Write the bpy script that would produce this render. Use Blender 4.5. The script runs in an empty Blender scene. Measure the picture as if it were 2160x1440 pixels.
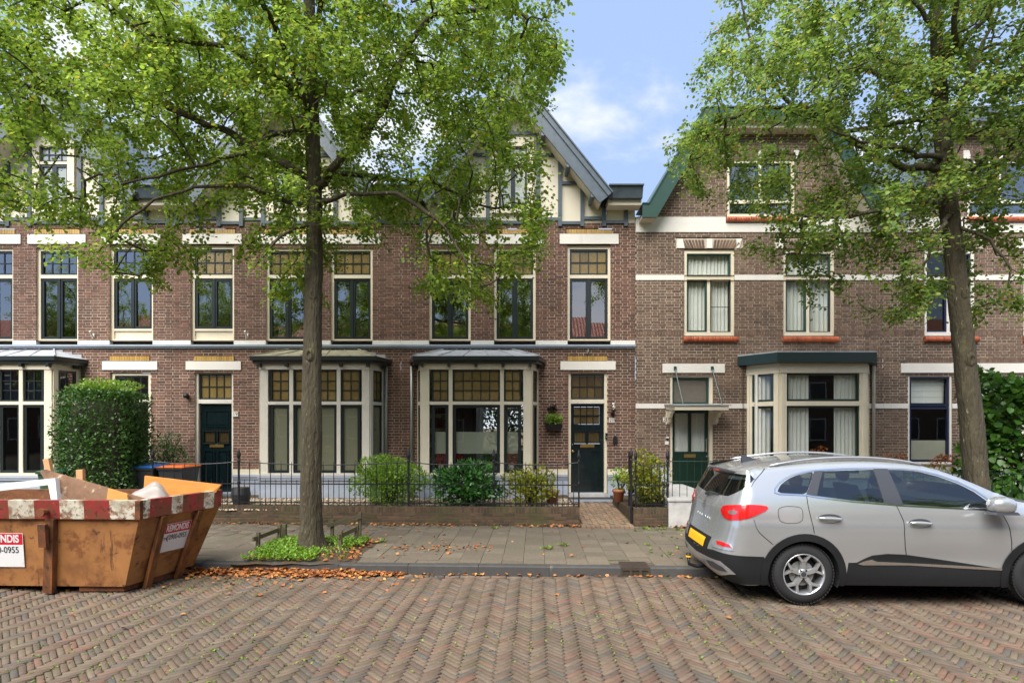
import bpy, bmesh, math, random
import numpy as np
from mathutils import Vector, Matrix, geometry

random.seed(7); rng = np.random.default_rng(7)
SC = bpy.context.scene; COL = SC.collection

# ------------------------------------------------------------------ camera, sky, sun, exposure
FPX, HZ, HC = 1170.0, 895.0, 2.05          # focal length (in photo pixels), horizon row, eye height
cd = bpy.data.cameras.new('camera'); cam = bpy.data.objects.new('camera', cd); COL.objects.link(cam)
cd.sensor_width = 36.0; cd.lens = 36.0*FPX/2160.0; cd.shift_y = (HZ-720.0)/2160.0
cd.clip_start = 0.05; cd.clip_end = 2000
cam.location = (0, 0, HC); cam.rotation_euler = (math.radians(90), 0, 0)
SC.camera = cam

SUN_EL, SUN_AZ = math.radians(54), math.radians(212)      # azimuth clockwise from +Y
W = bpy.data.worlds.new('World'); SC.world = W; W.use_nodes = True
nt = W.node_tree; nt.nodes.clear(); N = nt.nodes.new; LK = nt.links.new
wo = N('ShaderNodeOutputWorld'); bg = N('ShaderNodeBackground'); bg.inputs['Strength'].default_value = 0.15
sk = N('ShaderNodeTexSky'); sk.sky_type = 'NISHITA'; sk.sun_disc = False
sk.sun_elevation = SUN_EL; sk.sun_rotation = SUN_AZ; sk.air_density = 1.0; sk.dust_density = 1.2; sk.ozone_density = 1.0
tc = N('ShaderNodeTexCoord'); mp = N('ShaderNodeMapping'); mp.inputs['Scale'].default_value = (1, 1, 1.9)
mp.inputs['Location'].default_value = (3.13, 0.6, 0.35)
n1 = N('ShaderNodeTexNoise'); n1.inputs['Scale'].default_value = 2.6; n1.inputs['Detail'].default_value = 9; n1.inputs['Roughness'].default_value = .56
n1.inputs['Distortion'].default_value = .15
LK(tc.outputs['Generated'], mp.inputs['Vector']); LK(mp.outputs['Vector'], n1.inputs['Vector'])
cr = N('ShaderNodeMapRange'); cr.inputs['From Min'].default_value = .475; cr.inputs['From Max'].default_value = .64
cr.interpolation_type = 'SMOOTHSTEP'
LK(n1.outputs['Fac'], cr.inputs['Value'])
n2 = N('ShaderNodeTexNoise'); n2.inputs['Scale'].default_value = 7; n2.inputs['Detail'].default_value = 6
LK(mp.outputs['Vector'], n2.inputs['Vector'])
cc = N('ShaderNodeMixRGB'); cc.inputs[1].default_value = (3.3, 3.5, 4.1, 1); cc.inputs[2].default_value = (4.5, 4.5, 4.6, 1)
LK(n2.outputs['Fac'], cc.inputs['Fac'])
lift = N('ShaderNodeMixRGB'); lift.blend_type = 'MIX'; lift.inputs['Fac'].default_value = .86     # thin high veil over the blue
lift.inputs[2].default_value = (1.75, 2.4, 3.75, 1)
LK(sk.outputs['Color'], lift.inputs[1])
cm = N('ShaderNodeMixRGB'); LK(cr.outputs['Result'], cm.inputs['Fac']); LK(lift.outputs['Color'], cm.inputs[1]); LK(cc.outputs['Color'], cm.inputs[2])
LK(cm.outputs['Color'], bg.inputs['Color']); LK(bg.outputs['Background'], wo.inputs['Surface'])

sd = bpy.data.lights.new('sun', 'SUN'); sd.energy = 5.0; sd.angle = math.radians(58); sd.color = (1, .95, .87)
sun = bpy.data.objects.new('sun', sd); COL.objects.link(sun)
sdir = Vector((math.sin(SUN_AZ)*math.cos(SUN_EL), math.cos(SUN_AZ)*math.cos(SUN_EL), math.sin(SUN_EL)))
sun.rotation_euler = sdir.to_track_quat('Z', 'Y').to_euler(); sun.location = (-6, -8, 20)
vs_ = SC.view_settings; vs_.view_transform = 'Standard'; vs_.look = 'None'; vs_.gamma = 1.0; vs_.exposure = 0.88
vs_.use_curve_mapping = False
SC.render.engine = 'CYCLES'
try:
    SC.cycles.use_denoising = True; SC.cycles.denoiser = 'OPENIMAGEDENOISE'
except Exception: pass
SC.cycles.max_bounces = 7; SC.cycles.transparent_max_bounces = 12; SC.cycles.caustics_reflective = False; SC.cycles.caustics_refractive = False

# ------------------------------------------------------------------ helpers
def lin(r, g, b):
    f = lambda c: (c/255/12.92) if c <= 10 else ((c/255+.055)/1.055)**2.4
    return (f(r), f(g), f(b))
def at(px, py, d):                      # the point d metres in front of the eye that the photo shows at px, py
    return Vector(((px-1080)*d/FPX, d, HC+(HZ-py)*d/FPX))

def M(name, col=(.5, .5, .5), rough=.6, metal=0., var=.12, vs=5., isl=0., bump=0., bs=60., coat=0., pal=None, stain=None, trans=0., spec=.5, stretch=None, bd=.01):
    m = bpy.data.materials.new(name); m.use_nodes = True; t = m.node_tree; N = t.nodes.new; LK = t.links.new
    p = t.nodes['Principled BSDF']; p.inputs['Roughness'].default_value = rough; p.inputs['Metallic'].default_value = metal
    p.inputs['Coat Weight'].default_value = coat; p.inputs['Coat Roughness'].default_value = .05; p.inputs['Specular IOR Level'].default_value = spec
    g = N('ShaderNodeNewGeometry'); src = g.outputs['Position']
    if stretch:
        mpn = N('ShaderNodeMapping'); mpn.inputs['Scale'].default_value = stretch; LK(src, mpn.inputs['Vector']); src = mpn.outputs['Vector']
    rgb = N('ShaderNodeRGB'); rgb.outputs[0].default_value = (*col, 1); cur = rgb.outputs[0]
    rnd = None
    if pal or isl:
        oi = N('ShaderNodeObjectInfo'); ad = N('ShaderNodeMath'); ad.operation = 'ADD'; fr = N('ShaderNodeMath'); fr.operation = 'FRACT'
        LK(g.outputs['Random Per Island'], ad.inputs[0]); LK(oi.outputs['Random'], ad.inputs[1]); LK(ad.outputs[0], fr.inputs[0]); rnd = fr.outputs[0]
    if pal:
        rp = N('ShaderNodeValToRGB'); rp.color_ramp.interpolation = 'LINEAR'; e = rp.color_ramp.elements
        while len(e) < len(pal): e.new(.5)
        for i, c in enumerate(pal): e[i].position = i/(len(pal)-1); e[i].color = (*c, 1)
        LK(rnd, rp.inputs['Fac']); cur = rp.outputs['Color']
    val = None
    if var:
        n = N('ShaderNodeTexNoise'); n.inputs['Scale'].default_value = vs; n.inputs['Detail'].default_value = 6; n.inputs['Roughness'].default_value = .62
        LK(src, n.inputs['Vector']); mr = N('ShaderNodeMapRange'); mr.inputs['From Min'].default_value = .25; mr.inputs['From Max'].default_value = .75
        mr.inputs['To Min'].default_value = 1-var; mr.inputs['To Max'].default_value = 1+var; LK(n.outputs['Fac'], mr.inputs['Value']); val = mr.outputs['Result']
    if isl:
        m1 = N('ShaderNodeMath'); m1.operation = 'MULTIPLY'; m1.inputs[1].default_value = 7.31; LK(rnd, m1.inputs[0])
        m2 = N('ShaderNodeMath'); m2.operation = 'FRACT'; LK(m1.outputs[0], m2.inputs[0])
        mr2 = N('ShaderNodeMapRange'); mr2.inputs['To Min'].default_value = 1-isl; mr2.inputs['To Max'].default_value = 1+isl; LK(m2.outputs[0], mr2.inputs['Value'])
        if val:
            mm = N('ShaderNodeMath'); mm.operation = 'MULTIPLY'; LK(val, mm.inputs[0]); LK(mr2.outputs['Result'], mm.inputs[1]); val = mm.outputs[0]
        else: val = mr2.outputs['Result']
    if val:
        hs = N('ShaderNodeHueSaturation'); LK(val, hs.inputs['Value']); LK(cur, hs.inputs['Color']); cur = hs.outputs['Color']
    rsrc = None
    for st in (stain or []):
        c2, sc, lo, hi, amt = st[:5]
        n = N('ShaderNodeTexNoise'); n.inputs['Scale'].default_value = sc; n.inputs['Detail'].default_value = 8; n.inputs['Roughness'].default_value = .68
        v2 = src
        if len(st) > 5:
            mq = N('ShaderNodeMapping'); mq.inputs['Scale'].default_value = st[5]; mq.inputs['Location'].default_value = (sc, 2*sc, 3); LK(g.outputs['Position'], mq.inputs['Vector']); v2 = mq.outputs['Vector']
        LK(v2, n.inputs['Vector'])
        mr = N('ShaderNodeMapRange'); mr.interpolation_type = 'SMOOTHSTEP'; mr.inputs['From Min'].default_value = lo; mr.inputs['From Max'].default_value = hi; mr.inputs['To Max'].default_value = amt
        LK(n.outputs['Fac'], mr.inputs['Value']); mx = N('ShaderNodeMixRGB'); LK(mr.outputs['Result'], mx.inputs['Fac']); LK(cur, mx.inputs[1]); mx.inputs[2].default_value = (*c2, 1); cur = mx.outputs['Color']
    LK(cur, p.inputs['Base Color'])
    if bump:
        nb = N('ShaderNodeTexNoise'); nb.inputs['Scale'].default_value = bs; nb.inputs['Detail'].default_value = 5; LK(src, nb.inputs['Vector'])
        b = N('ShaderNodeBump'); b.inputs['Strength'].default_value = min(1, bump*1.0); b.inputs['Distance'].default_value = bd; LK(nb.outputs['Fac'], b.inputs['Height']); LK(b.outputs['Normal'], p.inputs['Normal'])
    if trans:
        tr = N('ShaderNodeBsdfTranslucent'); LK(cur, tr.inputs['Color']); mx = N('ShaderNodeMixShader'); mx.inputs['Fac'].default_value = trans
        br = N('ShaderNodeHueSaturation'); br.inputs['Value'].default_value = 1.15; br.inputs['Saturation'].default_value = 1.02; br.inputs['Hue'].default_value = .488; LK(cur, br.inputs['Color']); LK(br.outputs['Color'], tr.inputs['Color'])
        out = t.nodes['Material Output']; LK(p.outputs[0], mx.inputs[1]); LK(tr.outputs[0], mx.inputs[2]); LK(mx.outputs[0], out.inputs['Surface'])
    return m

def glass(name, tint=(.9, .95, .93), refl=1.6, ior=1.55, rough=0.0, bump=0.):
    m = bpy.data.materials.new(name); m.use_nodes = True; t = m.node_tree; N = t.nodes.new; LK = t.links.new
    t.nodes.remove(t.nodes['Principled BSDF']); out = t.nodes['Material Output']
    tr = N('ShaderNodeBsdfTransparent'); tr.inputs['Color'].default_value = (*tint, 1); gl = N('ShaderNodeBsdfGlossy'); gl.inputs['Roughness'].default_value = rough
    gl.inputs['Color'].default_value = (.95, .97, 1, 1)
    fr = N('ShaderNodeLayerWeight'); pw = N('ShaderNodeMath'); pw.operation = 'POWER'; pw.inputs[1].default_value = 5.0; LK(fr.outputs['Facing'], pw.inputs[0])
    r0 = min(.6, refl*((ior-1)/(ior+1))**2); mu = N('ShaderNodeMath'); mu.operation = 'MULTIPLY_ADD'; mu.inputs[1].default_value = 1-r0; mu.inputs[2].default_value = r0; mu.use_clamp = True
    LK(pw.outputs[0], mu.inputs[0]); mx = N('ShaderNodeMixShader'); LK(mu.outputs[0], mx.inputs['Fac']); LK(tr.outputs[0], mx.inputs[1]); LK(gl.outputs[0], mx.inputs[2]); LK(mx.outputs[0], out.inputs['Surface'])
    if bump:
        g = N('ShaderNodeNewGeometry'); nb = N('ShaderNodeTexNoise'); nb.inputs['Scale'].default_value = 2.2; nb.inputs['Detail'].default_value = 1; LK(g.outputs['Position'], nb.inputs['Vector'])
        b = N('ShaderNodeBump'); b.inputs['Strength'].default_value = bump; b.inputs['Distance'].default_value = .02; LK(nb.outputs['Fac'], b.inputs['Height']); LK(b.outputs['Normal'], gl.inputs['Normal'])
    return m

class MB:
    def __init__(s): s.v = []; s.f = []
    def add(s, vs, fs):
        o = len(s.v); s.v += [tuple(v) for v in vs]; s.f += [tuple(i+o for i in f) for f in fs]; return s
    def poly(s, pts): return s.add(pts, [tuple(range(len(pts)))])
    def box(s, x0, x1, y0, y1, z0, z1):
        if x1 < x0: x0, x1 = x1, x0
        return s.add([(x0,y0,z0),(x1,y0,z0),(x1,y1,z0),(x0,y1,z0),(x0,y0,z1),(x1,y0,z1),(x1,y1,z1),(x0,y1,z1)],
                     [(0,3,2,1),(4,5,6,7),(0,1,5,4),(1,2,6,5),(2,3,7,6),(3,0,4,7)])
    def hexa(s, b, t):                   # bottom four, top four
        return s.add(list(b)+list(t), [(0,3,2,1),(4,5,6,7),(0,1,5,4),(1,2,6,5),(2,3,7,6),(3,0,4,7)])
    def prism(s, poly, y0, y1):          # polygon in x,z pushed through y
        n = len(poly); vs = [(x, y0, z) for x, z in poly]+[(x, y1, z) for x, z in poly]
        return s.add(vs, [tuple(range(n)), tuple(range(2*n-1, n-1, -1))]+[(i, (i+1) % n, n+(i+1) % n, n+i) for i in range(n)])
    def zprism(s, poly, z0, z1):         # polygon in x,y pushed through z
        n = len(poly); vs = [(x, y, z0) for x, y in poly]+[(x, y, z1) for x, y in poly]
        return s.add(vs, [tuple(range(n-1, -1, -1)), tuple(range(n, 2*n))]+[(i, (i+1) % n, n+(i+1) % n, n+i) for i in range(n)])
    def bar(s, p, q, w, h, up=(0, 0, 1)):
        p = Vector(p); q = Vector(q); d = (q-p).normalized(); u = Vector(up)
        if abs(d.dot(u)) > .95: u = Vector((0, 1, 0))
        a = d.cross(u).normalized()*(w/2); b = a.cross(d).normalized()*(h/2)
        return s.hexa([p-a-b, p+a-b, q+a-b, q-a-b], [p-a+b, p+a+b, q+a+b, q-a+b])
    def tube(s, pts, rad, n=8, cap=True):
        pts = [Vector(p) for p in pts]; k = len(pts)
        if not hasattr(rad, '__len__'): rad = [rad]*k
        o = len(s.v); ref = None
        for i, p in enumerate(pts):
            d = (pts[min(i+1, k-1)]-pts[max(i-1, 0)]).normalized()
            if ref is None:
                ref = Vector((1, 0, 0)) if abs(d.x) < .8 else Vector((0, 1, 0))
            a = (ref-d*ref.dot(d)).normalized(); ref = a; b = d.cross(a)
            for j in range(n):
                t = 2*math.pi*j/n; s.v.append(tuple(p+(a*math.cos(t)+b*math.sin(t))*rad[i]))
        for i in range(k-1):
            for j in range(n):
                s.f.append((o+i*n+j, o+i*n+(j+1) % n, o+(i+1)*n+(j+1) % n, o+(i+1)*n+j))
        if cap:
            s.f.append(tuple(o+j for j in range(n-1, -1, -1))); s.f.append(tuple(o+(k-1)*n+j for j in range(n)))
        return s
    def lathe(s, prof, c, n=14, axis='z', cap=True):
        o = len(s.v); c = Vector(c)
        for r, h in prof:
            for j in range(n):
                t = 2*math.pi*j/n; a, b = r*math.cos(t), r*math.sin(t)
                s.v.append(tuple(c+(Vector((a, b, h)) if axis == 'z' else Vector((a, h, b)))))
        k = len(prof)
        for i in range(k-1):
            for j in range(n): s.f.append((o+i*n+j, o+i*n+(j+1) % n, o+(i+1)*n+(j+1) % n, o+(i+1)*n+j))
        if cap: s.f.append(tuple(o+j for j in range(n-1, -1, -1))); s.f.append(tuple(o+(k-1)*n+j for j in range(n)))
        return s
    def mesh(s, name):
        me = bpy.data.meshes.new(name); me.from_pydata(s.v, [], s.f); me.update(); return me
    def build(s, name, mat, parent=None, smooth=False, **props):
        return link(s.mesh(name), name, mat, parent, smooth, **props)

def link(me, name, mat, parent=None, smooth=False, **props):
    if mat is not None and not me.materials: me.materials.append(mat)
    if smooth: me.polygons.foreach_set('use_smooth', [True]*len(me.polygons))
    o = bpy.data.objects.new(name, me); COL.objects.link(o); adopt(o, parent)
    for k, v in props.items(): o[k] = v
    return o
def adopt(o, parent):
    if parent is not None:
        o.parent = parent
        if parent.type == 'EMPTY' and parent.get('_w', 1): o.matrix_parent_inverse = Matrix.Translation(-parent.location)
def thing(name, label, cat, loc=(0, 0, 0), group=None, local=False, rotz=0):
    o = bpy.data.objects.new(name, None); COL.objects.link(o); o.location = loc; o.rotation_euler = (0, 0, rotz); o.empty_display_size = .2
    o['label'] = label; o['category'] = cat
    if group: o['group'] = group
    if local: o['_w'] = 0
    return o
def tag(o, label, cat, group=None):
    o['label'] = label; o['category'] = cat
    if group: o['group'] = group
    return o
def put(me, name, parent, loc, rot=(0, 0, 0), scale=(1, 1, 1), mat=None):      # a piece that shares its mesh with its fellows
    o = bpy.data.objects.new(name, me); COL.objects.link(o); o.location = loc; o.rotation_euler = rot; o.scale = scale; adopt(o, parent); return o
def npmesh(name, V, F, mat):                # V (n,3) float, F (m,3|4) int
    me = bpy.data.meshes.new(name); k = F.shape[1]
    me.vertices.add(len(V)); me.vertices.foreach_set('co', np.ascontiguousarray(V, dtype=np.float32).ravel())
    me.loops.add(F.size); me.loops.foreach_set('vertex_index', np.ascontiguousarray(F, dtype=np.int32).ravel())
    me.polygons.add(len(F)); me.polygons.foreach_set('loop_start', np.arange(0, F.size, k, dtype=np.int32))
    me.update(calc_edges=True); me.validate(); me.materials.append(mat); return me
def text(body, name, size, mat, parent, loc, rot=(math.radians(90), 0, 0), align='CENTER', sx=1., shear=0., bold=0.):
    cu = bpy.data.curves.new(name, 'FONT'); cu.body = body; cu.size = size; cu.align_x = align; cu.align_y = 'CENTER'; cu.extrude = .0008; cu.shear = shear; cu.offset = bold
    tmp = bpy.data.objects.new('tmp', cu); COL.objects.link(tmp); dg = bpy.context.evaluated_depsgraph_get()
    me = bpy.data.meshes.new_from_object(tmp.evaluated_get(dg)); bpy.data.objects.remove(tmp); me.materials.clear()
    o = link(me, name, mat, parent); o.location = loc; o.rotation_euler = rot; o.scale = (sx, 1, 1); return o

# ------------------------------------------------------------------ materials
m_mortar = M('mortar', lin(190, 172, 154), .9, var=.18, vs=3, stain=[(lin(120, 105, 92), 1.1, .5, .75, .6)])
m_mortarB = M('mortar_buff', lin(190, 175, 158), .9, var=.18, vs=3, stain=[(lin(125, 112, 98), 1.1, .5, .75, .6)])
redp = [lin(88, 62, 52), lin(106, 74, 62), lin(118, 84, 70), lin(96, 67, 57), lin(112, 79, 67), lin(80, 58, 50), lin(124, 89, 74)]
m_brickA = M('red_brown_brick', pal=redp, rough=.85, var=.14, vs=14, isl=.14, bump=.3, bs=120, stain=[(lin(66, 55, 48), .8, .50, .70, .55), (lin(140, 112, 98), .55, .54, .74, .4), (lin(58, 48, 42), 1.6, .56, .70, .5, (1, 1, .25))])
bp = [lin(100, 79, 66), lin(118, 95, 80), lin(106, 84, 71), lin(126, 104, 87), lin(94, 76, 65), lin(114, 90, 76)]
m_brickB = M('brown_brick', pal=bp, rough=.85, var=.14, vs=14, isl=.14, bump=.3, bs=120, stain=[(lin(72, 62, 54), .8, .50, .70, .5), (lin(140, 120, 102), .6, .55, .74, .4), (lin(62, 53, 46), 1.6, .56, .70, .5, (1, 1, .25))])
m_brickG = M('mossy_wall_brick', pal=[lin(84, 66, 52), lin(70, 58, 46), lin(96, 74, 58), lin(76, 66, 48)], rough=.9, var=.25, vs=9, isl=.2, bump=.4, bs=90,
             stain=[(lin(66, 72, 34), 1.6, .45, .7, .7), (lin(48, 44, 38), 2.5, .5, .7, .7)])
m_yel = M('yellow_glazed_brick', pal=[lin(176, 140, 72), lin(188, 152, 84), lin(166, 130, 64)], rough=.4, var=.1, isl=.1)
m_cream = M('cream_paint', lin(224, 214, 192), .45, var=.07, vs=2.5, stain=[(lin(176, 166, 148), 3, .56, .8, .4, (1, 1, .35))])
m_creamw = M('weathered_white_paint', lin(218, 212, 200), .5, var=.07, vs=3, stain=[(lin(150, 130, 110), 7, .62, .75, .7, (1, 1, .4)), (lin(170, 165, 158), 2, .5, .75, .5)])
m_white = M('white_render', lin(226, 222, 214), .8, var=.05, vs=2, bump=.08, bs=80, stain=[(lin(176, 170, 160), 2.2, .58, .8, .45, (1, 1, .3))])
m_panel = M('cream_panel', lin(226, 218, 198), .7, var=.05, vs=1.5, stain=[(lin(188, 180, 162), 2.2, .6, .8, .4, (1, 1, .3))])
m_dark = M('black_green_paint', lin(34, 42, 44), .3, var=.1, vs=5, coat=.25)
m_timber = M('slate_blue_paint', lin(84, 95, 104), .35, var=.16, vs=7, stain=[(lin(54, 62, 68), 9, .52, .72, .6)])
m_green = M('dark_green_paint', lin(44, 72, 66), .35, var=.1, vs=3, stain=[(lin(88, 112, 104), 3, .6, .8, .35)])
m_deepgreen = M('bottle_green_door_paint', lin(22, 48, 38), .3, var=.08, coat=.3)
m_tealdoor = M('black_teal_door_paint', lin(16, 30, 34), .22, var=.12, vs=6, coat=.4)
m_blue = M('navy_window_paint', lin(28, 36, 62), .35, var=.08)
m_plinth = M('grey_blue_plinth_paint', lin(168, 176, 190), .6, var=.07, vs=2.2, bump=.06, stain=[(lin(126, 130, 134), 1.8, .55, .78, .5)])
m_mould = M('blue_grey_moulding', lin(150, 160, 172), .4, var=.12, vs=4, stain=[(lin(104, 108, 110), 3, .55, .75, .5)])
m_lead = M('lead_sheet', lin(158, 162, 168), .5, metal=.0, var=.18, vs=3, stain=[(lin(96, 98, 98), 4, .5, .7, .6)])
m_leadmoss = M('mossy_lead_sheet', lin(138, 134, 112), .75, var=.25, vs=4, stain=[(lin(90, 84, 58), 5, .45, .7, .8, (1, .5, .5)), (lin(172, 170, 152), 8, .58, .72, .6)])
m_tile = M('red_glazed_sill_tile', pal=[lin(168, 82, 50), lin(186, 96, 60), lin(150, 72, 46)], rough=.3, var=.1, isl=.1, coat=.2)
m_roof = M('dark_pantile', pal=[lin(70, 68, 70), lin(86, 82, 82), lin(60, 58, 62)], rough=.5, var=.15, isl=.15)
m_redroof = M('red_pantile', pal=[lin(150, 78, 56), lin(170, 92, 66), lin(132, 68, 50)], rough=.6, var=.15, isl=.15)
m_iron = M('black_iron', lin(38, 38, 42), .45, metal=.3, var=.2, vs=15)
m_brass = M('brass', lin(176, 146, 84), .35, metal=.8, var=.15)
m_chrome = M('chrome', (.75, .75, .76), .12, metal=1, var=0)
m_zinc = M('zinc_pipe', lin(150, 152, 152), .45, metal=.4, var=.15)
m_amber = M('amber_textured_glass', pal=[lin(126, 106, 62), lin(140, 119, 72), lin(116, 97, 54)], rough=.16, var=.16, vs=14, bump=.55, bs=32, spec=.9)
m_ambdark = M('dark_amber_glass', pal=[lin(84, 70, 42), lin(100, 84, 50), lin(74, 62, 38)], rough=.14, var=.2, vs=20, bump=.5, bs=36, spec=.9)
m_frost = M('frosted_glass', lin(168, 166, 150), .4, var=.06, spec=.6)
m_glass = glass('window_glass', (.86, .9, .88), 7.0, 1.5, 0.0, .02)
m_glassl = glass('clear_window_glass', (.93, .96, .94), 1.7, 1.5, 0.0, .02)
m_glassc = glass('tinted_car_glass', (.42, .5, .48), 2.6, 1.5)
m_pale = M('fresh_plaster', lin(206, 204, 178), .9, var=.08, vs=2)
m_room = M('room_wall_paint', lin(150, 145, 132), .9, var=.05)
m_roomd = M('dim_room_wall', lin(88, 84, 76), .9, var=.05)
m_sheer = M('sheer_curtain', lin(244, 244, 240), .8, var=.04, trans=.2)
m_darkcloth = M('dark_cloth', lin(58, 54, 56), .9)
m_asph = M('earth_joint', lin(56, 50, 38), .95, var=.3, vs=8, stain=[(lin(78, 88, 34), 1.1, .47, .62, .85), (lin(96, 92, 80), 3, .5, .7, .5)])
m_road = M('road_clinker', pal=[lin(98, 83, 70), lin(106, 91, 77), lin(92, 75, 64), lin(112, 96, 80), lin(96, 85, 73), lin(80, 77, 73), lin(104, 84, 70), lin(104, 94, 78), lin(108, 80, 66), lin(94, 82, 71), lin(104, 88, 74)],
           rough=.75, var=.2, vs=18, isl=.14, bump=.25, bs=90, stain=[(lin(70, 63, 53), .55, .47, .70, .6), (lin(84, 84, 52), 1.4, .52, .72, .4), (lin(150, 138, 122), 2.2, .62, .75, .3), (lin(58, 52, 46), 5, .6, .72, .5)])
m_slab = M('grey_paving_slab', pal=[lin(100, 92, 78), lin(106, 97, 84), lin(95, 86, 73), lin(103, 93, 80), lin(110, 101, 87)], rough=.85, var=.26, vs=30, isl=.06, bump=.25, bs=160,
           stain=[(lin(92, 88, 70), .9, .5, .7, .6), (lin(84, 78, 70), 4, .55, .75, .5), (lin(168, 160, 146), 1.6, .62, .76, .4)])
m_kerb = M('concrete_kerb', lin(66, 65, 64), .75, var=.22, vs=9, isl=.08, bump=.2, bs=120, stain=[(lin(64, 62, 62), 3, .45, .68, .75), (lin(140, 138, 132), 5, .6, .75, .5)])
m_soil = M('soil', lin(74, 60, 44), .95, var=.3, vs=14, bump=.5, bs=30)
m_gravel = M('pale_gravel', pal=[lin(176, 156, 130), lin(200, 184, 160), lin(150, 128, 104), lin(214, 204, 186)], rough=.9, var=.1, isl=.1)
m_path = M('clay_path_brick', pal=[lin(132, 110, 90), lin(146, 122, 100), lin(118, 98, 82), lin(138, 118, 100)], rough=.85, var=.18, vs=14, isl=.1, bump=.2)
m_conc = M('rough_white_concrete', lin(186, 184, 182), .9, var=.16, vs=5, bump=.3, bs=40, stain=[(lin(120, 118, 112), 3.5, .5, .72, .6)])

# ------------------------------------------------------------------ ground, road, kerb, pavement
AST = math.atan(.042); CA, SA = math.cos(AST), math.sin(AST)
def st(u, v, z=0.): return (u*CA+v*SA, 7.56-u*SA+v*CA, z)      # along the street, across it (kerb face at v = 0), up
def sti(x, y): dx, dy = x, y-7.56; return (dx*CA-dy*SA, dx*SA+dy*CA)
g = MB().poly([(-300, -300, -.06), (300, -300, -.06), (300, 300, -.06), (-300, 300, -.06)]).build('ground', m_soil, kind='structure')

def softbrick(L, Wd, H, b=.005):      # five faces and a softened upper edge, top at z = 0
    l, w = L/2, Wd/2
    return MB().add([(-l,-w,-H),(l,-w,-H),(l,w,-H),(-l,w,-H), (-l,-w,-b),(l,-w,-b),(l,w,-b),(-l,w,-b), (-l+b,-w+b,0),(l-b,-w+b,0),(l-b,w-b,0),(-l+b,w-b,0)],
        [(0,1,5,4),(1,2,6,5),(2,3,7,6),(3,0,4,7),(4,5,9,8),(5,6,10,9),(6,7,11,10),(7,4,8,11),(8,9,10,11)])
def scatter_pieces(base, places, name, mat):      # one mesh of many alike pieces; places: (x,y,z, yaw, tiltx, tilty, scale)
    bv = np.array(base.v); bf = base.f; P = np.array(places); n = len(P); k = len(bv)
    c, s_ = np.cos(P[:, 3]), np.sin(P[:, 3]); S = P[:, 6] if P.shape[1] > 6 else np.ones(n)
    X = bv[None, :, 0]*S[:, None]; Y = bv[None, :, 1]; Zz = bv[None, :, 2]+X*P[:, 5, None]+Y*P[:, 4, None]
    V = np.stack([P[:, 0, None]+X*c[:, None]-Y*s_[:, None], P[:, 1, None]+X*s_[:, None]+Y*c[:, None], P[:, 2, None]+Zz], -1).reshape(-1, 3)
    F = (np.array(bf)[None]+(np.arange(n)*k)[:, None, None]).reshape(-1, 4); return npmesh(name, V, F, mat)

def rough_z(x, y):                    # the old street is no longer quite flat
    return .012*math.sin(x*1.3+y*.7)+.010*math.sin(y*2.1-x*.8)+.006*math.sin(x*4.1+1.3*y)
b = MB()
us = [-60, -30, -12]+[-10+i*.4 for i in range(52)]+[13, 30, 60]; vv = [-14, -9, -7]+[-6+i*.3 for i in range(21)]
for i in range(len(us)-1):
    for j in range(len(vv)-1):
        b.poly([(lambda p: (p[0], p[1], rough_z(p[0], p[1])-.017))(st(u, v)) for u, v in ((us[i], vv[j]), (us[i+1], vv[j]), (us[i+1], vv[j+1]), (us[i], vv[j+1]))])
road = b.build('road', m_asph, kind='structure')
rb = softbrick(.1985, .0488, .05, .006); rbm = rb.mesh('road_brick'); rbm.materials.append(m_road)
U_ = .0532; places = []
for j in range(-260, 260):
    for k in range(-40, 40):
        for typ in (0, 1):
            if typ == 0: cx, cy, ang = (j+8*k+2)*U_, (j+.5)*U_, 0
            else: cx, cy, ang = (j+.5)*U_, ((j+1)+8*k+2)*U_, math.pi/2
            r = math.pi/4; x, y = (cx*math.cos(r)-cy*math.sin(r)), (cx*math.sin(r)+cy*math.cos(r))
            v = y-5.0
            if not (-9.2 < x < 9.6 and -5.6 < v < -.085): continue
            wob = .006*math.sin(v*3+x*2)+.012*math.sin(v*.9+x*.5)
            p = st(x+wob, v+.01*math.sin(x*2.2), 0)
            places.append((p[0]+random.gauss(0, .0014), p[1]+random.gauss(0, .0014), rough_z(p[0], p[1])+random.gauss(0, .0016)-.004, ang+r-AST+random.gauss(0, .016), random.gauss(0, .014), random.gauss(0, .008), random.uniform(.96, 1.0)))
vis = [i for i, p in enumerate(places) if p[1] > 3.55 and abs(p[0]) < p[1]*1080/FPX+.1]
vis.sort(key=lambda i: places[i][1]); near = set(vis[:300])
link(scatter_pieces(rb, [p for i, p in enumerate(places) if i not in near], 'bricks', m_road), 'bricks', None, road, kind='stuff')
for i in sorted(near):
    p = places[i]; put(rbm, 'brick', road, p[:3], (math.atan(p[4]), -math.atan(p[5]), p[3]), (p[6], 1, 1))

# gutter row of stretchers along the kerb
gut = [(*st(-9+i*.21, -.045, -.006)[:3], -AST+random.gauss(0, .01), 0, 0, 1) for i in range(88)]
gut = [(a[0], a[1], random.gauss(-.006, .002), a[3], 0, 0, 1) for a in gut]
link(scatter_pieces(rb, gut, 'gutter_bricks', m_road), 'gutter_bricks', None, road, kind='stuff')

pave = MB().hexa([st(-60, .1, -.05), st(60, .1, -.05), st(60, 5.4, -.05), st(-60, 5.4, -.05)], [st(-60, .1, .112), st(60, .1, .112), st(60, 5.4, .112), st(-60, 5.4, .112)]).build('pavement', m_asph, kind='structure')
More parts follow.
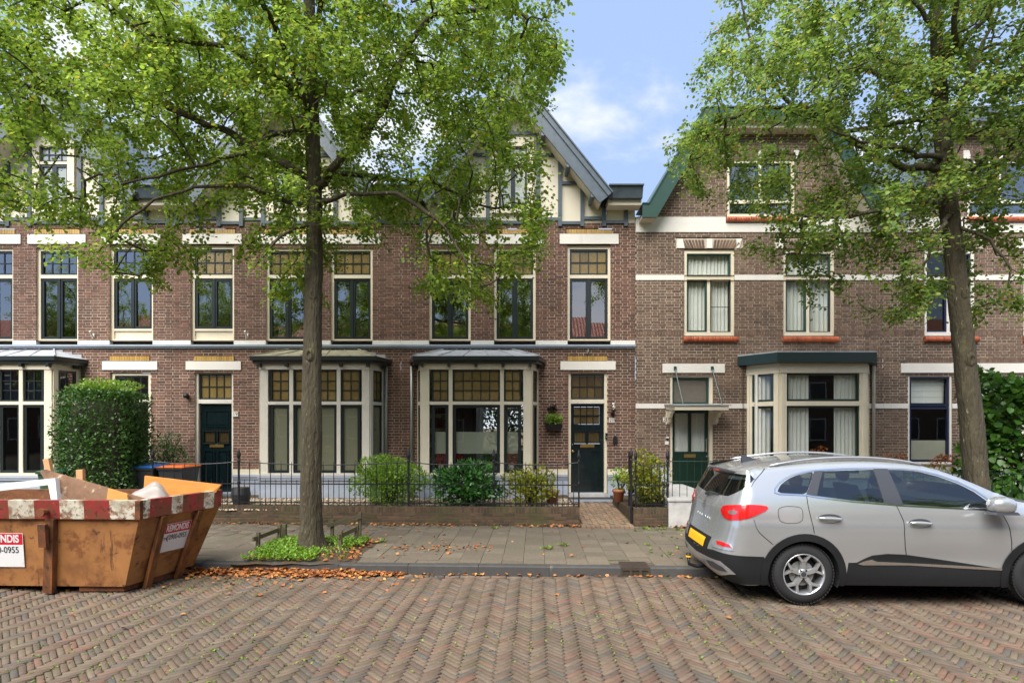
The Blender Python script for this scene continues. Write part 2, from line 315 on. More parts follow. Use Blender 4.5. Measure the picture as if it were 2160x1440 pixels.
# kerb of one-metre stones with a drain let into it
kerb = MB().hexa([st(-60, .004, -.06), st(60, .004, -.06), st(60, .11, -.06), st(-60, .11, -.06)], [st(-60, .004, .105), st(60, .004, .105), st(60, .11, .105), st(-60, .11, .105)]).build('kerb', m_asph, kind='structure')
DR0, DR1 = 1.475, 1.865
def kerbstone(u0, u1):
    b = MB(); pr = [(-.012, -.05), (0, .108), (.012, .122), (.118, .124), (.118, -.05)]
    n = len(pr); vs = [st(u0, v, z) for v, z in pr]+[st(u1, v, z) for v, z in pr]
    b.add(vs, [tuple(range(n)), tuple(range(2*n-1, n-1, -1))]+[(i, n+i, n+(i+1) % n, (i+1) % n) for i in range(n)]); return b
edges = []; u = DR0
while u > -9.5: edges.append((u-.965, u-.004)); u -= .969
u = DR1
while u < 9.8: edges.append((u+.004, u+.965)); u += .969
for a, b in sorted(edges): kerbstone(a, b).build('kerb_stone', m_kerb, kerb)
dr = thing('street_drain', 'cast iron street drain with three openings set in the kerb', 'drain', st(1.67, 0, 0))
b = MB(); b.hexa([st(DR0, .30, .10), st(DR1, .30, .10), st(DR1, -.004, .10), st(DR0, -.004, .10)][::-1], [st(DR0, .30, .128), st(DR1, .30, .128), st(DR1, -.004, .128), st(DR0, -.004, .128)][::-1])
m_cast = M('cast_iron', lin(74, 66, 60), .6, metal=.3, var=.3, vs=20, stain=[(lin(96, 70, 52), 8, .5, .7, .6)])
b.build('cover', m_cast, dr)
for i in range(11):
    v = .02+i*.025; MB().hexa([st(DR0+.02, v, .1282), st(DR1-.02, v, .1282), st(DR1-.02, v+.010, .1282), st(DR0+.02, v+.010, .1282)], [st(DR0+.02, v, .134), st(DR1-.02, v, .134), st(DR1-.02, v+.010, .134), st(DR0+.02, v+.010, .134)]).build('rib', m_cast, dr)
b = MB()
w = (DR1-DR0)
for a, c in ((0, .055), (.30, .385), (.63, .715), (.945, 1.0)):
    b.hexa([st(DR0+a*w, -.006, -.03), st(DR0+c*w, -.006, -.03), st(DR0+c*w, .05, -.03), st(DR0+a*w, .05, -.03)], [st(DR0+a*w, -.006, .0995), st(DR0+c*w, -.006, .0995), st(DR0+c*w, .05, .0995), st(DR0+a*w, .05, .0995)])
b.hexa([st(DR0+.001, -.0065, .082), st(DR1-.001, -.0065, .082), st(DR1-.001, .049, .082), st(DR0+.001, .049, .082)], [st(DR0+.001, -.0065, .0990), st(DR1-.001, -.0065, .0990), st(DR1-.001, .049, .0990), st(DR0+.001, .049, .0990)])
b.build('front_grille', m_cast, dr)
MB().hexa([st(DR0, .052, -.05), st(DR1, .052, -.05), st(DR1, .06, -.05), st(DR0, .06, -.05)], [st(DR0, .052, .099), st(DR1, .052, .099), st(DR1, .06, .099), st(DR0, .06, .099)]).build('back_plate', m_iron, dr)

# paving slabs in half bond, a pit left open for each street tree
T1 = (-3.02, 8.50); T2 = (7.05, 8.42)
def in_pit(x, y): return (-3.78 < x < -2.32 and 7.78 < y < 9.28) or (6.35 < x < 7.75 and 7.7 < y < 9.1)
slabs = []
tb = softbrick(.2972, .2972, .05, .003); tbm = tb.mesh('paving_slab'); tbm.materials.append(m_slab)
for i in range(-32, 34):
    off = 0 if i % 2 else .15
    for j in range(0, 11):
        v = .122+.15+j*.3005-off
        v0, v1 = max(v-.148, .124), min(v+.148, 3.0)
        if v1-v0 < .08: continue
        u = i*.3005; p = st(u, (v0+v1)/2)
        if in_pit(p[0], p[1]) : continue
        if DR0-.2 < u < DR1+.2 and v0 < .3: v0 = max(v0, .31)
        slabs.append((u, (v0+v1)/2, v1-v0, p))
sl = []
for u, v, h, p in slabs:
    sl.append((p[0], p[1], .128+.004*math.sin(p[0]*1.7+p[1])+random.gauss(0, .0028), math.pi/2-AST+random.gauss(0, .006), random.gauss(0, .006), random.gauss(0, .006), h/.2955))
vis = [i for i, p in enumerate(sl) if abs(p[0]) < p[1]*1080/FPX]
vis.sort(key=lambda i: sl[i][1]+.25*abs(sl[i][0])); near = set(vis[:300])
link(scatter_pieces(tb, [p for i, p in enumerate(sl) if i not in near], 'paving_slabs', m_slab), 'paving_slabs', None, pave, kind='stuff')
for i in sorted(near):
    p = sl[i]; put(tbm, 'paving_slab', pave, p[:3], (p[4], -p[5], p[3]), (p[6], 1, 1))
for nm, (x0, x1, y0, y1) in (('tree_pit', (-3.92, -2.18, 7.66, 9.38)), ('tree_pit', (6.37, 7.73, 7.72, 9.08))):
    n = 14; b = MB()
    for i in range(n):
        for j in range(n):
            q = []
            for di, dj in ((0, 0), (1, 0), (1, 1), (0, 1)):
                x = x0+(x1-x0)*(i+di)/n; y = y0+(y1-y0)*(j+dj)/n; r = math.hypot(x-(x0+x1)/2, y-(y0+y1)/2)
                q.append((x, y, .12+.07*math.exp(-(r/.45)**2)+.01*math.sin(13*x+7*y)))
            b.poly(q)
    b.build(nm, m_soil, kind='structure')

# ------------------------------------------------------------------ front gardens: low brick wall, beds, path
GV = 2.98                                            # street-side face of the garden wall
def gx(px, py=1090, d=10.45): return (px-1080)*d/FPX
def bed(x0, x1, z, nm='garden_bed', mat=m_gravel):
    u0, _ = sti(x0, 10.5); u1, _ = sti(x1, 10.5)
    a = st(u0, GV+.1); c = st(u1, GV+.1)
    return MB().hexa([(a[0], a[1], -.02), (c[0], c[1], -.02), (x1, 13.1, -.02), (x0, 13.1, -.02)], [(a[0], a[1], z), (c[0], c[1], z), (x1, 13.1, z), (x0, 13.1, z)]).build(nm, mat, kind='structure')
PX0, PX1 = gx(1224), gx(1336)                        # garden path of the house in the middle
bed(-12, PX0-.005, .41, mat=m_soil); bed(PX1+.005, 12, .40, mat=m_soil)
# pebbles
pebs = []
for i in range(9500):
    x = random.uniform(-7.5, PX0-.05); y = random.uniform(10.75, 12.35); pebs.append((x, y, .408+random.uniform(0, .012), random.uniform(0, 6.3), random.gauss(0, .2), random.gauss(0, .2), random.uniform(.6, 1.3)))
pb = softbrick(.04, .03, .02, .009)
link(scatter_pieces(pb, pebs, 'gravel', m_gravel), 'gravel', None, None, kind='stuff', label='pale pebble gravel covering the front garden beds', category='gravel')
path = MB().hexa([(PX0, 10.4, -.02), (PX1, 10.36, -.02), (1.98+.1, 13.0, -.02), (1.30-.1, 13.0, -.02)], [(PX0, 10.4, .16), (PX1, 10.36, .16), (2.35, 13.0, .30), (1.22, 13.0, .30)]).build('garden_path', m_asph, kind='structure')
k = 0
pm = softbrick(.2, .098, .05, .004); pmm = pm.mesh('path_brick'); pmm.materials.append(m_path)
for j in range(24):
    for i in range(-1, 12):
        x = PX0+.10+i*.103; y = 10.52+j*.206+(i % 2)*.103; t = (y-10.4)/2.6
        lo = PX0+(1.22-PX0)*t; hi = PX1+(2.35-PX1)*t
        if x-.05 < lo or x+.05 > hi or y > 12.62: continue
        put(pmm, 'path_brick', path, (x+random.gauss(0, .002), y, .168+.14*t+random.gauss(0, .002)), (math.atan(.14/2.6)*1, 0, math.pi/2+random.gauss(0, .01)))
# edging course at the foot of the path
for i in range(12):
    x = PX0+.045+i*.088
    if x > PX1-.03: break
    u, _ = sti(x, 10.4); put(pmm, 'path_brick', path, (x, 10.40-.04*(x), .176), (0, 0, math.pi/2), (.95, .82, 1))

def bricks_on(parent, items, mat, frame, n_single, nm='brick', joined='bricks', depth=.012, proud=.006):
    """items: (u0,u1,z0,z1) faces of bricks on a wall; frame(u, out, z) gives the world point. The first n_single that are flagged become objects."""
    shapes = {}; rest = MB(); c = 0
    for it in items:
        u0, u1, z0, z1 = it[:4]; pr = proud+random.gauss(0, .0014); single = c < n_single and (len(it) < 5 or it[4])
        if single:
            key = (round(u1-u0, 3), round(z1-z0, 3))
            if key not in shapes:
                a, h = key[0]/2, key[1]/2; e = .003
                b = MB(); b.add([(-a,.02,-h),(a,.02,-h),(a,.02,h),(-a,.02,h),(-a,e,-h),(a,e,-h),(a,e,h),(-a,e,h),(-a+e,0,-h+e),(a-e,0,-h+e),(a-e,0,h-e),(-a+e,0,h-e)],
                    [(0,1,5,4),(1,2,6,5),(2,3,7,6),(3,0,4,7),(4,5,9,8),(5,6,10,9),(6,7,11,10),(7,4,8,11),(8,9,10,11)])
                me = b.mesh(nm); me.materials.append(mat); shapes[key] = me
            p = frame((u0+u1)/2, pr, (z0+z1)/2); q = frame((u0+u1)/2+.1, pr, (z0+z1)/2)
            put(shapes[key], nm, parent, p, (random.gauss(0, .01), random.gauss(0, .004), math.atan2(q[1]-p[1], q[0]-p[0]))); c += 1
        else:
            j = random.gauss(0, .0012); F_ = frame
            f4 = [F_(u0, pr, z0+j), F_(u1, pr, z0-j), F_(u1, pr, z1-j), F_(u0, pr, z1+j)]; b4 = [F_(u0, -depth, z0), F_(u1, -depth, z0), F_(u1, -depth, z1), F_(u0, -depth, z1)]
            rest.add(f4+b4, [(0,1,2,3),(0,4,5,1),(1,5,6,2),(2,6,7,3),(3,7,4,0)])
    if rest.v: rest.build(joined, mat, parent, kind='stuff')
    return c

def garden_wall(u0, u1, label, singles, ztop=.475):
    t = thing('garden_wall', label, 'garden wall', st((u0+u1)/2, GV, .12)); t['kind'] = 'thing'
    b = MB(); b.hexa([st(u0, GV+.006, .1), st(u1, GV+.006, .1), st(u1, GV+.2, .1), st(u0, GV+.2, .1)], [st(u0, GV+.006, ztop-.005), st(u1, GV+.006, ztop-.005), st(u1, GV+.2, ztop-.005), st(u0, GV+.2, ztop-.005)])
    core = b.build('wall_core', m_mortarG, t)
    its = []; z = .125; row = 0
    while z < ztop-.16:
        u = u0+(-.1 if row % 2 else 0)
        while u < u1:
            a, c = max(u, u0), min(u+.205, u1)
            if c-a > .03: its.append((a, c, z, z+.052))
            u += .213
        z += .0605; row += 1
    n = int((u1-u0)/.0605); w = (u1-u0)/n
    sold = [(u0+i*w, u0+(i+1)*w-.008, z, ztop) for i in range(n)]
    its2 = []
    for i, s_ in enumerate(sold): its2.append((*s_, True))
    for i, s_ in enumerate(its): its2.append((*s_, True))
    fr = lambda u, o, zz: st(u, GV+.006-o, zz)
    bricks_on(t, its2, m_brickG, fr, singles)
    # tops of the brick-on-edge coping
    top = MB()
    for i, (a, c, z0, z1) in enumerate(sold):
        dz = random.gauss(0, .002); top.hexa([st(a, GV+.004, ztop-.02), st(c, GV+.004, ztop-.02), st(c, GV+.2, ztop-.02), st(a, GV+.2, ztop-.02)], [st(a, GV+.004, ztop+.002+dz), st(c, GV+.004, ztop+.002+dz), st(c, GV+.2, ztop+.002+dz), st(a, GV+.2, ztop+.002+dz)])
    top.build('coping', m_brickG, t, kind='stuff')
    return t
m_mortarG = M('old_mortar', lin(104, 92, 72), .95, var=.25, stain=[(lin(70, 74, 40), 2, .5, .7, .6)])
uA, _ = sti(PX0-.01, 10.45); uB, _ = sti(PX1+.01, 10.4); uC, _ = sti(gx(1412), 10.4)
garden_wall(-8.9, uA, 'long low mossy brick garden wall left of the open gate', 300)
garden_wall(uB, uC, 'short low mossy brick garden wall between gate and white step', 60)

# ------------------------------------------------------------------ row houses
FY, FS = 13.0, 90.0                                   # facade plane and its scale in photo pixels per metre
def fx(px): return (px-1080)/FS
def fz(py): return HC+(HZ-py)/FS
def rectframe(b, x0, x1, z0, z1, w, y0, y1, wt=None, wb=None):
    wt = w if wt is None else wt; wb = w if wb is None else wb
    b.box(x0, x0+w, y0, y1, z0, z1); b.box(x1-w, x1, y0, y1, z0, z1)
    b.box(x0+w, x1-w, y0+.001, y1-.001, z1-wt, z1); b.box(x0+w, x1-w, y0+.001, y1-.001, z0, z0+wb)
def pane(parent, x0, x1, z0, z1, y, mat, tilt=.004):
    a, h = (x1-x0)/2, (z1-z0)/2
    o = MB().add([(-a,0,-h),(a,0,-h),(a,0,h),(-a,0,h)], [(0,1,2,3)]).build('pane', mat, parent)
    o.location = ((x0+x1)/2, y, (z0+z1)/2); o.rotation_euler = (random.gauss(0, tilt), 0, random.gauss(0, tilt)); return o
def sash(parent, x0, x1, z0, z1, y, w, mat, gmat, nx=1, nz=1, barw=.02, dep=.05):
    b = MB(); rectframe(b, x0, x1, z0, z1, w, y-dep, y); s_ = b.build('sash', mat, parent)
    X0, X1, Z0, Z1 = x0+w, x1-w, z0+w, z1-w
    if nx*nz > 1:
        b = MB()
        for i in range(1, nx): x = X0+(X1-X0)*i/nx; b.box(x-barw/2, x+barw/2, y-.034, y-.008, Z0, Z1)
        for j in range(1, nz): z = Z0+(Z1-Z0)*j/nz; b.box(X0, X1, y-.036, y-.010, z-barw/2, z+barw/2)
        b.build('glazing_bar', mat, parent)
    for i in range(nx):
        for j in range(nz):
            pane(parent, X0+(X1-X0)*i/nx+.002, X0+(X1-X0)*(i+1)/nx-.002, Z0+(Z1-Z0)*j/nz+.002, Z0+(Z1-Z0)*(j+1)/nz-.002, y-.018, gmat)
def curtain(parent, x0, x1, z0, z1, y, mat=None, amp=.025, per=.09, nm='curtain'):
    n = max(8, int((x1-x0)/.015)); b = MB(); ph = random.uniform(0, 6)
    xs = [x0+(x1-x0)*i/n for i in range(n+1)]; ys = [y+amp*math.sin(ph+2*math.pi*(x-x0)/per+1.3*math.sin(9*x))+.008*math.sin(x*31) for x in xs]
    vs = [(x, q, z0) for x, q in zip(xs, ys)]+[(x, q, z1) for x, q in zip(xs, ys)]
    b.add(vs, [(i, i+1, n+2+i, n+1+i) for i in range(n)]); return b.build(nm, mat or m_sheer, parent, smooth=True)

def brick_rows(x0, x1, z0, z1, holes, clip=None, hc=.0648, jt=.0135):
    items, mort = [], []; z = z0; r = 0
    while z < z1-.02:
        zt = min(z+hc, z1); zm = (z+zt)/2
        a, c = x0, x1
        if clip: a, c = max(a, clip(zm)[0]), min(c, clip(zm)[1])
        segs = [(a, c)] if c > a else []
        for hx0, hx1, hz0, hz1 in holes:
            if hz0 < zm < hz1:
                ns = []
                for s0, s1 in segs:
                    if hx1 <= s0 or hx0 >= s1: ns.append((s0, s1)); continue
                    if hx0 > s0: ns.append((s0, hx0))
                    if hx1 < s1: ns.append((hx1, s1))
                segs = ns
        for s0, s1 in segs: mort.append((s0, s1, z, zt))
        # Flemish bond: long and short bricks in turn
        x = x0-.33+(.163 if r % 2 else 0)+random.uniform(-.008, .008); k = 0
        while x < x1:
            L = (.212 if k % 2 == 0 else .104); k += 1
            for s0, s1 in segs:
                b0, b1 = max(x, s0), min(x+L, s1)
                if b1-b0 > .010: items.append((b0, b1, z+jt/2, zt-jt/2, (b1-b0) > L-.002))
            x += L+jt
        z += hc; r += 1
    return items, mort

def wall_of(house, x0, x1, z0, z1, holes, mat, mmat, clip=None, reveal=.2, pick=None, y=FY):
    items, mort = brick_rows(x0, x1, z0, z1, holes, clip)
    b = MB()
    for s0, s1, a, c in mort: b.poly([(s0, y, a), (s1, y, a), (s1, y, c), (s0, y, c)])
    for hx0, hx1, hz0, hz1 in holes:
        hx0, hx1 = max(hx0, x0), min(hx1, x1)
        if hx1-hx0 < .02: continue
        for q in ([(hx0, hz0), (hx0, hz1)], [(hx1, hz0), (hx1, hz1)], [(hx0, hz1), (hx1, hz1)], [(hx0, hz0), (hx1, hz0)]):
            (xa, za), (xb, zb) = q; b.poly([(xa, y, za), (xb, y, zb), (xb, y+reveal, zb), (xa, y+reveal, za)])
    w = b.build('wall', mmat, house)
    if pick: items.sort(key=lambda t: (0 if t[4] else 1, math.hypot((t[0]+t[1])/2-pick[0], ((t[2]+t[3])/2-pick[1])*1.4)))
    bricks_on(w, items, mat, lambda u, o, zz: (u, y-o, zz), 300)
    return w

def room(house, x0, x1, z0, z1, depth=4.2, mat=None, y=FY+.16):
    b = MB(); b.poly([(x0, y+depth, z0), (x1, y+depth, z0), (x1, y+depth, z1), (x0, y+depth, z1)])
    for x in (x0, x1): b.poly([(x, y, z0), (x, y+depth, z0), (x, y+depth, z1), (x, y, z1)])
    for z in (z0, z1): b.poly([(x0, y, z), (x1, y, z), (x1, y+depth, z), (x0, y+depth, z)])
    return b.build('room', mat or m_room, house)

def lintel(house, x0, x1, z0, z1, mat=None, y=FY): return MB().box(x0, x1, y-.028, y+.1, z0, z1).build('lintel', mat or m_white, house)
def yellow(house, x0, x1, z0, z1):
    n = max(4, int(round((x1-x0)/.058))); w = (x1-x0)/n; me = MB().box(-w/2+.003, w/2-.003, -.016, .05, -(z1-z0)/2, (z1-z0)/2).mesh('yellow_brick'); me.materials.append(m_yel)
    for i in range(n): put(me, 'yellow_brick', house, (x0+(i+.5)*w, FY+random.gauss(0, .001), (z0+z1)/2))

def tall_window(house, x0, x1, z0, z1, ztr, top_glass, low=None, panel_z=None, gl=None):
    """cream casing, leaded-style top light of 4 x 2 panes over a pair of dark casements"""
    y = FY+.10; b = MB(); cw = .058; rectframe(b, x0, x1, z0, z1, cw, y-.055, y+.06, .07, .06); b.box(x0+cw, x1-cw, y-.06, y+.05, ztr-.045, ztr+.035)
    if panel_z: b.box(x0+cw, x1-cw, y-.02, y+.05, z0+.06, panel_z); b.box(x0+cw, x1-cw, y-.05, y+.05, panel_z, panel_z+.05)
    w = b.build('window', m_cream, house); zb = (panel_z+.05) if panel_z else z0+.06
    sash(w, x0+cw, x1-cw, ztr+.037, z1-.072, y+.02, .04, m_dark, top_glass, 4, 2, .022)
    xm = (x0+x1)/2
    for a, c in ((x0+cw, xm-.001), (xm+.001, x1-cw)): sash(w, a, c, zb, ztr-.047, y+.02, .062, m_dark, gl or m_glass)
    MB().box(xm-.02, xm+.02, y-.045, y+.0, zb+.02, ztr-.06).build('cover_strip', m_dark, w)
    return w

def bay(house, xc, style):
    """splayed bay: xc its middle; half widths at the wall and in front, leaning on a painted plinth"""
    D = .56; hw, hf = 1.40, 1.225; yf = FY-D; y0 = FY
    bw = thing_part('bay_window', house, (xc, FY, .4))
    fr = MB(); zs, zt, zh = .985, 2.53, 3.28
    P = lambda t: (xc+t, yf)                               # front line
    cm = m_creamw if style == 'four' else m_cream
    # front members
    def post(x, w, b=fr, za=zs-.02, zb=zh): b.box(x-w/2, x+w/2, yf-.03, yf+.075, za, zb)
    if style == 'three': cuts = [-1.05, -.575, .575, 1.05]
    else: cuts = [-1.05, -.53, 0., .53, 1.05]
    for t in cuts[1:-1]: post(xc+t, .085)
    for sg in (-1, 1): post(xc+sg*1.135, .165)
    fr.box(xc-hf, xc+hf, yf-.028, yf+.07, zt-.035, zt+.035)                         # transom
    fr.box(xc-hf-.02, xc+hf+.02, yf-.045, yf+.08, zh, zh+.13)                        # head board
    fr.box(xc-hf-.01, xc+hf+.01, yf-.05, yf+.07, zs-.07, zs-.021)                    # sill
    # splayed sides
    for sg in (-1, 1):
        a = Vector((xc+sg*hf, yf, 0)); c = Vector((xc+sg*hw, y0, 0)); d = (c-a); 
        def seg(t0, t1, za, zb, th=.04):
            p = a+d*t0; q = a+d*t1; nrm = Vector((d.y, -d.x, 0)).normalized()*(th if sg > 0 else -th)
            fr.hexa([p+Vector((0,0,za))+nrm*.6, q+Vector((0,0,za))+nrm*.6, q+Vector((0,0,za))-nrm, p+Vector((0,0,za))-nrm], [p+Vector((0,0,zb))+nrm*.6, q+Vector((0,0,zb))+nrm*.6, q+Vector((0,0,zb))-nrm, p+Vector((0,0,zb))-nrm])
        seg(.0, .17, zs-.02, zh); seg(.83, 1., zs-.02, zh); seg(.17, .83, zt-.035, zt+.035); seg(0, 1, zh, zh+.13); seg(0, 1, zs-.07, zs-.021)
    fr.build('frame', cm, bw)
    mid_lo = m_glassl
    for i in range(len(cuts)-1):
        l, r = xc+cuts[i]+.044, xc+cuts[i+1]-.044
        nx = 5 if (style == 'three' and i == 1) else 2
        tg = m_amber if style != 'clear' else m_glass
        sash(bw, l, r, zt+.037, zh-.002, yf+.05, .036, m_dark, tg, nx, 3, .02)
        sash(bw, l, r, zs-.02, zt-.037, yf+.05, .07 if style == 'three' else .06, m_dark, m_paleglass if style == 'four' else m_glassl)
        if style == 'three': pane(bw, l+.072, r-.072, zs+.14+.27, zs+.14+.76, yf+.056, m_frostg, 0)
    for sg in (-1, 1):
        a = Vector((xc+sg*hf, yf, 0)); c = Vector((xc+sg*hw, y0, 0)); d = c-a; nrm = Vector((d.y, -d.x, 0)).normalized()*(1 if sg > 0 else -1)
        for za, zb, nz, gm in ((zt+.037, zh-.002, 3, m_amber if style != 'clear' else m_glass), (zs-.02, zt-.037, 1, m_paleglass if style == 'four' else m_glassl)):
            fb = MB(); p0 = a+d*.17; p1 = a+d*.83
            def q(t, z, o): v = p0+(p1-p0)*t; return (v.x+nrm.x*o, v.y+nrm.y*o, z)
            def strip(t0, t1, z0, z1, o=.012): fb.hexa([q(t0, z0, o), q(t1, z0, o), q(t1, z0, -.035), q(t0, z0, -.035)], [q(t0, z1, o), q(t1, z1, o), q(t1, z1, -.035), q(t0, z1, -.035)])
            strip(0, .13, za, zb); strip(.87, 1, za, zb); strip(.13, .87, za, za+.05, .010); strip(.13, .87, zb-.05, zb, .010)
            if nz > 1:
                strip(.48, .53, za+.05, zb-.05, .002)
                for j in (1, 2): z = za+.05+(zb-za-.1)*j/3; strip(.13, .87, z-.01, z+.01, .003)
            fb.build('sash', m_dark, bw)
            for j in range(nz):
                for k in range(2 if nz > 1 else 1):
                    t0, t1 = (.13, .87) if nz == 1 else ((.13, .48), (.53, .87))[k]
                    z0, z1 = za+.05+(zb-za-.1)*j/nz, za+.05+(zb-za-.1)*(j+1)/nz
                    MB().poly([q(t0, z0, -.01), q(t1, z0, -.01), q(t1, z1, -.01), q(t0, z1, -.01)]).build('pane', gm, bw)
    # plinth
    pl = MB(); poly = lambda e: [(xc-hw-e, y0+.02), (xc-hf-e, yf-e), (xc+hf+e, yf-e), (xc+hw+e, y0+.02)]
    pl.zprism(poly(.055), .855, .912); pl.zprism(poly(.035), .8, .853); pl.zprism(poly(.0), .55, .798); pl.zprism(poly(.03), .2, .548)
    pl.build('plinth', m_plinth, bw)
    # fascia, brackets, roof
    ov = .17
    op = [(xc-hw-ov-.03, y0), (xc-hf-ov, yf-ov), (xc+hf+ov, yf-ov), (xc+hw+ov+.03, y0)]
    ip = [(xc-hw+.0, y0), (xc-hf, yf), (xc+hf, yf), (xc+hw, y0)]
    fa = MB(); fa.zprism(op, 3.475, 3.565); op2 = [(xc-hw-ov+.02, y0), (xc-hf-ov+.045, yf-ov+.05), (xc+hf+ov-.045, yf-ov+.05), (xc+hw+ov-.02, y0)]; fa.zprism(op2, 3.41, 3.473)
    fa.build('fascia', m_dark, bw)
    for i in range(5): x = xc-hf+.02+(2*hf-.04)*i/4; MB().box(x-.03, x+.03, yf-.14, yf-.046, 3.335, 3.409).build('bracket', m_dark, bw)
    for sg in (-1, 1): MB().box(xc+sg*1.43-.035, xc+sg*1.43+.035, y0-.22, y0-.1, 3.335, 3.409).build('bracket', m_dark, bw)
    zr = 3.80; up = [(xc-.80, y0-.005), (xc+.80, y0-.005)]
    rf = MB(); z0 = 3.566
    A, B_, C_, D_ = [(x, y, z0) for x, y in op]; E, F_ = (up[0][0], up[0][1], zr), (up[1][0], up[1][1], zr)
    rf.poly([B_, C_, F_, E]); rf.poly([A, B_, E]); rf.poly([C_, D_, F_])
    lm = m_leadmoss if style == 'four' else m_lead
    r_ = rf.build('bay_roof', lm, bw)
    for t in (0., .2, .4, .6, .8, 1.): 
        p = Vector(B_).lerp(Vector(C_), t); q_ = Vector(E).lerp(Vector(F_), t); MB().tube([p+Vector((0, .02, .008)), q_+Vector((0, -.01, .008))], .012 if 0 < t < 1 else .022, 6).build('lead_roll', lm, bw)
    # soakers stepped against the brickwork
    for sg in (-1, 1):
        for i in range(3): x = xc+sg*(.9+.22*i); MB().box(x-.11, x+.11, y0-.022, y0-.012, 3.57, 3.80-.055*i).build('flashing', m_lead, bw)
    return bw
def thing_part(name, house, loc):
    o = bpy.data.objects.new(name, None); COL.objects.link(o); o.empty_display_size = .2; o.location = loc; o.parent = house
    o.matrix_parent_inverse = Matrix.Translation(-house.location); return o
def mix_diffuse(m, col, fac):
    _p = m.node_tree; _df = _p.nodes.new('ShaderNodeBsdfDiffuse'); _df.inputs['Color'].default_value = (*col, 1); _mx = _p.nodes.new('ShaderNodeMixShader'); _mx.inputs['Fac'].default_value = fac
    _o = _p.nodes['Material Output']; _src = _o.inputs['Surface'].links[0].from_socket; _p.links.new(_src, _mx.inputs[1]); _p.links.new(_df.outputs[0], _mx.inputs[2]); _p.links.new(_mx.outputs[0], _o.inputs['Surface']); return m
m_paleglass = mix_diffuse(glass('pale_window_glass', (.86, .9, .84), 2.6, 1.5, 0.0, .04), lin(176, 178, 150), .36)  # glass with a pale green-beige diffuse mixed in evenly
m_frostg = glass('frosted_film', (.80, .82, .76), 1.0, 1.3, .5)
_p = m_frostg.node_tree
_df = _p.nodes.new('ShaderNodeBsdfDiffuse'); _df.inputs['Color'].default_value = (*lin(176, 180, 160), 1); _mx = _p.nodes.new('ShaderNodeMixShader'); _mx.inputs['Fac'].default_value = .6
_o = _p.nodes['Material Output']; _src = _o.inputs['Surface'].links[0].from_socket; _p.links.new(_src, _mx.inputs[1]); _p.links.new(_df.outputs[0], _mx.inputs[2]); _p.links.new(_mx.outputs[0], _o.inputs['Surface'])

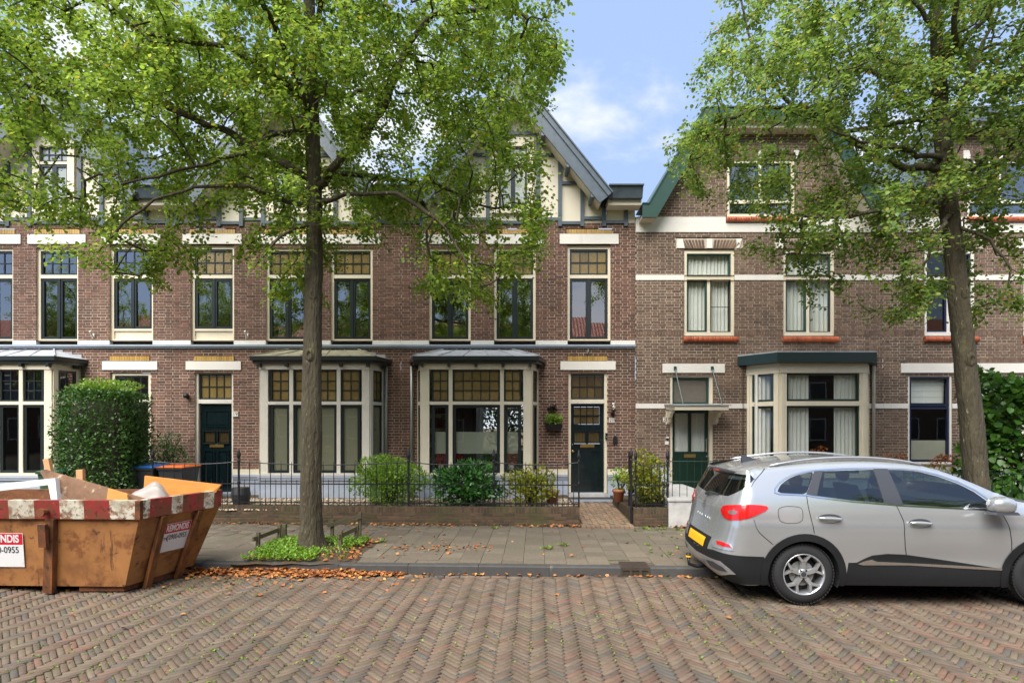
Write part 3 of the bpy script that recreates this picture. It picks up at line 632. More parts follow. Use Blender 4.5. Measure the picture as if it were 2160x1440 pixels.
def panel_mould(b, x0, x1, z0, z1, y, w=.028, d=.016): rectframe(b, x0, x1, z0, z1, w, y-d, y+.002)
def front_door(house, x0, x1, z0, ztr, z1, kind):
    y = FY+.13; b = MB(); cw = .062
    b.box(x0, x0+cw, y-.075, y+.06, z0, z1); b.box(x1-cw, x1, y-.075, y+.06, z0, z1); b.box(x0+cw, x1-cw, y-.074, y+.06, z1-.06, z1); b.box(x0+cw, x1-cw, y-.08, y+.05, ztr-.045, ztr+.045)
    fr = b.build('door_frame', m_cream if kind != 'm' else m_creamw, house)
    sash(fr, x0+cw, x1-cw, ztr+.047, z1-.062, y+.02, .04, m_dark, m_ambdark if kind == 'a' else m_amber, 4, 2, .02)
    X0, X1 = x0+cw+.006, x1-cw-.006; Wd = X1-X0; zt = ztr-.05; H = zt-z0-.012; Z = lambda t: z0+.012+H*t; X = lambda t: X0+Wd*t
    dm = m_tealdoor; dp = thing_part('door', house, ((x0+x1)/2, FY, z0))
    holes = []
    if kind == 'a': holes.append((.10, .88, .765, .965))
    gr = [(.12, .43, .565, .685), (.55, .86, .565, .685)]; holes += gr
    leaf = MB(); cuts = sorted({0, 1, *[h[2] for h in holes], *[h[3] for h in holes]})
    for a, c in zip(cuts[:-1], cuts[1:]):
        hs = sorted([(h[0], h[1]) for h in holes if h[2] <= a and h[3] >= c]); s = 0
        for h0, h1 in hs+[(1, 1)]:
            if h0 > s: leaf.box(X(s), X(h0), y, y+.045, Z(a), Z(c))
            s = h1
    leaf.build('door_leaf', dm, dp)
    mo = MB()
    if kind == 'm': panel_mould(mo, X(.16), X(.92), Z(.735), Z(.925), y); mo.box(X(.22), X(.86), y-.008, y+.002, Z(.76), Z(.90))
    mo.v and mo.build('upper_panel', dm, dp)
    for t0, t1 in ((.10, .45), (.53, .88)):
        mo = MB(); panel_mould(mo, X(t0), X(t1), Z(.085), Z(.475), y, .03, .018); mo.box(X(t0)+.06, X(t1)-.06, y-.010, y+.002, Z(.085)+.06, Z(.475)-.06); mo.build('lower_panel', dm, dp)
    if kind == 'a':
        h = holes[0]; bb = MB()
        for i in range(1, 4): xx = X(h[0]+(h[1]-h[0])*i/4); bb.box(xx-.009, xx+.009, y-.004, y+.03, Z(h[2]), Z(h[3]))
        zz = Z((h[2]+h[3])/2); bb.box(X(h[0]), X(h[1]), y-.006, y+.028, zz-.012, zz+.012); bb.build('glazing_bar', dm, dp)
        for i in range(4):
            for j in range(2): pane(dp, X(h[0]+(h[1]-h[0])*i/4)+.006, X(h[0]+(h[1]-h[0])*(i+1)/4)-.006, Z(h[2]+(h[3]-h[2])*j/2)+.008, Z(h[2]+(h[3]-h[2])*(j+1)/2)-.008, y+.022, m_ambdark)
    for h in gr:
        pane(dp, X(h[0]), X(h[1]), Z(h[2]), Z(h[3]), y+.03, m_ambdark); gb = MB()
        for i in range(5): xx = X(h[0]-.02+(h[1]-h[0]+.04)*i/4); gb.tube([(xx, y-.012, Z(h[2])-.045), (xx, y-.012, Z(h[3])+.035)], .0055, 6)
        for zz in (Z(h[2])-.02, Z(h[3])+.01): gb.box(X(h[0])-.03, X(h[1])+.03, y-.018, y-.008, zz-.005, zz+.005)
        gb.build('grille', m_iron, dp)
        MB().box(X(h[0])-.02, X(h[1])+.02, y-.03, y, Z(h[2])-.045, Z(h[2])-.024).build('grille_sill', m_plinth if kind == 'a' else m_dark, dp)
    lb = MB(); lb.box(X(.29), X(.72), y-.012, y+.001, Z(.505), Z(.545)); lb.box(X(.32), X(.69), y-.018, y-.012, Z(.512), Z(.538)); lb.build('letter_box', m_brass, dp)
    if kind == 'a':
        MB().lathe([(.0, -.075), (.03, -.07), (.036, -.05), (.026, -.03), (.014, -.02), (.03, -.004), (.03, 0)], (X(.055), y, Z(.46)), 14, 'y').build('knob', m_brass, dp, smooth=True)
        MB().lathe([(.0, -.012), (.018, -.01), (.018, 0)], (X(.05), y, Z(.54)), 12, 'y').build('lock', m_chrome, dp)
    MB().box(X(0), X(1), y-.02, y+.04, z0-.03, z0+.01).build('threshold', m_mould, dp)
    return dp

def timber(house, p, q, w, d=.05, nm='timber'):
    a = Vector((p[0], FY-d/2+.004, p[1])); c = Vector((q[0], FY-d/2+.004, q[1])); return MB().bar(a, c, d, w, up=Vector((-(q[1]-p[1]), 0, q[0]-p[0]))).build(nm, m_timber, house)

def pantiles(house, ridge, eave, y0, y1, mat, nm='roof', pitch=.24, rows=1):
    """a roof slope of pantiles: ridge and eave are (x,z); runs from y0 to y1 and rolls up and down with each tile"""
    n = int((y1-y0)/pitch)*4; b = MB(); m = 10; R = Vector((ridge[0], 0, ridge[1])); E = Vector((eave[0], 0, eave[1])); nr = Vector((-(E-R).z, 0, (E-R).x)).normalized()
    if nr.z < 0: nr = -nr
    for i in range(n+1):
        y = y0+(y1-y0)*i/n; h = .022*math.sin(2*math.pi*i/4)
        for j in range(m+1):
            p = R.lerp(E, j/m)+nr*(h+.012*((j*2.3) % 1)); b.v.append((p.x, y, p.z))
    for i in range(n):
        for j in range(m): a = i*(m+1)+j; b.f.append((a, a+1, a+m+2, a+m+1))
    return b.build(nm, mat, house)

def house_a(name, label, cat, T, x_lo, x_hi, mirror, kind, pick):
    """older half-timbered house; T maps the photo column of the middle house onto this one"""
    X = lambda p: fx(T(p))
    def XX(a, c): return tuple(sorted((X(a), X(c))))
    h = thing(name, label, cat, ((x_lo+x_hi)/2, FY, .2), group='row houses along the street')
    zB, zT = fz(989), fz(470)
    holes = []; wins = []
    third = (1197, 1288); pair = [(905, 993), (1042, 1130)]
    for a, c in pair: wins.append((*XX(a, c), fz(720), fz(522), False))
    wins.append((*XX(*third), fz(720), fz(518), kind != 'a'))
    holes += [w[:4] for w in wins]
    dX = XX(1199, 1281); zd0, zdt, zd1 = fz(1040), fz(846), fz(782)
    if kind == 'l': holes.append((*XX(1197, 1283), fz(990), fz(784)))
    else: holes.append((*dX, fz(1045), zd1))
    xc = X(1008); holes.append((xc-1.36, xc+1.36, .3, 3.42))
    # ornament bands take the place of bricks
    for a, c in pair: m = (a+c)/2; holes += [(*XX(m-61, m+61), fz(515), fz(495)), (*XX(m-49, m+49), fz(494), fz(484))]
    m = (third[0]+third[1])/2; holes += [(*XX(m-62, m+62), fz(515), fz(494)), (*XX(m-49, m+49), fz(493), fz(484))]
    holes += [(*XX(1182, 1298), fz(780), fz(762)), (*XX(1196, 1282), fz(761), fz(751)), (x_lo, x_hi, fz(735), fz(718))]
    w = wall_of(h, x_lo, x_hi, zB, zT, holes, m_brickA, m_mortar, pick=pick)
    for x0, x1, z0, z1, short in wins: tall_window(h, x0, x1, z0, z1, fz(582), m_amber if kind != 'l' else m_glass, panel_z=fz(697) if short else None)
    for a, c in pair:
        m = (a+c)/2; lintel(h, *XX(m-61, m+61), fz(515), fz(495)); yellow(h, *XX(m-48, m+48), fz(493.5), fz(484))
    m = (third[0]+third[1])/2; lintel(h, *XX(m-62, m+62), fz(515), fz(494)); yellow(h, *XX(m-48, m+48), fz(493), fz(484))
    lintel(h, *XX(1182, 1298), fz(780), fz(762)); yellow(h, *XX(1197, 1281), fz(761), fz(751))
    # string course
    gaps = sorted([(q[0], q[1]) for q in wins]); s = x_lo
    for a, c in gaps+[(x_hi, x_hi)]:
        if min(a, x_hi)-max(s, x_lo) > .03: MB().box(max(s, x_lo), min(a, x_hi), FY-.02, FY+.1, fz(727), fz(718)).build('string_course', m_white, h)
        s = c
    b = MB(); b.box(x_lo, x_hi, FY-.075, FY+.1, fz(731.5), fz(727.2)); b.box(x_lo, x_hi, FY-.045, FY+.1, fz(735), fz(731.7)); b.build('cornice', m_mould, h)
    # plinth with its cream band
    bl, br = xc-1.40, xc+1.40
    for s0, s1 in ((x_lo, bl), (br, x_hi)):
        segs = [(s0, s1)]
        if kind != 'l': segs = [q for a, c in segs for q in ((a, min(c, dX[0])), (max(a, dX[1]), c)) if q[1]-q[0] > .03]
        for a, c in segs:
            MB().box(a, c, FY-.022, FY+.1, fz(1000), zB).build('plinth_band', m_cream, h)
            b = MB(); b.box(a, c, FY-.065, FY+.1, fz(1005), fz(1000.2)); b.box(a, c, FY-.04, FY+.1, fz(1010), fz(1005.2)); b.box(a, c, FY-.015, FY+.1, fz(1032), fz(1010.2)); b.box(a, c, FY-.045, FY+.1, .2, fz(1032.2)); b.build('plinth', m_plinth, h)
    bay(h, xc, {'a': 'three', 'm': 'four', 'l': 'clear'}[kind])
    if kind == 'l':
        a, c = XX(1199, 1281); z0, z1 = fz(988), fz(786); b = MB(); rectframe(b, a, c, z0, z1, .06, FY+.045, FY+.16); b.box(a+.06, c-.06, FY+.05, FY+.15, fz(848), fz(842)); wdw = b.build('window', m_cream, h)
        sash(wdw, a+.06, c-.06, fz(842)+.002, z1-.062, FY+.12, .04, m_dark, m_glass, 4, 2, .02); sash(wdw, a+.06, c-.06, z0+.062, fz(848)-.002, FY+.12, .055, m_dark, m_glass)
    else: front_door(h, *dX, zd0, zdt, zd1, kind)
    # rooms
    ra, rb_ = x_lo+.15, x_hi-.15
    xm = X(1165)
    for q0, q1, mt in ((min(xc-1.5, xc+1.5), max(xc-1.5, xc+1.5), m_room if kind != 'l' else m_roomd), ):
        if kind == 'a': living_room(h, xc)
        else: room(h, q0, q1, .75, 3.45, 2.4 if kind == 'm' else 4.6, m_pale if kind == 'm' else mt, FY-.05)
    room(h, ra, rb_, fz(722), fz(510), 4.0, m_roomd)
    # ---- half-timbered gable
    gc = X(1082); half = 2.19; zf, za = 7.05, 9.95; zg0 = zT
    slope = (za-zf)/half
    pb = MB(); pb.prism([(gc-half-.02, zg0), (gc+half+.02, zg0), (gc+half+.02, zf-.1), (gc+.0, za-.25), (gc-half-.02, zf-.1)], FY+.005, FY+.12)
    wx0, wx1 = gc-.56, gc+.56
    pb.build('gable_panel', m_panel, h)
    side_lo, side_hi = x_lo, x_hi
    MB().box(side_lo, gc-half-.021, FY+.006, FY+.12, zg0, fz(430)).build('gable_panel', m_panel, h) if gc-half-.021 > side_lo else None
    MB().box(gc+half+.021, side_hi, FY+.006, FY+.12, zg0, fz(430)).build('gable_panel', m_panel, h) if side_hi > gc+half+.021 else None
    # gable window
    gz0, gz1 = fz(462), fz(287); y = FY-.01
    b = MB(); rectframe(b, wx0+.07, wx1-.07, gz0+.12, gz1-.07, .16, y-.06, y+.10, .20, .10); w = b.build('window', m_cream, h)
    ix0, ix1 = wx0+.23, wx1-.23; ztr = fz(346)
    MB().box(ix0, ix1, y-.04, y+.05, ztr-.03, ztr+.03).build('transom', m_cream, w)
    sash(w, ix0, ix1, ztr+.032, gz1-.272, y+.03, .035, m_dark, m_glass, 4, 2, .02)
    for a, c in ((ix0, gc-.001), (gc+.001, ix1)): sash(w, a, c, gz0+.222, ztr-.032, y+.03, .05, m_dark, m_glass)
    tw = .088
    for sg in (-1, 1):
        f = lambda p: gc+sg*(p-1082)/FS
        timber(h, (f(1135), fz(478)), (f(1135), gz1+.04), tw)
        for px in (1181, 1228, 1274, 1320):
            xx = f(px)
            if not (x_lo-.02 < xx < x_hi+.02): continue
            top = fz(328) if px == 1181 else fz(384) if px == 1228 else fz(438)
            timber(h, (xx, fz(478)), (xx, top), tw)
        for pa, pc, py in ((1139, 1177, 463), (1185, 1224, 471), (1232, 1270, 461), (1278, 1316, 469), (1185, 1224, 387), (1139, 1196, 328), (1278, 1316, 439)):
            a, c = f(pa), f(pc)
            if min(a, c) < x_lo-.02 or max(a, c) > x_hi+.02: continue
            timber(h, (a, fz(py)), (c, fz(py)), .07, .046)
        timber(h, (f(1190), fz(330)), (f(1272), fz(436)), tw, .042, 'brace')
        # boards above the rail
        for k in range(6):
            a = f(1139+k*10.5); c = f(1139+k*10.5+9.6); xm_ = abs((a+c)/2-gc); zt_ = min(za-.3-slope*(xm_+.06)+.1, za)
            if zt_ > fz(324)+.05: MB().box(a, c, FY-.012, FY+.004, fz(324), zt_).build('board', m_panel, h)
    for k in range(11):
        a = wx0+.02+k*.1; MB().box(a, a+.092, FY-.012, FY+.004, gz1+.09, za-.30-slope*max(abs(a-gc), abs(a+.09-gc))+.1).build('board', m_panel, h)
    timber(h, (wx0-.03, gz1+.05), (wx1+.03, gz1+.05), .07)
    for k in range(3): MB().box(wx0+.12+k*.33, wx0+.25+k*.33, FY-.05, FY-.012, gz1+.086, gz1+.115).build('dentil', m_timber, h)
    timber(h, (wx0, fz(470)), (wx1, fz(470)), .07, .046)
    # bargeboards, soffit, roof
    yb = FY-.50
    for sg in (-1, 1):
        P0 = Vector((gc+sg*half, 0, zf+.18)); P1 = Vector((gc, 0, za)); d = (P1-P0).normalized(); nn = Vector((-d.z, 0, d.x)); nn = nn if nn.z > 0 else -nn
        def off(p, n): return p+nn*n
        def plank(n0, n1, y0, y1, nm, mat, e0=0, e1=0):
            q = [off(P0-d*e0, n0), off(P1+d*e1, n0), off(P1+d*e1, n1), off(P0-d*e0, n1)]
            if sg > 0: q = q
            x1 = gc; q2 = []
            for v in q: q2.append((v.x, v.z))
            # mitre at the apex
            def mit(n): t = (gc-off(P0, n).x)/d.x; v = off(P0, n)+d*t; return (v.x, v.z)
            q2[1] = mit(n0); q2[2] = mit(n1)
            return MB().prism(q2, y0, y1).build(nm, mat, h)
        plank(-.30, .02, yb, yb+.045, 'bargeboard', m_timber); plank(-.06, .045, yb-.03, yb-.002, 'barge_moulding', m_timber); plank(.047, .075, yb-.06, FY+9, 'verge_cap', m_timber)
        plank(-.27, -.25, yb+.047, FY, 'soffit', m_panel)
        for t in (.16, .42, .68, .93):
            p = off(P0.lerp(P1, 1-t), -.31); MB().bar((p.x, yb+.02, p.z), (p.x-sg*.0, FY-.03, p.z-.03), .075, .09).build('purlin_end', m_timber, h)
        pantiles(h, (gc, za+.0), (gc+sg*(half+.05), zf+.10), FY-.44, FY+8, m_roof)
        # boxed gutter from the foot of the gable to the party line
        xe = (x_hi if sg > 0 else x_lo); xa = gc+sg*half*1.0
        if kind == 'a' and sg > 0: xe = fx(1346)
        if abs(xe-xa) > .1:
            lo, hi = sorted((xa-sg*.02, xe)); zt_ = fz(412)
            b = MB(); b.hexa([(lo, yb+.06, zt_-.24), (hi, yb+.06, zt_-.24), (hi, FY+.1, zt_-.24), (lo, FY+.1, zt_-.24)], [(lo, yb-.03, zt_), (hi, yb-.03, zt_), (hi, FY+.1, zt_), (lo, FY+.1, zt_)]); b.box(lo-.01, hi+.01, yb-.07, FY+.1, zt_+.001, zt_+.03); b.build('gutter', m_timber, h)
            MB().box(lo, hi, yb+.16, FY, zt_-.36, zt_-.242).build('soffit', m_panel, h)
    return h

def living_room(h, xc):
    """room of the middle house: it runs through to a bright back window"""
    y0, y1 = FY-.05, FY+5.0; x0, x1, z0, z1 = xc-1.5, xc+1.55, .72, 3.4
    b = MB()
    for x in (x0, x1): b.poly([(x, y0, z0), (x, y1, z0), (x, y1, z1), (x, y0, z1)])
    for z in (z0, z1): b.poly([(x0, y0, z), (x1, y0, z), (x1, y1, z), (x0, y1, z)])
    wx0, wx1, wz0, wz1 = xc-.25, xc+1.42, 1.15, 3.0
    for q in ((x0, wx0, z0, z1), (wx1, x1, z0, z1), (wx0, wx1, z0, wz0), (wx0, wx1, wz1, z1)): b.poly([(q[0], y1, q[2]), (q[1], y1, q[2]), (q[1], y1, q[3]), (q[0], y1, q[3])])
    b.build('room', m_pale, h)
    b = MB(); rectframe(b, wx0, wx1, wz0, wz1, .06, y1-.03, y1+.03); xm = (wx0+wx1)/2; b.box(xm-.09, xm+.09, y1-.03, y1+.03, wz0, wz1); b.box(wx0, wx1, y1-.028, y1+.028, wz1-.5, wz1-.44); b.build('back_window', m_white, h)
    curtain(h, xc-.62, xc-.12, z0, 3.2, y1-.25, m_sheer); curtain(h, xc-.55, xc-.05, 1.0, 3.0, FY+.15, m_darkcloth, .02, .07)

# three half-timbered houses of one build: the middle one, its mirror image, and the one beyond
m21 = lambda p: p
h21 = house_a('row_house', 'half-timbered brick house with number 21 beside its door', 'house', m21, fx(845.5), fx(1339.5), 1, 'a', (fx(1165), fz(860)))
h19 = house_a('row_house', 'half-timbered brick house behind the big tree, with mossy bay roof', 'house', lambda p: 1691-p, fx(363.5), fx(845), -1, 'm', (fx(530), fz(850)))
h17 = house_a('row_house', 'half-timbered brick house at the left edge, behind the clipped hedge', 'house', lambda p: p-965, fx(-118), fx(363), 1, 'l', (fx(350), fz(760)))

# ------------------------------------------------------------------ plainer brick houses on the right
def sill_tiles(house, x0, x1, zc):
    n = int(round((x1-x0)/.058)); w = (x1-x0)/n; b = MB()
    prof = [(.0, .065), (-.045, .06), (-.075, .035), (-.08, 0.), (-.07, -.04), (-.03, -.06), (.0, -.06)]; k = len(prof)
    vs = [(-w/2+.001, y*.93, z*.93) for y, z in prof]+[(-w*.18, y, z) for y, z in prof]+[(w*.18, y, z) for y, z in prof]+[(w/2-.001, y*.93, z*.93) for y, z in prof]
    fs = [(r*k+i, r*k+i+1, (r+1)*k+i+1, (r+1)*k+i) for r in range(3) for i in range(k-1)]+[tuple(range(k)), tuple(range(4*k-1, 3*k-1, -1))]
    b.add(vs, fs); me = b.mesh('sill_tile'); me.materials.append(m_tile)
    for i in range(n): put(me, 'sill_tile', house, (x0+(i+.5)*w, FY-.01, zc))
def arch_head(house, x0, x1, z0, z1, mat):
    n = int((x1-x0)/.062); w = (x1-x0)/n; xm = (x0+x1)/2
    for sx in (x0-.07, xm, x1+.07):
        wd = .065; k = (sx-xm)*.22
        MB().prism([(sx-wd-k*.0-(.02 if sx < xm-.1 else -.03 if sx > xm+.1 else 0), z0), (sx+wd-(.05 if sx > xm+.1 else -.0)+(.03 if sx < xm-.1 else 0), z0), (sx+wd+k*.1, z1+.02), (sx-wd+k*.1, z1+.02)], FY-.03, FY+.06).build('keystone', m_white, house)
    for i in range(n):
        a = x0+i*w; c = a+w-.010; m = (a+c)/2
        if abs(m-xm) < .075: continue
        k = (m-xm)*.22; MB().prism([(a, z0+.006), (c, z0+.006), (c+k*.9, z1), (a+k*.9, z1)], FY-.007, FY+.06).build('arch_brick', mat, house)
def simple_window(house, x0, x1, z0, z1, ztr, fm, sm, curt=True, casing=None):
    y = FY+.08; b = MB(); cw = .068; rectframe(b, x0, x1, z0, z1, cw, y-.06, y+.06, .08, .09); b.box(x0+cw, x1-cw, y-.05, y+.05, ztr-.04, ztr+.035); xm = (x0+x1)/2; b.box(xm-.035, xm+.035, y-.04, y+.05, z0+.09, ztr-.041)
    w = b.build('window', casing or m_cream, house)
    sash(w, x0+cw, x1-cw, ztr+.037, z1-.082, y+.02, .038, sm, m_glassl)
    sash(w, x0+cw, xm-.037, z0+.092, ztr-.043, y+.02, .042, sm, m_glassl); sash(w, xm+.037, x1-cw, z0+.092, ztr-.043, y+.02, .022, m_dark, m_glassl)
    MB().box(xm+.06, x1-cw-.02, y-.012, y-.004, (z0+ztr)/2-.008, (z0+ztr)/2+.008).build('screen_bar', m_dark, w)
    if curt: curtain(w, x0+.07, x1-.07, z0+.05, z1-.05, y+.10)
    return w
def house_b(label, dx, x_lo, x_hi, kind, pick):
    X = lambda p: fx(p+dx); h = thing('row_house', label, 'house', ((x_lo+x_hi)/2, FY, .2), group='row houses along the street')
    frm = m_cream if kind == 'g' else m_white; sm = m_green if kind == 'g' else m_blue; vg = m_green if kind == 'g' else m_timber
    holes = []; wins = [(X(1443), X(1549)), (X(1652), X(1760))]
    zw0, zw1, ztr = fz(708), fz(527), fz(585); gw = (X(1533), X(1676), fz(457), fz(337))
    for a, c in wins: holes += [(a, c, zw0, zw1), (a-.02, c+.07, fz(724), fz(708.2)), (a-.2, c+.2, fz(524), fz(503)), ]
    holes += [gw, (gw[0]-.02, gw[1]+.02, fz(471), fz(457.2)), (x_lo, x_hi, fz(591), fz(580)), (x_lo, x_hi, fz(490), fz(457.5))]
    soldier = [(x_lo, x_hi, fz(707), fz(697))]
    holes += [(x_lo, wins[0][0], *soldier[0][2:]), (wins[0][1], wins[1][0], *soldier[0][2:]), (wins[1][1], x_hi, *soldier[0][2:])]
    gc = (X(1601)); zk, zt_ = fz(458), fz(272); hb, ht = 2.62, 1.30
    if kind == 'g':
        door = (fx(1413), fx(1504), fz(1043), fz(790)); bx0, bx1 = fx(1575), fx(1832)
        holes += [door, (bx0, bx1, .3, 3.62), (fx(1397), fx(1528), fz(786), fz(767)), (fx(1410), fx(1515), fz(766), fz(757)), (x_lo, fx(1412), fz(861), fz(851)), (fx(1505), bx0, fz(861), fz(851)), (bx1, x_hi, fz(861), fz(851))]
    else:
        gws = [(fx(1915), fx(2008)), (fx(2062), fx(2160)), (fx(2250), fx(2345))]
        for a, c in gws: holes += [(a, c, fz(978), fz(790)), (a-.17, c+.05, fz(786), fz(766)), (a-.05, c+.05, fz(765), fz(756))]
        pr = x_lo
        for a, c in gws+[(x_hi, x_hi)]: holes.append((pr, a, fz(861), fz(851))); pr = c
    def clip(z):
        if z < zk: return (x_lo, x_hi)
        t = (z-zk)/(zt_-zk); hh = hb+(ht-hb)*t; return (gc-hh, gc+hh)
    w = wall_of(h, x_lo, x_hi, fz(985), zt_, holes, m_brickB, m_mortarB, clip, pick=pick)
    # soldier courses
    def sold(a, c, z0, z1):
        n = max(2, int((c-a)/.0625)); q = (c-a)/n; its = [(a+i*q+.004, a+(i+1)*q-.004, z0+.005, z1-.005) for i in range(n)]
        MB().poly([(a, FY, z0), (c, FY, z0), (c, FY, z1), (a, FY, z1)]).build('mortar_bed', m_mortarB, h); bricks_on(h, its, m_brickB, lambda u, o, zz: (u, FY-o, zz), 0, joined='soldier_bricks')
    z0, z1 = soldier[0][2:]; sold(x_lo, wins[0][0], z0, z1); sold(wins[0][1], wins[1][0], z0, z1); sold(wins[1][1], x_hi, z0, z1)
    for a, c in wins:
        simple_window(h, a, c, zw0, zw1, ztr, frm, sm, curt=(kind == 'g'), casing=frm); sill_tiles(h, a-.02, c+.07, fz(716)); arch_head(h, a-.02, c+.02, fz(524), fz(506), m_brickB)
        MB().poly([(a-.2, FY+.001, fz(524)), (c+.2, FY+.001, fz(524)), (c+.2, FY+.001, fz(503)), (a-.2, FY+.001, fz(503))]).build('mortar_bed', m_mortarB, h)
    for a, c in ((x_lo, wins[0][0]), (wins[0][1], wins[1][0]), (wins[1][1], x_hi)): MB().box(a, c, FY-.018, FY+.1, fz(591), fz(580)).build('band', m_white, h)
    MB().box(x_lo, x_hi, FY-.018, FY+.1, fz(490), fz(471.2)).build('band', m_white, h); MB().box(x_lo, gw[0]-.03, FY-.018, FY+.1, fz(471.1), fz(458)).build('band', m_white, h); MB().box(gw[1]+.03, x_hi, FY-.018, FY+.1, fz(471.1), fz(458)).build('band', m_white, h)
    # gable window
    a, c, z0, z1 = gw; y = FY+.08; b = MB(); rectframe(b, a, c, z0, z1, .07, y-.06, y+.06); zm = fz(424); b.box(a+.07, c-.07, y-.05, y+.05, zm-.05, zm+.035); xm = (a+c)/2; b.box(xm-.03, xm+.03, y-.045, y+.05, zm+.036, z1-.07); w = b.build('window', frm, h)
    sash(w, a+.07, xm-.032, zm+.038, z1-.072, y+.02, .05, sm, m_glass); sash(w, xm+.032, c-.07, zm+.038, z1-.072, y+.02, .02, m_dark, m_glass); sash(w, a+.07, c-.07, z0+.072, zm-.052, y+.02, .012, m_dark, m_glass)
    sill_tiles(h, a-.02, c+.02, fz(464)); arch_head(h, a+.05, c-.05, fz(336), fz(320), m_brickB)
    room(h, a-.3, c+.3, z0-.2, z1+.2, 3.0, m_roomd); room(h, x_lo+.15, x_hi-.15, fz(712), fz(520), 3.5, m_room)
    # clipped gable: verge boards, soffit, hip
    yb = FY-.40; path = [(gc-hb-.34, zk-.02), (gc-hb+.05, zk-.02), (gc-ht, zt_+.10), (gc+ht, zt_+.10), (gc+hb-.05, zk-.02), (gc+hb+.34, zk-.02)]
    if kind == 'g': path[0] = (fx(1347), zk-.02)
    def offset(pts, n):
        out = []
        for i, p in enumerate(pts):
            p = Vector(p); d0 = (p-Vector(pts[i-1])).normalized() if i else None; d1 = (Vector(pts[i+1])-p).normalized() if i < len(pts)-1 else None
            d0 = d0 or d1; d1 = d1 or d0; n0 = Vector((-d0.y, d0.x)); n1 = Vector((-d1.y, d1.x)); m_ = (n0+n1).normalized(); out.append(tuple(p+m_*(n/max(.35, m_.dot(n0)))))
        return out
    o1 = offset(path, .17); o0 = offset(path, -.13)
    for i in range(5):
        MB().prism([o0[i], o0[i+1], o1[i+1], o1[i]], yb, yb+.05).build('verge_board', vg, h)
        s0, s1 = offset(path, -.10), offset(path, -.125); MB().prism([s1[i], s1[i+1], s0[i+1], s0[i]], yb+.052, FY).build('soffit', m_panel, h)
        c0, c1 = offset(path, .172), offset(path, .2); MB().prism([c0[i], c0[i+1], c1[i+1], c1[i]], yb-.02, FY+(6 if i in (1, 3) else .3)).build('verge_cap', vg, h)
    rz = zt_+1.5
    for sg in (-1, 1): pantiles(h, (gc, zt_+.55), (gc+sg*(hb+.1), zk+.02), FY+.9, FY+8, m_roof)
    b = MB(); top = o1[2][1]
    b.poly([(o1[2][0], yb, top), (o1[3][0], yb, top), (gc, FY+1.4, zt_+.57)]); b.build('hip_roof', m_roof, h)
    for sg in (-1, 1): b = MB(); b.poly([(gc+sg*abs(o1[2][0]-gc), yb, top), (gc+sg*(hb+.1), yb, zk+.03), (gc+sg*(hb+.1), FY+1.4, zk+.03), (gc, FY+1.4, zt_+.57)]); b.build('roof', m_roof, h)
    MB().box(gc-ht+.1, gc+ht-.1, yb+.1, FY-.001, zt_-.13, zt_+.02).build('soffit', m_panel, h)
    # plinth
    segs = [(x_lo, x_hi)]
    if kind == 'g': segs = [(x_lo, fx(1412)), (fx(1505), fx(1575)), (fx(1832), x_hi)]
    for a, c in segs: MB().box(a, c, FY-.03, FY+.1, .2, fz(985)).build('plinth', m_plinth if kind == 'g' else m_conc, h)
    if kind == 'g': house_23(h, x_lo, x_hi, door, bx0, bx1, sold)
    else:
        for a, c in gws:
            lintel(h, a-.17, c+.05, fz(786), fz(766)); sold(a-.05, c+.05, fz(765), fz(756))
            z0, z1 = fz(978), fz(790); zq = fz(857); y = FY+.06; b = MB(); rectframe(b, a, c, z0, z1, .045, y-.05, y+.06); w = b.build('window', m_white, h)
            sash(w, a+.047, c-.047, zq+.012, z1-.047, y+.02, .05, m_blue, m_glassl); sash(w, a+.047, c-.047, z0+.047, zq-.012, y+.02, .05, m_blue, m_glassl)
            b = MB()
            for k in range(4): q0 = z1-.1-k*.14; b.box(a+.07, c-.07, y+.09+.006*k, y+.1+.006*k, q0-.138, q0)
            b.build('roman_blind', m_sheer, w); pane(w, a+.1, c-.1, z0+.1, z0+.55, y+.012, m_frost, 0)
        for (a, c) in ((x_lo, gws[0][0]), (gws[0][1], gws[1][0]), (gws[1][1], gws[2][0]), (gws[2][1], x_hi)): MB().box(a, c, FY-.018, FY+.1, fz(861), fz(851)).build('band', m_white, h)
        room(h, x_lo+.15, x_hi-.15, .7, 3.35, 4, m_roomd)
    return h

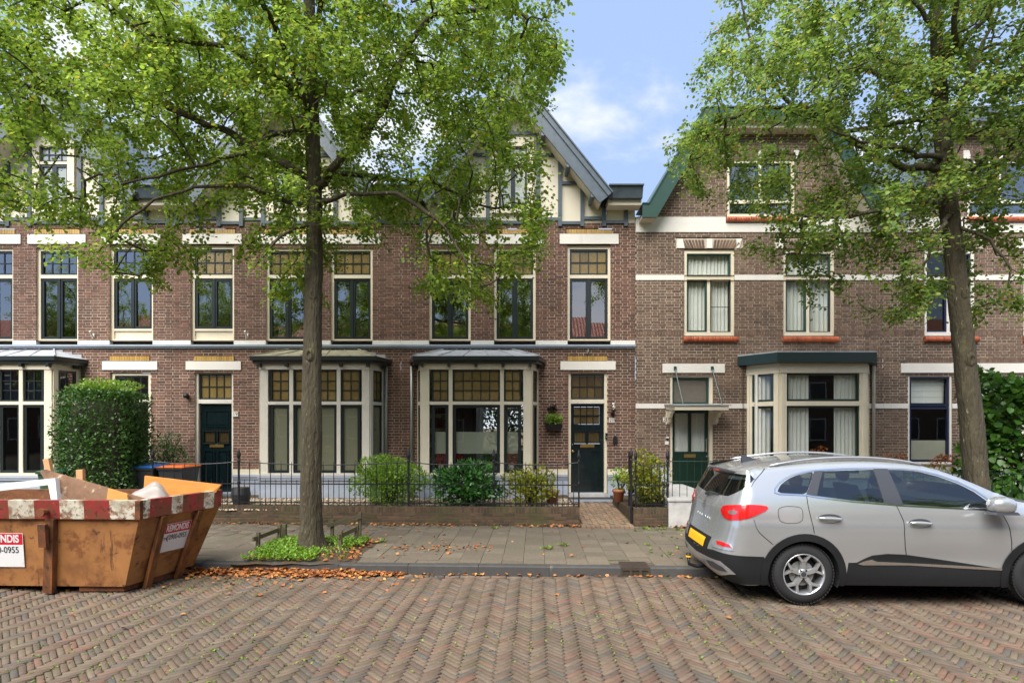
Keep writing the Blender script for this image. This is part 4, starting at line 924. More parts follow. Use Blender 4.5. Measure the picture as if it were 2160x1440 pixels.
def house_23(h, x_lo, x_hi, door, bx0, bx1, sold):
    lintel(h, fx(1397), fx(1528), fz(786), fz(767)); sold(fx(1410), fx(1515), fz(766), fz(757))
    for a, c in ((x_lo, fx(1412)), (fx(1505), bx0), (bx1, x_hi)): MB().box(a, c, FY-.018, FY+.1, fz(861), fz(851)).build('band', m_white, h)
    x0, x1, z0, z1 = door; y = FY+.12; b = MB(); cw = .07; ztr = fz(858)
    b.box(x0, x0+cw, y-.08, y+.06, z0, z1); b.box(x1-cw, x1, y-.08, y+.06, z0, z1); b.box(x0+cw, x1-cw, y-.079, y+.06, z1-.06, z1); b.box(x0+cw, x1-cw, y-.078, y+.05, ztr-.06, ztr+.06); fr = b.build('door_frame', m_cream, h)
    sash(fr, x0+cw, x1-cw, ztr+.062, z1-.062, y+.02, .05, m_green, m_ambgrey)
    dp = thing_part('door', h, ((x0+x1)/2, FY, z0)); X0, X1 = x0+cw+.006, x1-cw-.006; zt = ztr-.064; X = lambda t: X0+(X1-X0)*t; Z = lambda t: z0+(zt-z0)*t
    b = MB(); 
    for a, c in ((0, .08), (.46, .54), (.92, 1)): b.box(X(a), X(c), y, y+.05, Z(.5), Z(1))
    b.box(X(.08), X(.92), y+.001, y+.049, Z(.96), Z(1)); b.box(X(0), X(1), y, y+.05, Z(0), Z(.4999)); b.box(X(.08), X(.46), y+.001, y+.049, Z(.5), Z(.505)); b.box(X(.54), X(.92), y+.001, y+.049, Z(.5), Z(.505)); b.build('door_leaf', m_deepgreen, dp)
    for a, c in ((.08, .46), (.54, .92)): pane(dp, X(a), X(c), Z(.505), Z(.96), y+.025, m_glassl, 0)
    curtain(dp, X(.04), X(.96), Z(.48), Z(.98), y+.10, m_sheer, .012, .05)
    MB().box(X(.12), X(.88), y-.012, y, Z(.04), Z(.36)).build('lower_panel', m_deepgreen, dp)
    MB().box(X(.34), X(.66), y-.012, y, Z(.435), Z(.475)).build('letter_box', m_brass, dp)
    b = MB(); b.tube([(X(.93), y-.06, Z(.50)), (X(.93), y-.06, Z(.66))], .012, 8)
    for t in (.52, .64): b.tube([(X(.93), y-.06, Z(t)), (X(.93), y, Z(t))], .008, 6)
    b.build('pull_handle', m_chrome, dp); MB().lathe([(0, -.015), (.022, -.012), (.022, 0)], (X(.955), y, Z(.45)), 12, 'y').build('lock', m_chrome, dp)
    MB().box(x0-.06, x1+.06, y-.2, y+.05, z0-.09, z0-.012).build('threshold', m_conc, dp)
    # canopy on carved brackets, hung from two rods
    cn = thing_part('canopy', h, (fx(1465), FY, fz(850))); yc = FY-.72
    cx0, cx1 = fx(1404), fx(1512); zc = 2.50
    MB().hexa([(cx0, yc, zc-.13), (cx1, yc, zc-.13), (cx1, FY, zc-.11), (cx0, FY, zc-.11)], [(cx0, yc, zc-.03), (cx1, yc, zc-.03), (cx1, FY, zc), (cx0, FY, zc)]).build('canopy_board', m_cream, cn)
    MB().hexa([(cx0-.04, yc-.04, zc-.029), (cx1+.04, yc-.04, zc-.029), (cx1+.04, FY, zc+.001), (cx0-.04, FY, zc+.001)], [(cx0-.04, yc-.04, zc-.005), (cx1+.04, yc-.04, zc-.005), (cx1+.04, FY, zc+.03), (cx0-.04, FY, zc+.03)]).build('canopy_roof', m_lead, cn)
    for xx in (cx0+.05, cx1-.05): MB().prism([(0, 0)]*0 or [(xx-.05, zc-.13), (xx+.05, zc-.13), (xx+.05, zc-.45), (xx-.05, zc-.45)], FY-.02, FY).build('bracket_plate', m_cream, cn); 
    for xx in (cx0+.05, cx1-.05):
        b = MB(); prof = [(0, -.13), (-.42, -.13), (-.40, -.18), (-.30, -.20), (-.24, -.28), (-.14, -.30), (-.10, -.40), (0, -.45)]; n = len(prof)
        b.add([(xx-.035, FY-.022+y_, zc+z_) for y_, z_ in prof]+[(xx+.035, FY-.022+y_, zc+z_) for y_, z_ in prof], [tuple(range(n)), tuple(range(2*n-1, n-1, -1))]+[(i, (i+1) % n, n+(i+1) % n, n+i) for i in range(n)]); b.build('bracket', m_cream, cn)
    for xx in (fx(1423), fx(1501)):
        MB().tube([(xx, FY-.03, fz(777)), (xx+.0, yc+.06, zc-.01)], .014, 8).build('hanging_rod', m_green, cn); MB().box(xx-.03, xx+.03, FY-.06, FY-.028, fz(780), fz(773)).build('rod_fixing', m_green, cn)
    # flat-roofed bay
    bw = thing_part('bay_window', h, ((bx0+bx1)/2, FY, .4)); D = .62; yf = FY-D; hx0, hx1 = fx(1617), fx(1793)
    zs, zt2, zh = .96, 2.52, 3.20; fr = MB()
    def wallseg(p, q, segs, th=.1):
        p = Vector(p); q = Vector(q); d = q-p; n = Vector((d.y, -d.x)).normalized()
        for t0, t1, za, zb, o in segs:
            a = p+d*t0; c = p+d*t1; fr.hexa([(a.x+n.x*o, a.y+n.y*o, za), (c.x+n.x*o, c.y+n.y*o, za), (c.x-n.x*th, c.y-n.y*th, za), (a.x-n.x*th, a.y-n.y*th, za)], [(a.x+n.x*o, a.y+n.y*o, zb), (c.x+n.x*o, c.y+n.y*o, zb), (c.x-n.x*th, c.y-n.y*th, zb), (a.x-n.x*th, a.y-n.y*th, zb)])
    Lp, Lq, Rq, Rp = (bx0, FY), (hx0, yf), (hx1, yf), (bx1, FY)
    for p, q, e in ((Lp, Lq, .17), (Lq, Rq, .085), (Rq, Rp, .17)):
        wallseg(p, q, [(0, e, zs, zh, .0), (1-e, 1, zs, zh, .001), (e, 1-e, zt2-.05, zt2+.05, .012), (0, 1, zh, zh+.16, .02), (0, 1, zs-.1, zs, .04)])
        wallseg(p, q, [(.02, e*.6, zs, zh-.01, .018), (1-e*.6, .98, zs, zh-.01, .018)])
    fr.build('frame', m_cream, bw)
    for p, q, e in ((Lp, Lq, .17), (Lq, Rq, .085), (Rq, Rp, .17)):
        p = Vector(p); q = Vector(q); d = q-p; n = Vector((d.y, -d.x)).normalized(); L = d.length
        for za, zb in ((zt2+.052, zh-.002), (zs+.002, zt2-.052)):
            a = p+d*e; c = p+d*(1-e); t = .045/L
            def pt(s, z, o): v = p+d*s; return (v.x+n.x*o, v.y+n.y*o, z)
            b = MB()
            for s0, s1, z0, z1, o in ((e, e+t, za, zb, -.02), (1-e-t, 1-e, za, zb, -.02), (e+t, 1-e-t, za, za+.045, -.021), (e+t, 1-e-t, zb-.045, zb, -.021)): b.hexa([pt(s0, z0, o), pt(s1, z0, o), pt(s1, z0, -.07), pt(s0, z0, -.07)], [pt(s0, z1, o), pt(s1, z1, o), pt(s1, z1, -.07), pt(s0, z1, -.07)])
            b.build('sash', m_deepgreen, bw); MB().poly([pt(e+t, za+.045, -.045), pt(1-e-t, za+.045, -.045), pt(1-e-t, zb-.045, -.045), pt(e+t, zb-.045, -.045)]).build('pane', m_glassl, bw)
    MB().zprism([Lp, Lq, Rq, Rp], .2, zs-.1).build('plinth', m_plinth, bw)
    op = [(bx0-.22, FY), (hx0-.12, yf-.16), (hx1+.12, yf-.16), (bx1+.2, FY)]; ip = [(bx0-.02, FY), (hx0-.01, yf-.02), (hx1+.01, yf-.02), (bx1+.02, FY)]
    MB().zprism(ip, zh+.161, 3.42).build('frieze', m_cream, bw)
    MB().zprism(op, 3.422, 3.64).build('fascia', m_deepgreen2, bw); MB().zprism([(x, y) for x, y in op], 3.641, 3.67).build('bay_roof', m_lead, bw)
    curtain(bw, hx0+.1, hx0+.72, zs, zh, yf+.15); curtain(bw, hx1-.66, hx1-.08, zs, zh, yf+.15); curtain(bw, bx0+.08, hx0-.0, zs, zh, FY-.22, amp=.02)
    room(h, bx0-.1, bx1+.1, .7, 3.4, 4.4, m_roomd, FY-.05); room(h, fx(1395), fx(1550), .55, 3.3, 3, m_roomd)
m_deepgreen2 = M('green_black_fascia', lin(30, 48, 48), .35, var=.08)
m_ambgrey = M('grey_textured_glass', lin(112, 106, 98), .18, var=.12, vs=30, bump=.5, bs=45, spec=.8)
h23 = house_b('brown brick house with clipped green-edged gable and number 23 beside its door', 0, fx(1340.5), fx(1861.5), 'g', (fx(1385), fz(700)))
h25 = house_b('brown brick house with navy blue windows behind the leaning tree', 507, fx(1862), fx(2370), 'b', (fx(1890), fz(690)))

# gutters' downpipes
for px, p0, p1, lab in ((1838, 768, 985, 'pale downpipe beside the cream bay of the brown brick house'),):
    x = fx(px); tag(MB().tube([(x-.02, FY-.1, fz(766)), (x, FY-.09, fz(775)), (x+.02, FY-.05, fz(785)), (x+.02, FY-.05, .5)], .035, 10).build('downpipe', m_creamw, smooth=True), lab, 'downpipe')
for px, lab in ((815.5, 'grey downpipe right of the mossy-roofed bay'), (869, 'grey downpipe left of the bay with frosted panes')):
    x = fx(px); tag(MB().tube([(x, FY-.06, fz(773)), (x, FY-.05, .5)], .032, 10).build('downpipe', m_zinc, smooth=True), lab, 'downpipe')

# ------------------------------------------------------------------ ironwork along the gardens
def fence(label, P, n_bars, zb, zr, sag=.05, finials=(0, 1), lift=0.):
    """railing from P[0] to P[1] (x,y): posts with spear heads, three rails, tall and short bars in turn"""
    a, c = Vector((*P[0], 0)), Vector((*P[1], 0)); t = thing('iron_fence', label, 'fence', (a+c)/2+Vector((0, 0, zb)))
    ztop = lambda s: zr+.05-4*sag*s*(1-s)
    for e in finials:
        p = a.lerp(c, e); zt = zr+.05
        MB().lathe([(.016, zb-.02), (.016, zb+.40), (.026, zb+.42), (.026, zb+.46), (.015, zb+.48), (.015, zt), (.024, zt+.01), (.026, zt+.03), (.014, zt+.05), (.03, zt+.10), (.034, zt+.13), (.022, zt+.19), (.002, zt+.25)], (p.x, p.y, 0), 8).build('post', m_iron, t)
    for zz in (zb+.06, zb+.42):
        MB().bar(a+Vector((0, 0, zz)), c+Vector((0, 0, zz)), .012, .022).build('rail', m_iron, t)
    MB().tube([a.lerp(c, i/12)+Vector((0, 0, ztop(i/12))) for i in range(13)], .011, 6).build('rail', m_iron, t)
    L = (c-a).length; sm = MB().tube([(0, 0, 0), (0, 0, .50)], [.008, .006], 6).mesh('short_bar'); sm.materials.append(m_iron)
    for i in range(1, n_bars):
        s = i/n_bars; p = a.lerp(c, s)
        if i % 2: put(sm, 'bar', t, (p.x, p.y, zb))
        else: MB().tube([(p.x, p.y, zb), (p.x, p.y, ztop(s)), (p.x, p.y, ztop(s)+.06)], [.008, .008, .003], 6).build('bar', m_iron, t)
    return t
def fp(px): 
    d = 10.6; x = (px-1080)*d/FPX; u, _ = sti(x, d); p = st(u, GV+.1); return ((px-1080)*p[1]/FPX, p[1])
FZB, FZR = .475, 1.275
fence('black iron fence section in front of the bins and panelled front door', (fp(322), fp(503)), 16, FZB, FZR)
fence('black iron fence section behind the big tree trunk', (fp(504.5), fp(861)), 32, FZB, FZR, .06)
fence('black iron fence section around the glossy dark green shrub', (fp(862.5), fp(1041)), 16, FZB, FZR)
fence('black iron fence section around the yellow-green shrub, ending at the path', (fp(1042.5), fp(1221)), 16, FZB, FZR)
fence('black iron fence section half hidden by the bush right of the gate', (fp(1341), fp(1408)), 8, FZB, FZR, .08)
p = fp(1410); fence('black iron fence running back to the wall beside door 23', ((p[0]+.02, p[1]+.1), (p[0]-.02+.0, 12.75)), 18, .45, 1.26, .04, (0,))
# gate standing open, seen nearly edge-on
ga = Vector((*fp(1331), .14)); gb = Vector((fp(1331)[0]+.02-.07, fp(1331)[1]-.72, .14))
gb = ga+Vector((-.02, -.02, 0)); gb = Vector((ga.x-.0+.13, ga.y+.78, .22))
gt = thing('garden_gate', 'black iron garden gate standing open beside the brick path', 'gate', ga)
MB().lathe([(.022, .12), (.022, 1.36), (.03, 1.38), (.018, 1.40), (.036, 1.47), (.03, 1.52), (.002, 1.62)], (ga.x, ga.y-.02, 0), 8).build('gate_post', m_iron, gt)
H = 1.28
for e in (0.03, 1): p = ga.lerp(gb, e); MB().bar(p, p+Vector((0, 0, H)), .035, .035).build('stile', m_iron, gt)
for z in (.05, .36, .66, 1.0, H-.02): MB().bar(ga+Vector((0, 0, z)), gb+Vector((0, 0, z)), .03, .03).build('rail', m_iron, gt)
for i in range(1, 8): p = ga.lerp(gb, i/8); MB().tube([p+Vector((0, 0, .62)), p+Vector((0, 0, H))], .009, 6).build('bar', m_iron, gt)
MB().poly([ga+Vector((.008, 0, .06)), gb+Vector((.008, 0, .06)), gb+Vector((.008, 0, .66)), ga+Vector((.008, 0, .66))]).build('sheet', m_iron, gt)
# stoop of number 23 with its railing
sx0, sx1 = gx(1411, d=10.35), gx(1530, d=10.35)
stp = thing('front_stoop', 'rough white concrete stoop with thin green railing before door 23', 'stoop', ((sx0+sx1)/2, 10.9, .12))
MB().hexa([(sx0, 10.36, .1), (sx1, 10.31, .1), (sx1, 12.95, .1), (sx0+.35, 12.95, .1)], [(sx0, 10.37, .62), (sx1, 10.32, .62), (sx1, 12.95, .62), (sx0+.35, 12.95, .62)]).build('block', m_conc, stp)
MB().hexa([(sx0-.02, 10.345, .621), (sx1, 10.295, .621), (sx1, 12.95, .621), (sx0+.33, 12.95, .621)], [(sx0-.02, 10.345, .66), (sx1, 10.295, .66), (sx1, 12.95, .66), (sx0+.33, 12.95, .66)]).build('landing', m_conc, stp)
for z in (.98, 1.36): MB().tube([(sx0+.03, 10.4, z), (sx1, 10.36, z)], .009, 6).build('rail', m_deepgreen, stp)
for i in range(8): x = sx0+.08+i*.135; MB().tube([(x, 10.4-.005*i, .70), (x, 10.4-.005*i, 1.44)], .006, 6).build('bar', m_deepgreen, stp)
# step and mat at number 21
sp = thing('door_step', 'grey stone step with black doormat at door 21', 'step', (1.78, 12.9, .3))
MB().box(fx(1193), fx(1287), 12.62, 12.96, .29, .345).build('stone', m_mould, sp); MB().box(fx(1199), fx(1281), 12.961, 13.16, .29, .43).build('riser', m_conc, sp)
MB().box(fx(1199), fx(1285), 12.66, 12.93, .346, .362).build('doormat', m_darkcloth, sp)
ds = MB().box(fx(405), fx(498), 12.75, 13.1, .41, .46).build('door_step', m_mould); tag(ds, 'grey stone step under the panelled door without glass', 'step')

# ------------------------------------------------------------------ small things on the walls
def number(txt, px, py, label):
    t = thing('house_number', label, 'house number', (fx(px), FY, fz(py))); MB().box(fx(px)-.065, fx(px)+.065, FY-.02, FY-.008, fz(py)-.055, fz(py)+.055).build('plate', m_white, t)
    text(txt, 'numeral', .115, m_iron, t, (fx(px), FY-.0215, fz(py)))
number('19', 497, 873, 'white enamel house number 19 right of the panelled door')
number('21', 1290, 886, 'white enamel house number 21 under the globe lamp')
number('23', 1404, 884.5, 'white enamel house number 23 left of the canopied door')
lp = thing('wall_lamp', 'clear glass globe lamp on black bracket right of door 21', 'lamp', (fx(1292), FY, fz(868)))
lx, lz = fx(1292), fz(856)
m_globe = glass('globe_glass', (.93, .93, .9), 2.2, 1.5)
MB().lathe([(.03, -.10), (.065, -.085), (.095, -.04), (.104, 0), (.095, .045), (.065, .085), (.02, .104)], (lx, FY-.15, lz), 18).build('globe', m_globe, lp, smooth=True)
MB().lathe([(.028, -.03), (.032, 0), (.022, .03), (.004, .045)], (lx, FY-.15, lz-.03), 10).build('bulb', m_creamw, lp, smooth=True)
b = MB(); b.lathe([(.05, -.13), (.055, -.10), (.045, -.09)], (lx, FY-.15, lz), 12); b.build('socket', m_iron, lp)
MB().tube([(lx, FY-.15, lz-.12), (lx, FY-.14, lz-.17), (lx, FY-.02, lz-.19)], .014, 8).build('arm', m_iron, lp); MB().lathe([(.045, -.03), (.045, -.008)], (lx, FY, lz-.19), 12, 'y').build('wall_plate', m_iron, lp)
db = thing('doorbell', 'slim black doorbell on the door frame of number 21', 'doorbell', (fx(1279), FY, fz(919))); MB().box(fx(1277.3), fx(1281.5), FY-.01, FY+.05, fz(925), fz(913)).build('case', m_iron, db); MB().lathe([(.012, -.006), (.012, 0)], (fx(1279.4), FY-.01, fz(921)), 10, 'y').build('button', m_zinc, db)
mb = thing('key_box', 'small black key box with arched lid on the brick right of door 21', 'key box', (fx(1297), FY, fz(927)))
MB().prism([(fx(1292.5), fz(934)), (fx(1301.5), fz(934)), (fx(1301.5), fz(922)), (fx(1299), fz(919)), (fx(1295), fz(919)), (fx(1292.5), fz(922))], FY-.07, FY-.008).build('case', m_iron, mb); MB().box(fx(1295), fx(1299), FY-.06, FY-.02, fz(936), fz(934.1)).build('catch', m_iron, mb)
sl_ = thing('spot_lamp', 'small dark spot lamp on brick left of the panelled door', 'lamp', (fx(396), FY, fz(835)))
MB().lathe([(.02, -.12), (.05, -.11), (.055, -.03), (.03, -.008)], (fx(396), FY, fz(835)), 12, 'y').build('head', m_iron, sl_, smooth=True); MB().box(fx(393), fx(399), FY-.03, FY-.009, fz(838), fz(832)).build('base', m_iron, sl_)
hk = MB().tube([(fx(1240), FY-.01, fz(736)), (fx(1240), FY-.05, fz(737)), (fx(1240), FY-.06, fz(742)), (fx(1238.5), FY-.06, fz(746)), (fx(1237), FY-.06, fz(744))], .013, 8).build('wall_hook', m_zinc); tag(hk, 'small grey iron hook above the yellow bricks of door 21', 'hook')
for px, lab in ((197.5, 'small white flag holder between upper windows near the left edge'), (521.5, 'small white flag holder between upper windows behind the big tree')):
    t = thing('flag_holder', lab, 'flag holder', (fx(px), FY, fz(708))); MB().box(fx(px)-.03, fx(px)+.03, FY-.02, FY-.008, fz(713), fz(704)).build('plate', m_white, t); MB().tube([(fx(px), FY-.02, fz(711)), (fx(px), FY-.12, fz(700))], .022, 8).build('socket', m_white, t)
ib = thing('intercom', 'small white intercom left of the canopied door', 'intercom', (fx(1407), FY, fz(927)))
MB().box(fx(1402), fx(1410), FY-.03, FY-.008, fz(937), fz(930)).build('case', m_white, ib); MB().box(fx(1404), fx(1410), FY-.05, FY-.008, fz(923.5), fz(921)).build('cap', m_white, ib); MB().tube([(fx(1407.5), FY-.02, fz(930)), (fx(1407.5), FY-.02, fz(923))], .012, 6).build('stem', m_iron, ib)
# wall planter
pt = thing('wall_planter', 'black planter box with leafy plant hung on brick left of door 21', 'planter', (fx(1168), FY, fz(900)))
x0, x1 = fx(1151), fx(1185); MB().hexa([(x0+.03, FY-.2, fz(907)), (x1-.03, FY-.2, fz(907)), (x1-.03, FY-.01, fz(907)), (x0+.03, FY-.01, fz(907))], [(x0, FY-.24, fz(894)), (x1, FY-.24, fz(894)), (x1, FY-.008, fz(894)), (x0, FY-.008, fz(894))]).build('box', m_iron, pt)

# ------------------------------------------------------------------ bins and pots
def wheelie(label, x, y, z, w, h, lidmat, bodymat, rz=0):
    t = thing('wheelie_bin', label, 'bin', (x, y, z), local=True, rotz=rz)
    b = MB(); a, c = w/2*.8, w/2; d0, d1 = w/2*.85, w/2*1.15
    b.hexa([(-a, -d0, .05), (a, -d0, .05), (a, d0, .05), (-a, d0, .05)], [(-c, -d1, h*.9), (c, -d1, h*.9), (c, d1, h*.9), (-c, d1, h*.9)]); b.build('body', bodymat, t)
    b = MB(); b.box(-c-.02, c+.02, -d1-.03, d1+.02, h*.9+.001, h*.9+.045); b.build('rim', bodymat, t)
    b = MB(); b.hexa([(-c-.03, -d1-.05, h*.9+.046), (c+.03, -d1-.05, h*.9+.046), (c+.03, d1+.03, h*.9+.046), (-c-.03, d1+.03, h*.9+.046)], [(-c+.04, -d1+.05, h), (c-.04, -d1+.05, h), (c-.04, d1-.02, h+.02), (-c+.04, d1-.02, h+.02)]); b.build('lid', lidmat, t)
    for s in (-1, 1): MB().lathe([(.0, -.03), (.09, -.03), (.1, 0), (.09, .03), (0, .03)], (s*c*.75, d0+.02, .10), 14, 'y').build('wheel', m_iron, t)
    MB().tube([(-c+.05, d1+.07, h*.93), (c-.05, d1+.07, h*.93)], .018, 8).build('handle', bodymat, t); return t
m_binb = M('dark_grey_plastic', lin(52, 54, 58), .5, var=.1); m_bing = M('green_plastic', lin(52, 86, 62), .5, var=.1); m_lidb = M('blue_plastic', lin(36, 104, 178), .4, var=.05); m_lido = M('orange_plastic', lin(206, 98, 36), .4, var=.05)
wheelie('dark wheelie bin with bright blue lid behind the skip', -7.52, 11.5, .41, .50, .80, m_lidb, m_binb, .05)
wheelie('dark wheelie bin with orange lid beside the blue-lidded bin', -6.93, 11.55, .41, .50, .80, m_lido, m_binb, -.04)
wheelie('green wheelie bin left of the clipped hedge', -9.0, 11.1, .40, .5, .76, m_bing, m_bing)
def pot(label, x, y, z, r, h, mat, barrel=False):
    t = thing('plant_pot', label, 'pot', (x, y, z)); pr = [(r*.7, 0), (r*.95, h*.35), (r, h*.6), (r*.85, h*.97)] if barrel else [(r*.65, 0), (r*.95, h*.8), (r*1.08, h*.82), (r*1.08, h)]
    MB().lathe(pr, (x, y, z), 18).build('bowl', mat, t, smooth=not barrel); MB().lathe([(r*.8, h*.93), (r*.8, h*.975)], (x, y, z), 14).build('soil', m_soil, t); return t
m_terra = M('terracotta', lin(176, 116, 84), .8, var=.15, stain=[(lin(200, 180, 160), 6, .55, .75, .5)])
pot('dark barrel-shaped pot behind the fence below the panelled door', (508-1080)*11.4/FPX, 11.4, .41, .19, .36, m_binb, True)
pot('terracotta pot half hidden behind the yellow-green shrub', (1164-1080)*11.6/FPX, 11.6, .41, .15, .26, m_terra)
pot('terracotta pot with leafy plant right of the garden path', (1305-1080)*11.9/FPX, 11.9, .40, .13, .26, m_terra)

# low wooden guards round the tree pit
m_oldwood = M('weathered_wood', lin(92, 84, 64), .9, var=.3, vs=30, stretch=(1, 1, 6), stain=[(lin(74, 82, 48), 6, .5, .7, .6)])
def guard(label, a, c, h=.30, posts=(0.12, .9), dz=0.0):
    t = thing('tree_guard', label, 'tree guard', Vector(a))
    a = Vector(a); c = Vector(c); MB().bar(a+Vector((0, 0, h-.05)), c+Vector((0, 0, h-.05+dz)), .03, .065).build('rail', m_oldwood, t)
    for e in posts: p = a.lerp(c, e); MB().bar(p+Vector((.0, .035, -.06)), p+Vector((0.01, .035, h+.03+dz*e)), .05, .05).build('post', m_oldwood, t)
guard('low wooden tree guard left of the big trunk', at(534, 1166, 8.42), at(592, 1142, 9.0), .26)
guard('low wooden tree guard right of the big trunk, nearer the road', at(714, 1163, 8.45), at(756, 1142, 8.95), .28, (.03, .85))
guard('mossy leaning tree guard behind the big trunk, by the garden wall', at(690, 1140, 9.15), at(762, 1126, 9.3), .30, (.12, .93), .05)
pst = MB().bar(at(600, 1138, 9.1), at(600, 1138, 9.1)+Vector((0, 0, .26)), .06, .06).build('wooden_stake', m_oldwood); tag(pst, 'short wooden stake left of the trunk at the back of the tree pit', 'stake')

# ------------------------------------------------------------------ rubble skip
m_skip = M('ochre_skip_paint', lin(158, 108, 62), .6, var=.12, vs=3, bump=.1, bs=25, stain=[(lin(112, 70, 40), 1.3, .48, .66, .7), (lin(104, 60, 32), 4.5, .50, .64, .8), (lin(62, 40, 28), 7, .59, .67, .9), (lin(186, 132, 74), 2, .55, .75, .4), (lin(84, 52, 32), 9, .60, .67, .85, (1, 1, .12)), (lin(54, 36, 26), 13, .66, .70, .9, (.5, 1, 1.6)), (lin(196, 160, 120), 22, .68, .72, .6, (1, 1, .5))])
m_rim_w = M('chipped_white_paint', lin(206, 200, 184), .5, var=.08, stain=[(lin(128, 76, 46), 9, .47, .56, .9), (lin(74, 50, 38), 16, .54, .61, .9), (lin(160, 150, 130), 3, .45, .6, .6)])
m_rim_r = M('chipped_red_paint', lin(138, 46, 42), .55, var=.15, stain=[(lin(108, 62, 40), 7, .47, .58, .9), (lin(66, 44, 36), 15, .55, .61, .9), (lin(180, 160, 130), 24, .64, .68, .7)])
m_rust = M('rusty_steel', lin(112, 66, 38), .8, var=.3, vs=12, bump=.3, stain=[(lin(60, 42, 32), 8, .5, .65, .8), (lin(168, 120, 60), 10, .6, .7, .7)])
m_skipd = M('rust_streaked_skip_paint', lin(134, 84, 46), .6, var=.2, vs=6, bump=.15, bs=25, stain=[(lin(84, 52, 34), 6, .42, .6, .85, (1, 1, .3)), (lin(56, 38, 28), 11, .55, .65, .9)])
sk_ = thing('rubble_skip', 'open ochre rubble skip with red and white striped rim', 'skip', (-6.2, 7.2, 0))
XL = -9.2                                                   # left end, outside the picture
nb, fb_ = Vector((-4.73, 6.78, .07)), Vector((-4.42, 7.70, .10))      # bottom corners of the right end
ntp, ftp = Vector((-4.52, 6.72, .91)), Vector((-4.02, 7.62, .93))     # top corners under the rim
lb_n, lb_f, lt_n, lt_f = Vector((XL+.3, 6.92, .07)), Vector((XL+.3, 7.82, .07)), Vector((XL, 6.86, .91)), Vector((XL, 7.86, .91))
th = .012
b = MB()
b.poly([lb_n, nb, ntp, lt_n]); 
for i in range(8):
    for j in range(8):
        b.poly([nb.lerp(fb_, u).lerp(ntp.lerp(ftp, u), v) for u, v in ((i/8, j/8), ((i+1)/8, j/8), ((i+1)/8, (j+1)/8), (i/8, (j+1)/8))])
b.poly([fb_, lb_f, lt_f, ftp]); b.poly([lb_f, lb_n, lt_n, lt_f]); b.poly([lb_n, lb_f, fb_, nb])
i_ = Vector((0, .02, 0)); c0 = (nb+fb_+lb_n+lb_f)/4
ins = lambda v: v+(Vector((c0.x, c0.y, v.z))-v)*.012
b.poly([ins(lt_n), ins(ntp), ins(nb), ins(lb_n)]); b.poly([ins(ntp), ins(ftp), ins(fb_), ins(nb)]); b.poly([ins(ftp), ins(lt_f), ins(lb_f), ins(fb_)]); b.poly([ins(lt_f), ins(lt_n), ins(lb_n), ins(lb_f)])
body = b.build('body', m_skip, sk_)
# rim of striped segments
def rimseg(p, q, out, nm, mat, z0=.91, z1=1.135, w=.06):
    o = Vector(out).normalized()
    MB().hexa([p+o*w*.7, q+o*w*.7, q-o*.03, p-o*.03], [p+o*w+Vector((0, 0, z1-z0)), q+o*w+Vector((0, 0, z1-z0)), q-o*.03+Vector((0, 0, z1-z0)), p-o*.03+Vector((0, 0, z1-z0))]).build(nm, mat, sk_)
L = (ntp-lt_n).length; dn = (ntp-lt_n).normalized(); on = Vector((dn.y, -dn.x, 0))
cuts = [0, .40, .72, 1.08, 1.40, 1.76, 2.1, 2.45, 2.8, 3.1, 3.45, 3.8, 4.1, 4.5, L]; s = 0; k = 0
while s < L-.02:
    e = min(L, s+random.uniform(.27, .36)); rimseg(ntp-dn*s-dn*(e-s), ntp-dn*s, on, 'rim_stripe', m_rim_w if k % 2 == 0 else m_rim_r); s = e; k += 1
de = (ftp-ntp).normalized(); oe = Vector((de.y, -de.x, 0)); LE = (ftp-ntp).length; s = 0; k = 0; lens = [.10, .26, .14, .28, .14, .14, .2]
while s < LE-.02:
    e = min(LE, s+lens[k % 7]); rimseg(ntp+de*s, ntp+de*e, oe, 'rim_stripe', m_rim_w if k % 2 == 0 else m_rim_r); s = e; k += 1
rimseg(lt_f, ftp, Vector((0, 1, 0)), 'rim', m_rust); rimseg(lt_f, lt_n, Vector((-1, 0, 0)), 'rim', m_rust)
MB().bar(ntp+Vector((.02, -.03, 0)), ntp+Vector((.035, -.05, .227)), .06, .06).build('rim_corner', m_rust, sk_)
# ribs
def rib(p, q, out, w=.10, d=.055, mat=None):
    o = Vector(out).normalized(); p = Vector(p); q = Vector(q); a = (q-p).normalized(); sd = a.cross(o).normalized()*(w/2)
    MB().hexa([p-sd, p+sd, p+sd+o*d, p-sd+o*d], [q-sd*.9, q+sd*.9, q+sd*.9+o*d, q-sd*.9+o*d]).build('rib', mat or m_skip, sk_)
for t_ in (.245, .60, .95): 
    pb_, pt_ = nb.lerp(lb_n, t_*.9), ntp.lerp(lt_n, t_*.87+.012); rib(pb_+Vector((0, 0, -.07)), pt_, on, .115, .07, m_skipd)
for t_ in (.27, .72): rib(nb.lerp(fb_, t_)+Vector((0, 0, -.09)), ntp.lerp(ftp, t_), Vector((.9, -.2, -.3)), .09, .05, m_skipd)
pp = ntp.lerp(lt_n, .235); MB().bar(pp+on*.09+Vector((0, 0, -.33)), pp+on*.12+Vector((.01, 0, -.05)), .09, .05).build('lifting_lug', m_rust, sk_)
MB().lathe([(.03, -.09), (.05, -.09), (.05, -.05), (.035, -.04), (.035, 0)], pp+on*.06+Vector((0, 0, .09)), 10, 'y').build('lug_pin', m_rust, sk_)
MB().hexa([nb+Vector((-.6, .05, -.07)), nb+Vector((-.05, .05, -.07)), fb_+Vector((-.05, -.05, -.1)), fb_+Vector((-.6, -.05, -.1))], [nb+Vector((-.6, .05, -.001)), nb+Vector((-.05, .05, -.001)), fb_+Vector((-.05, -.05, -.031)), fb_+Vector((-.6, -.05, -.031))]).build('skid', m_rust, sk_)
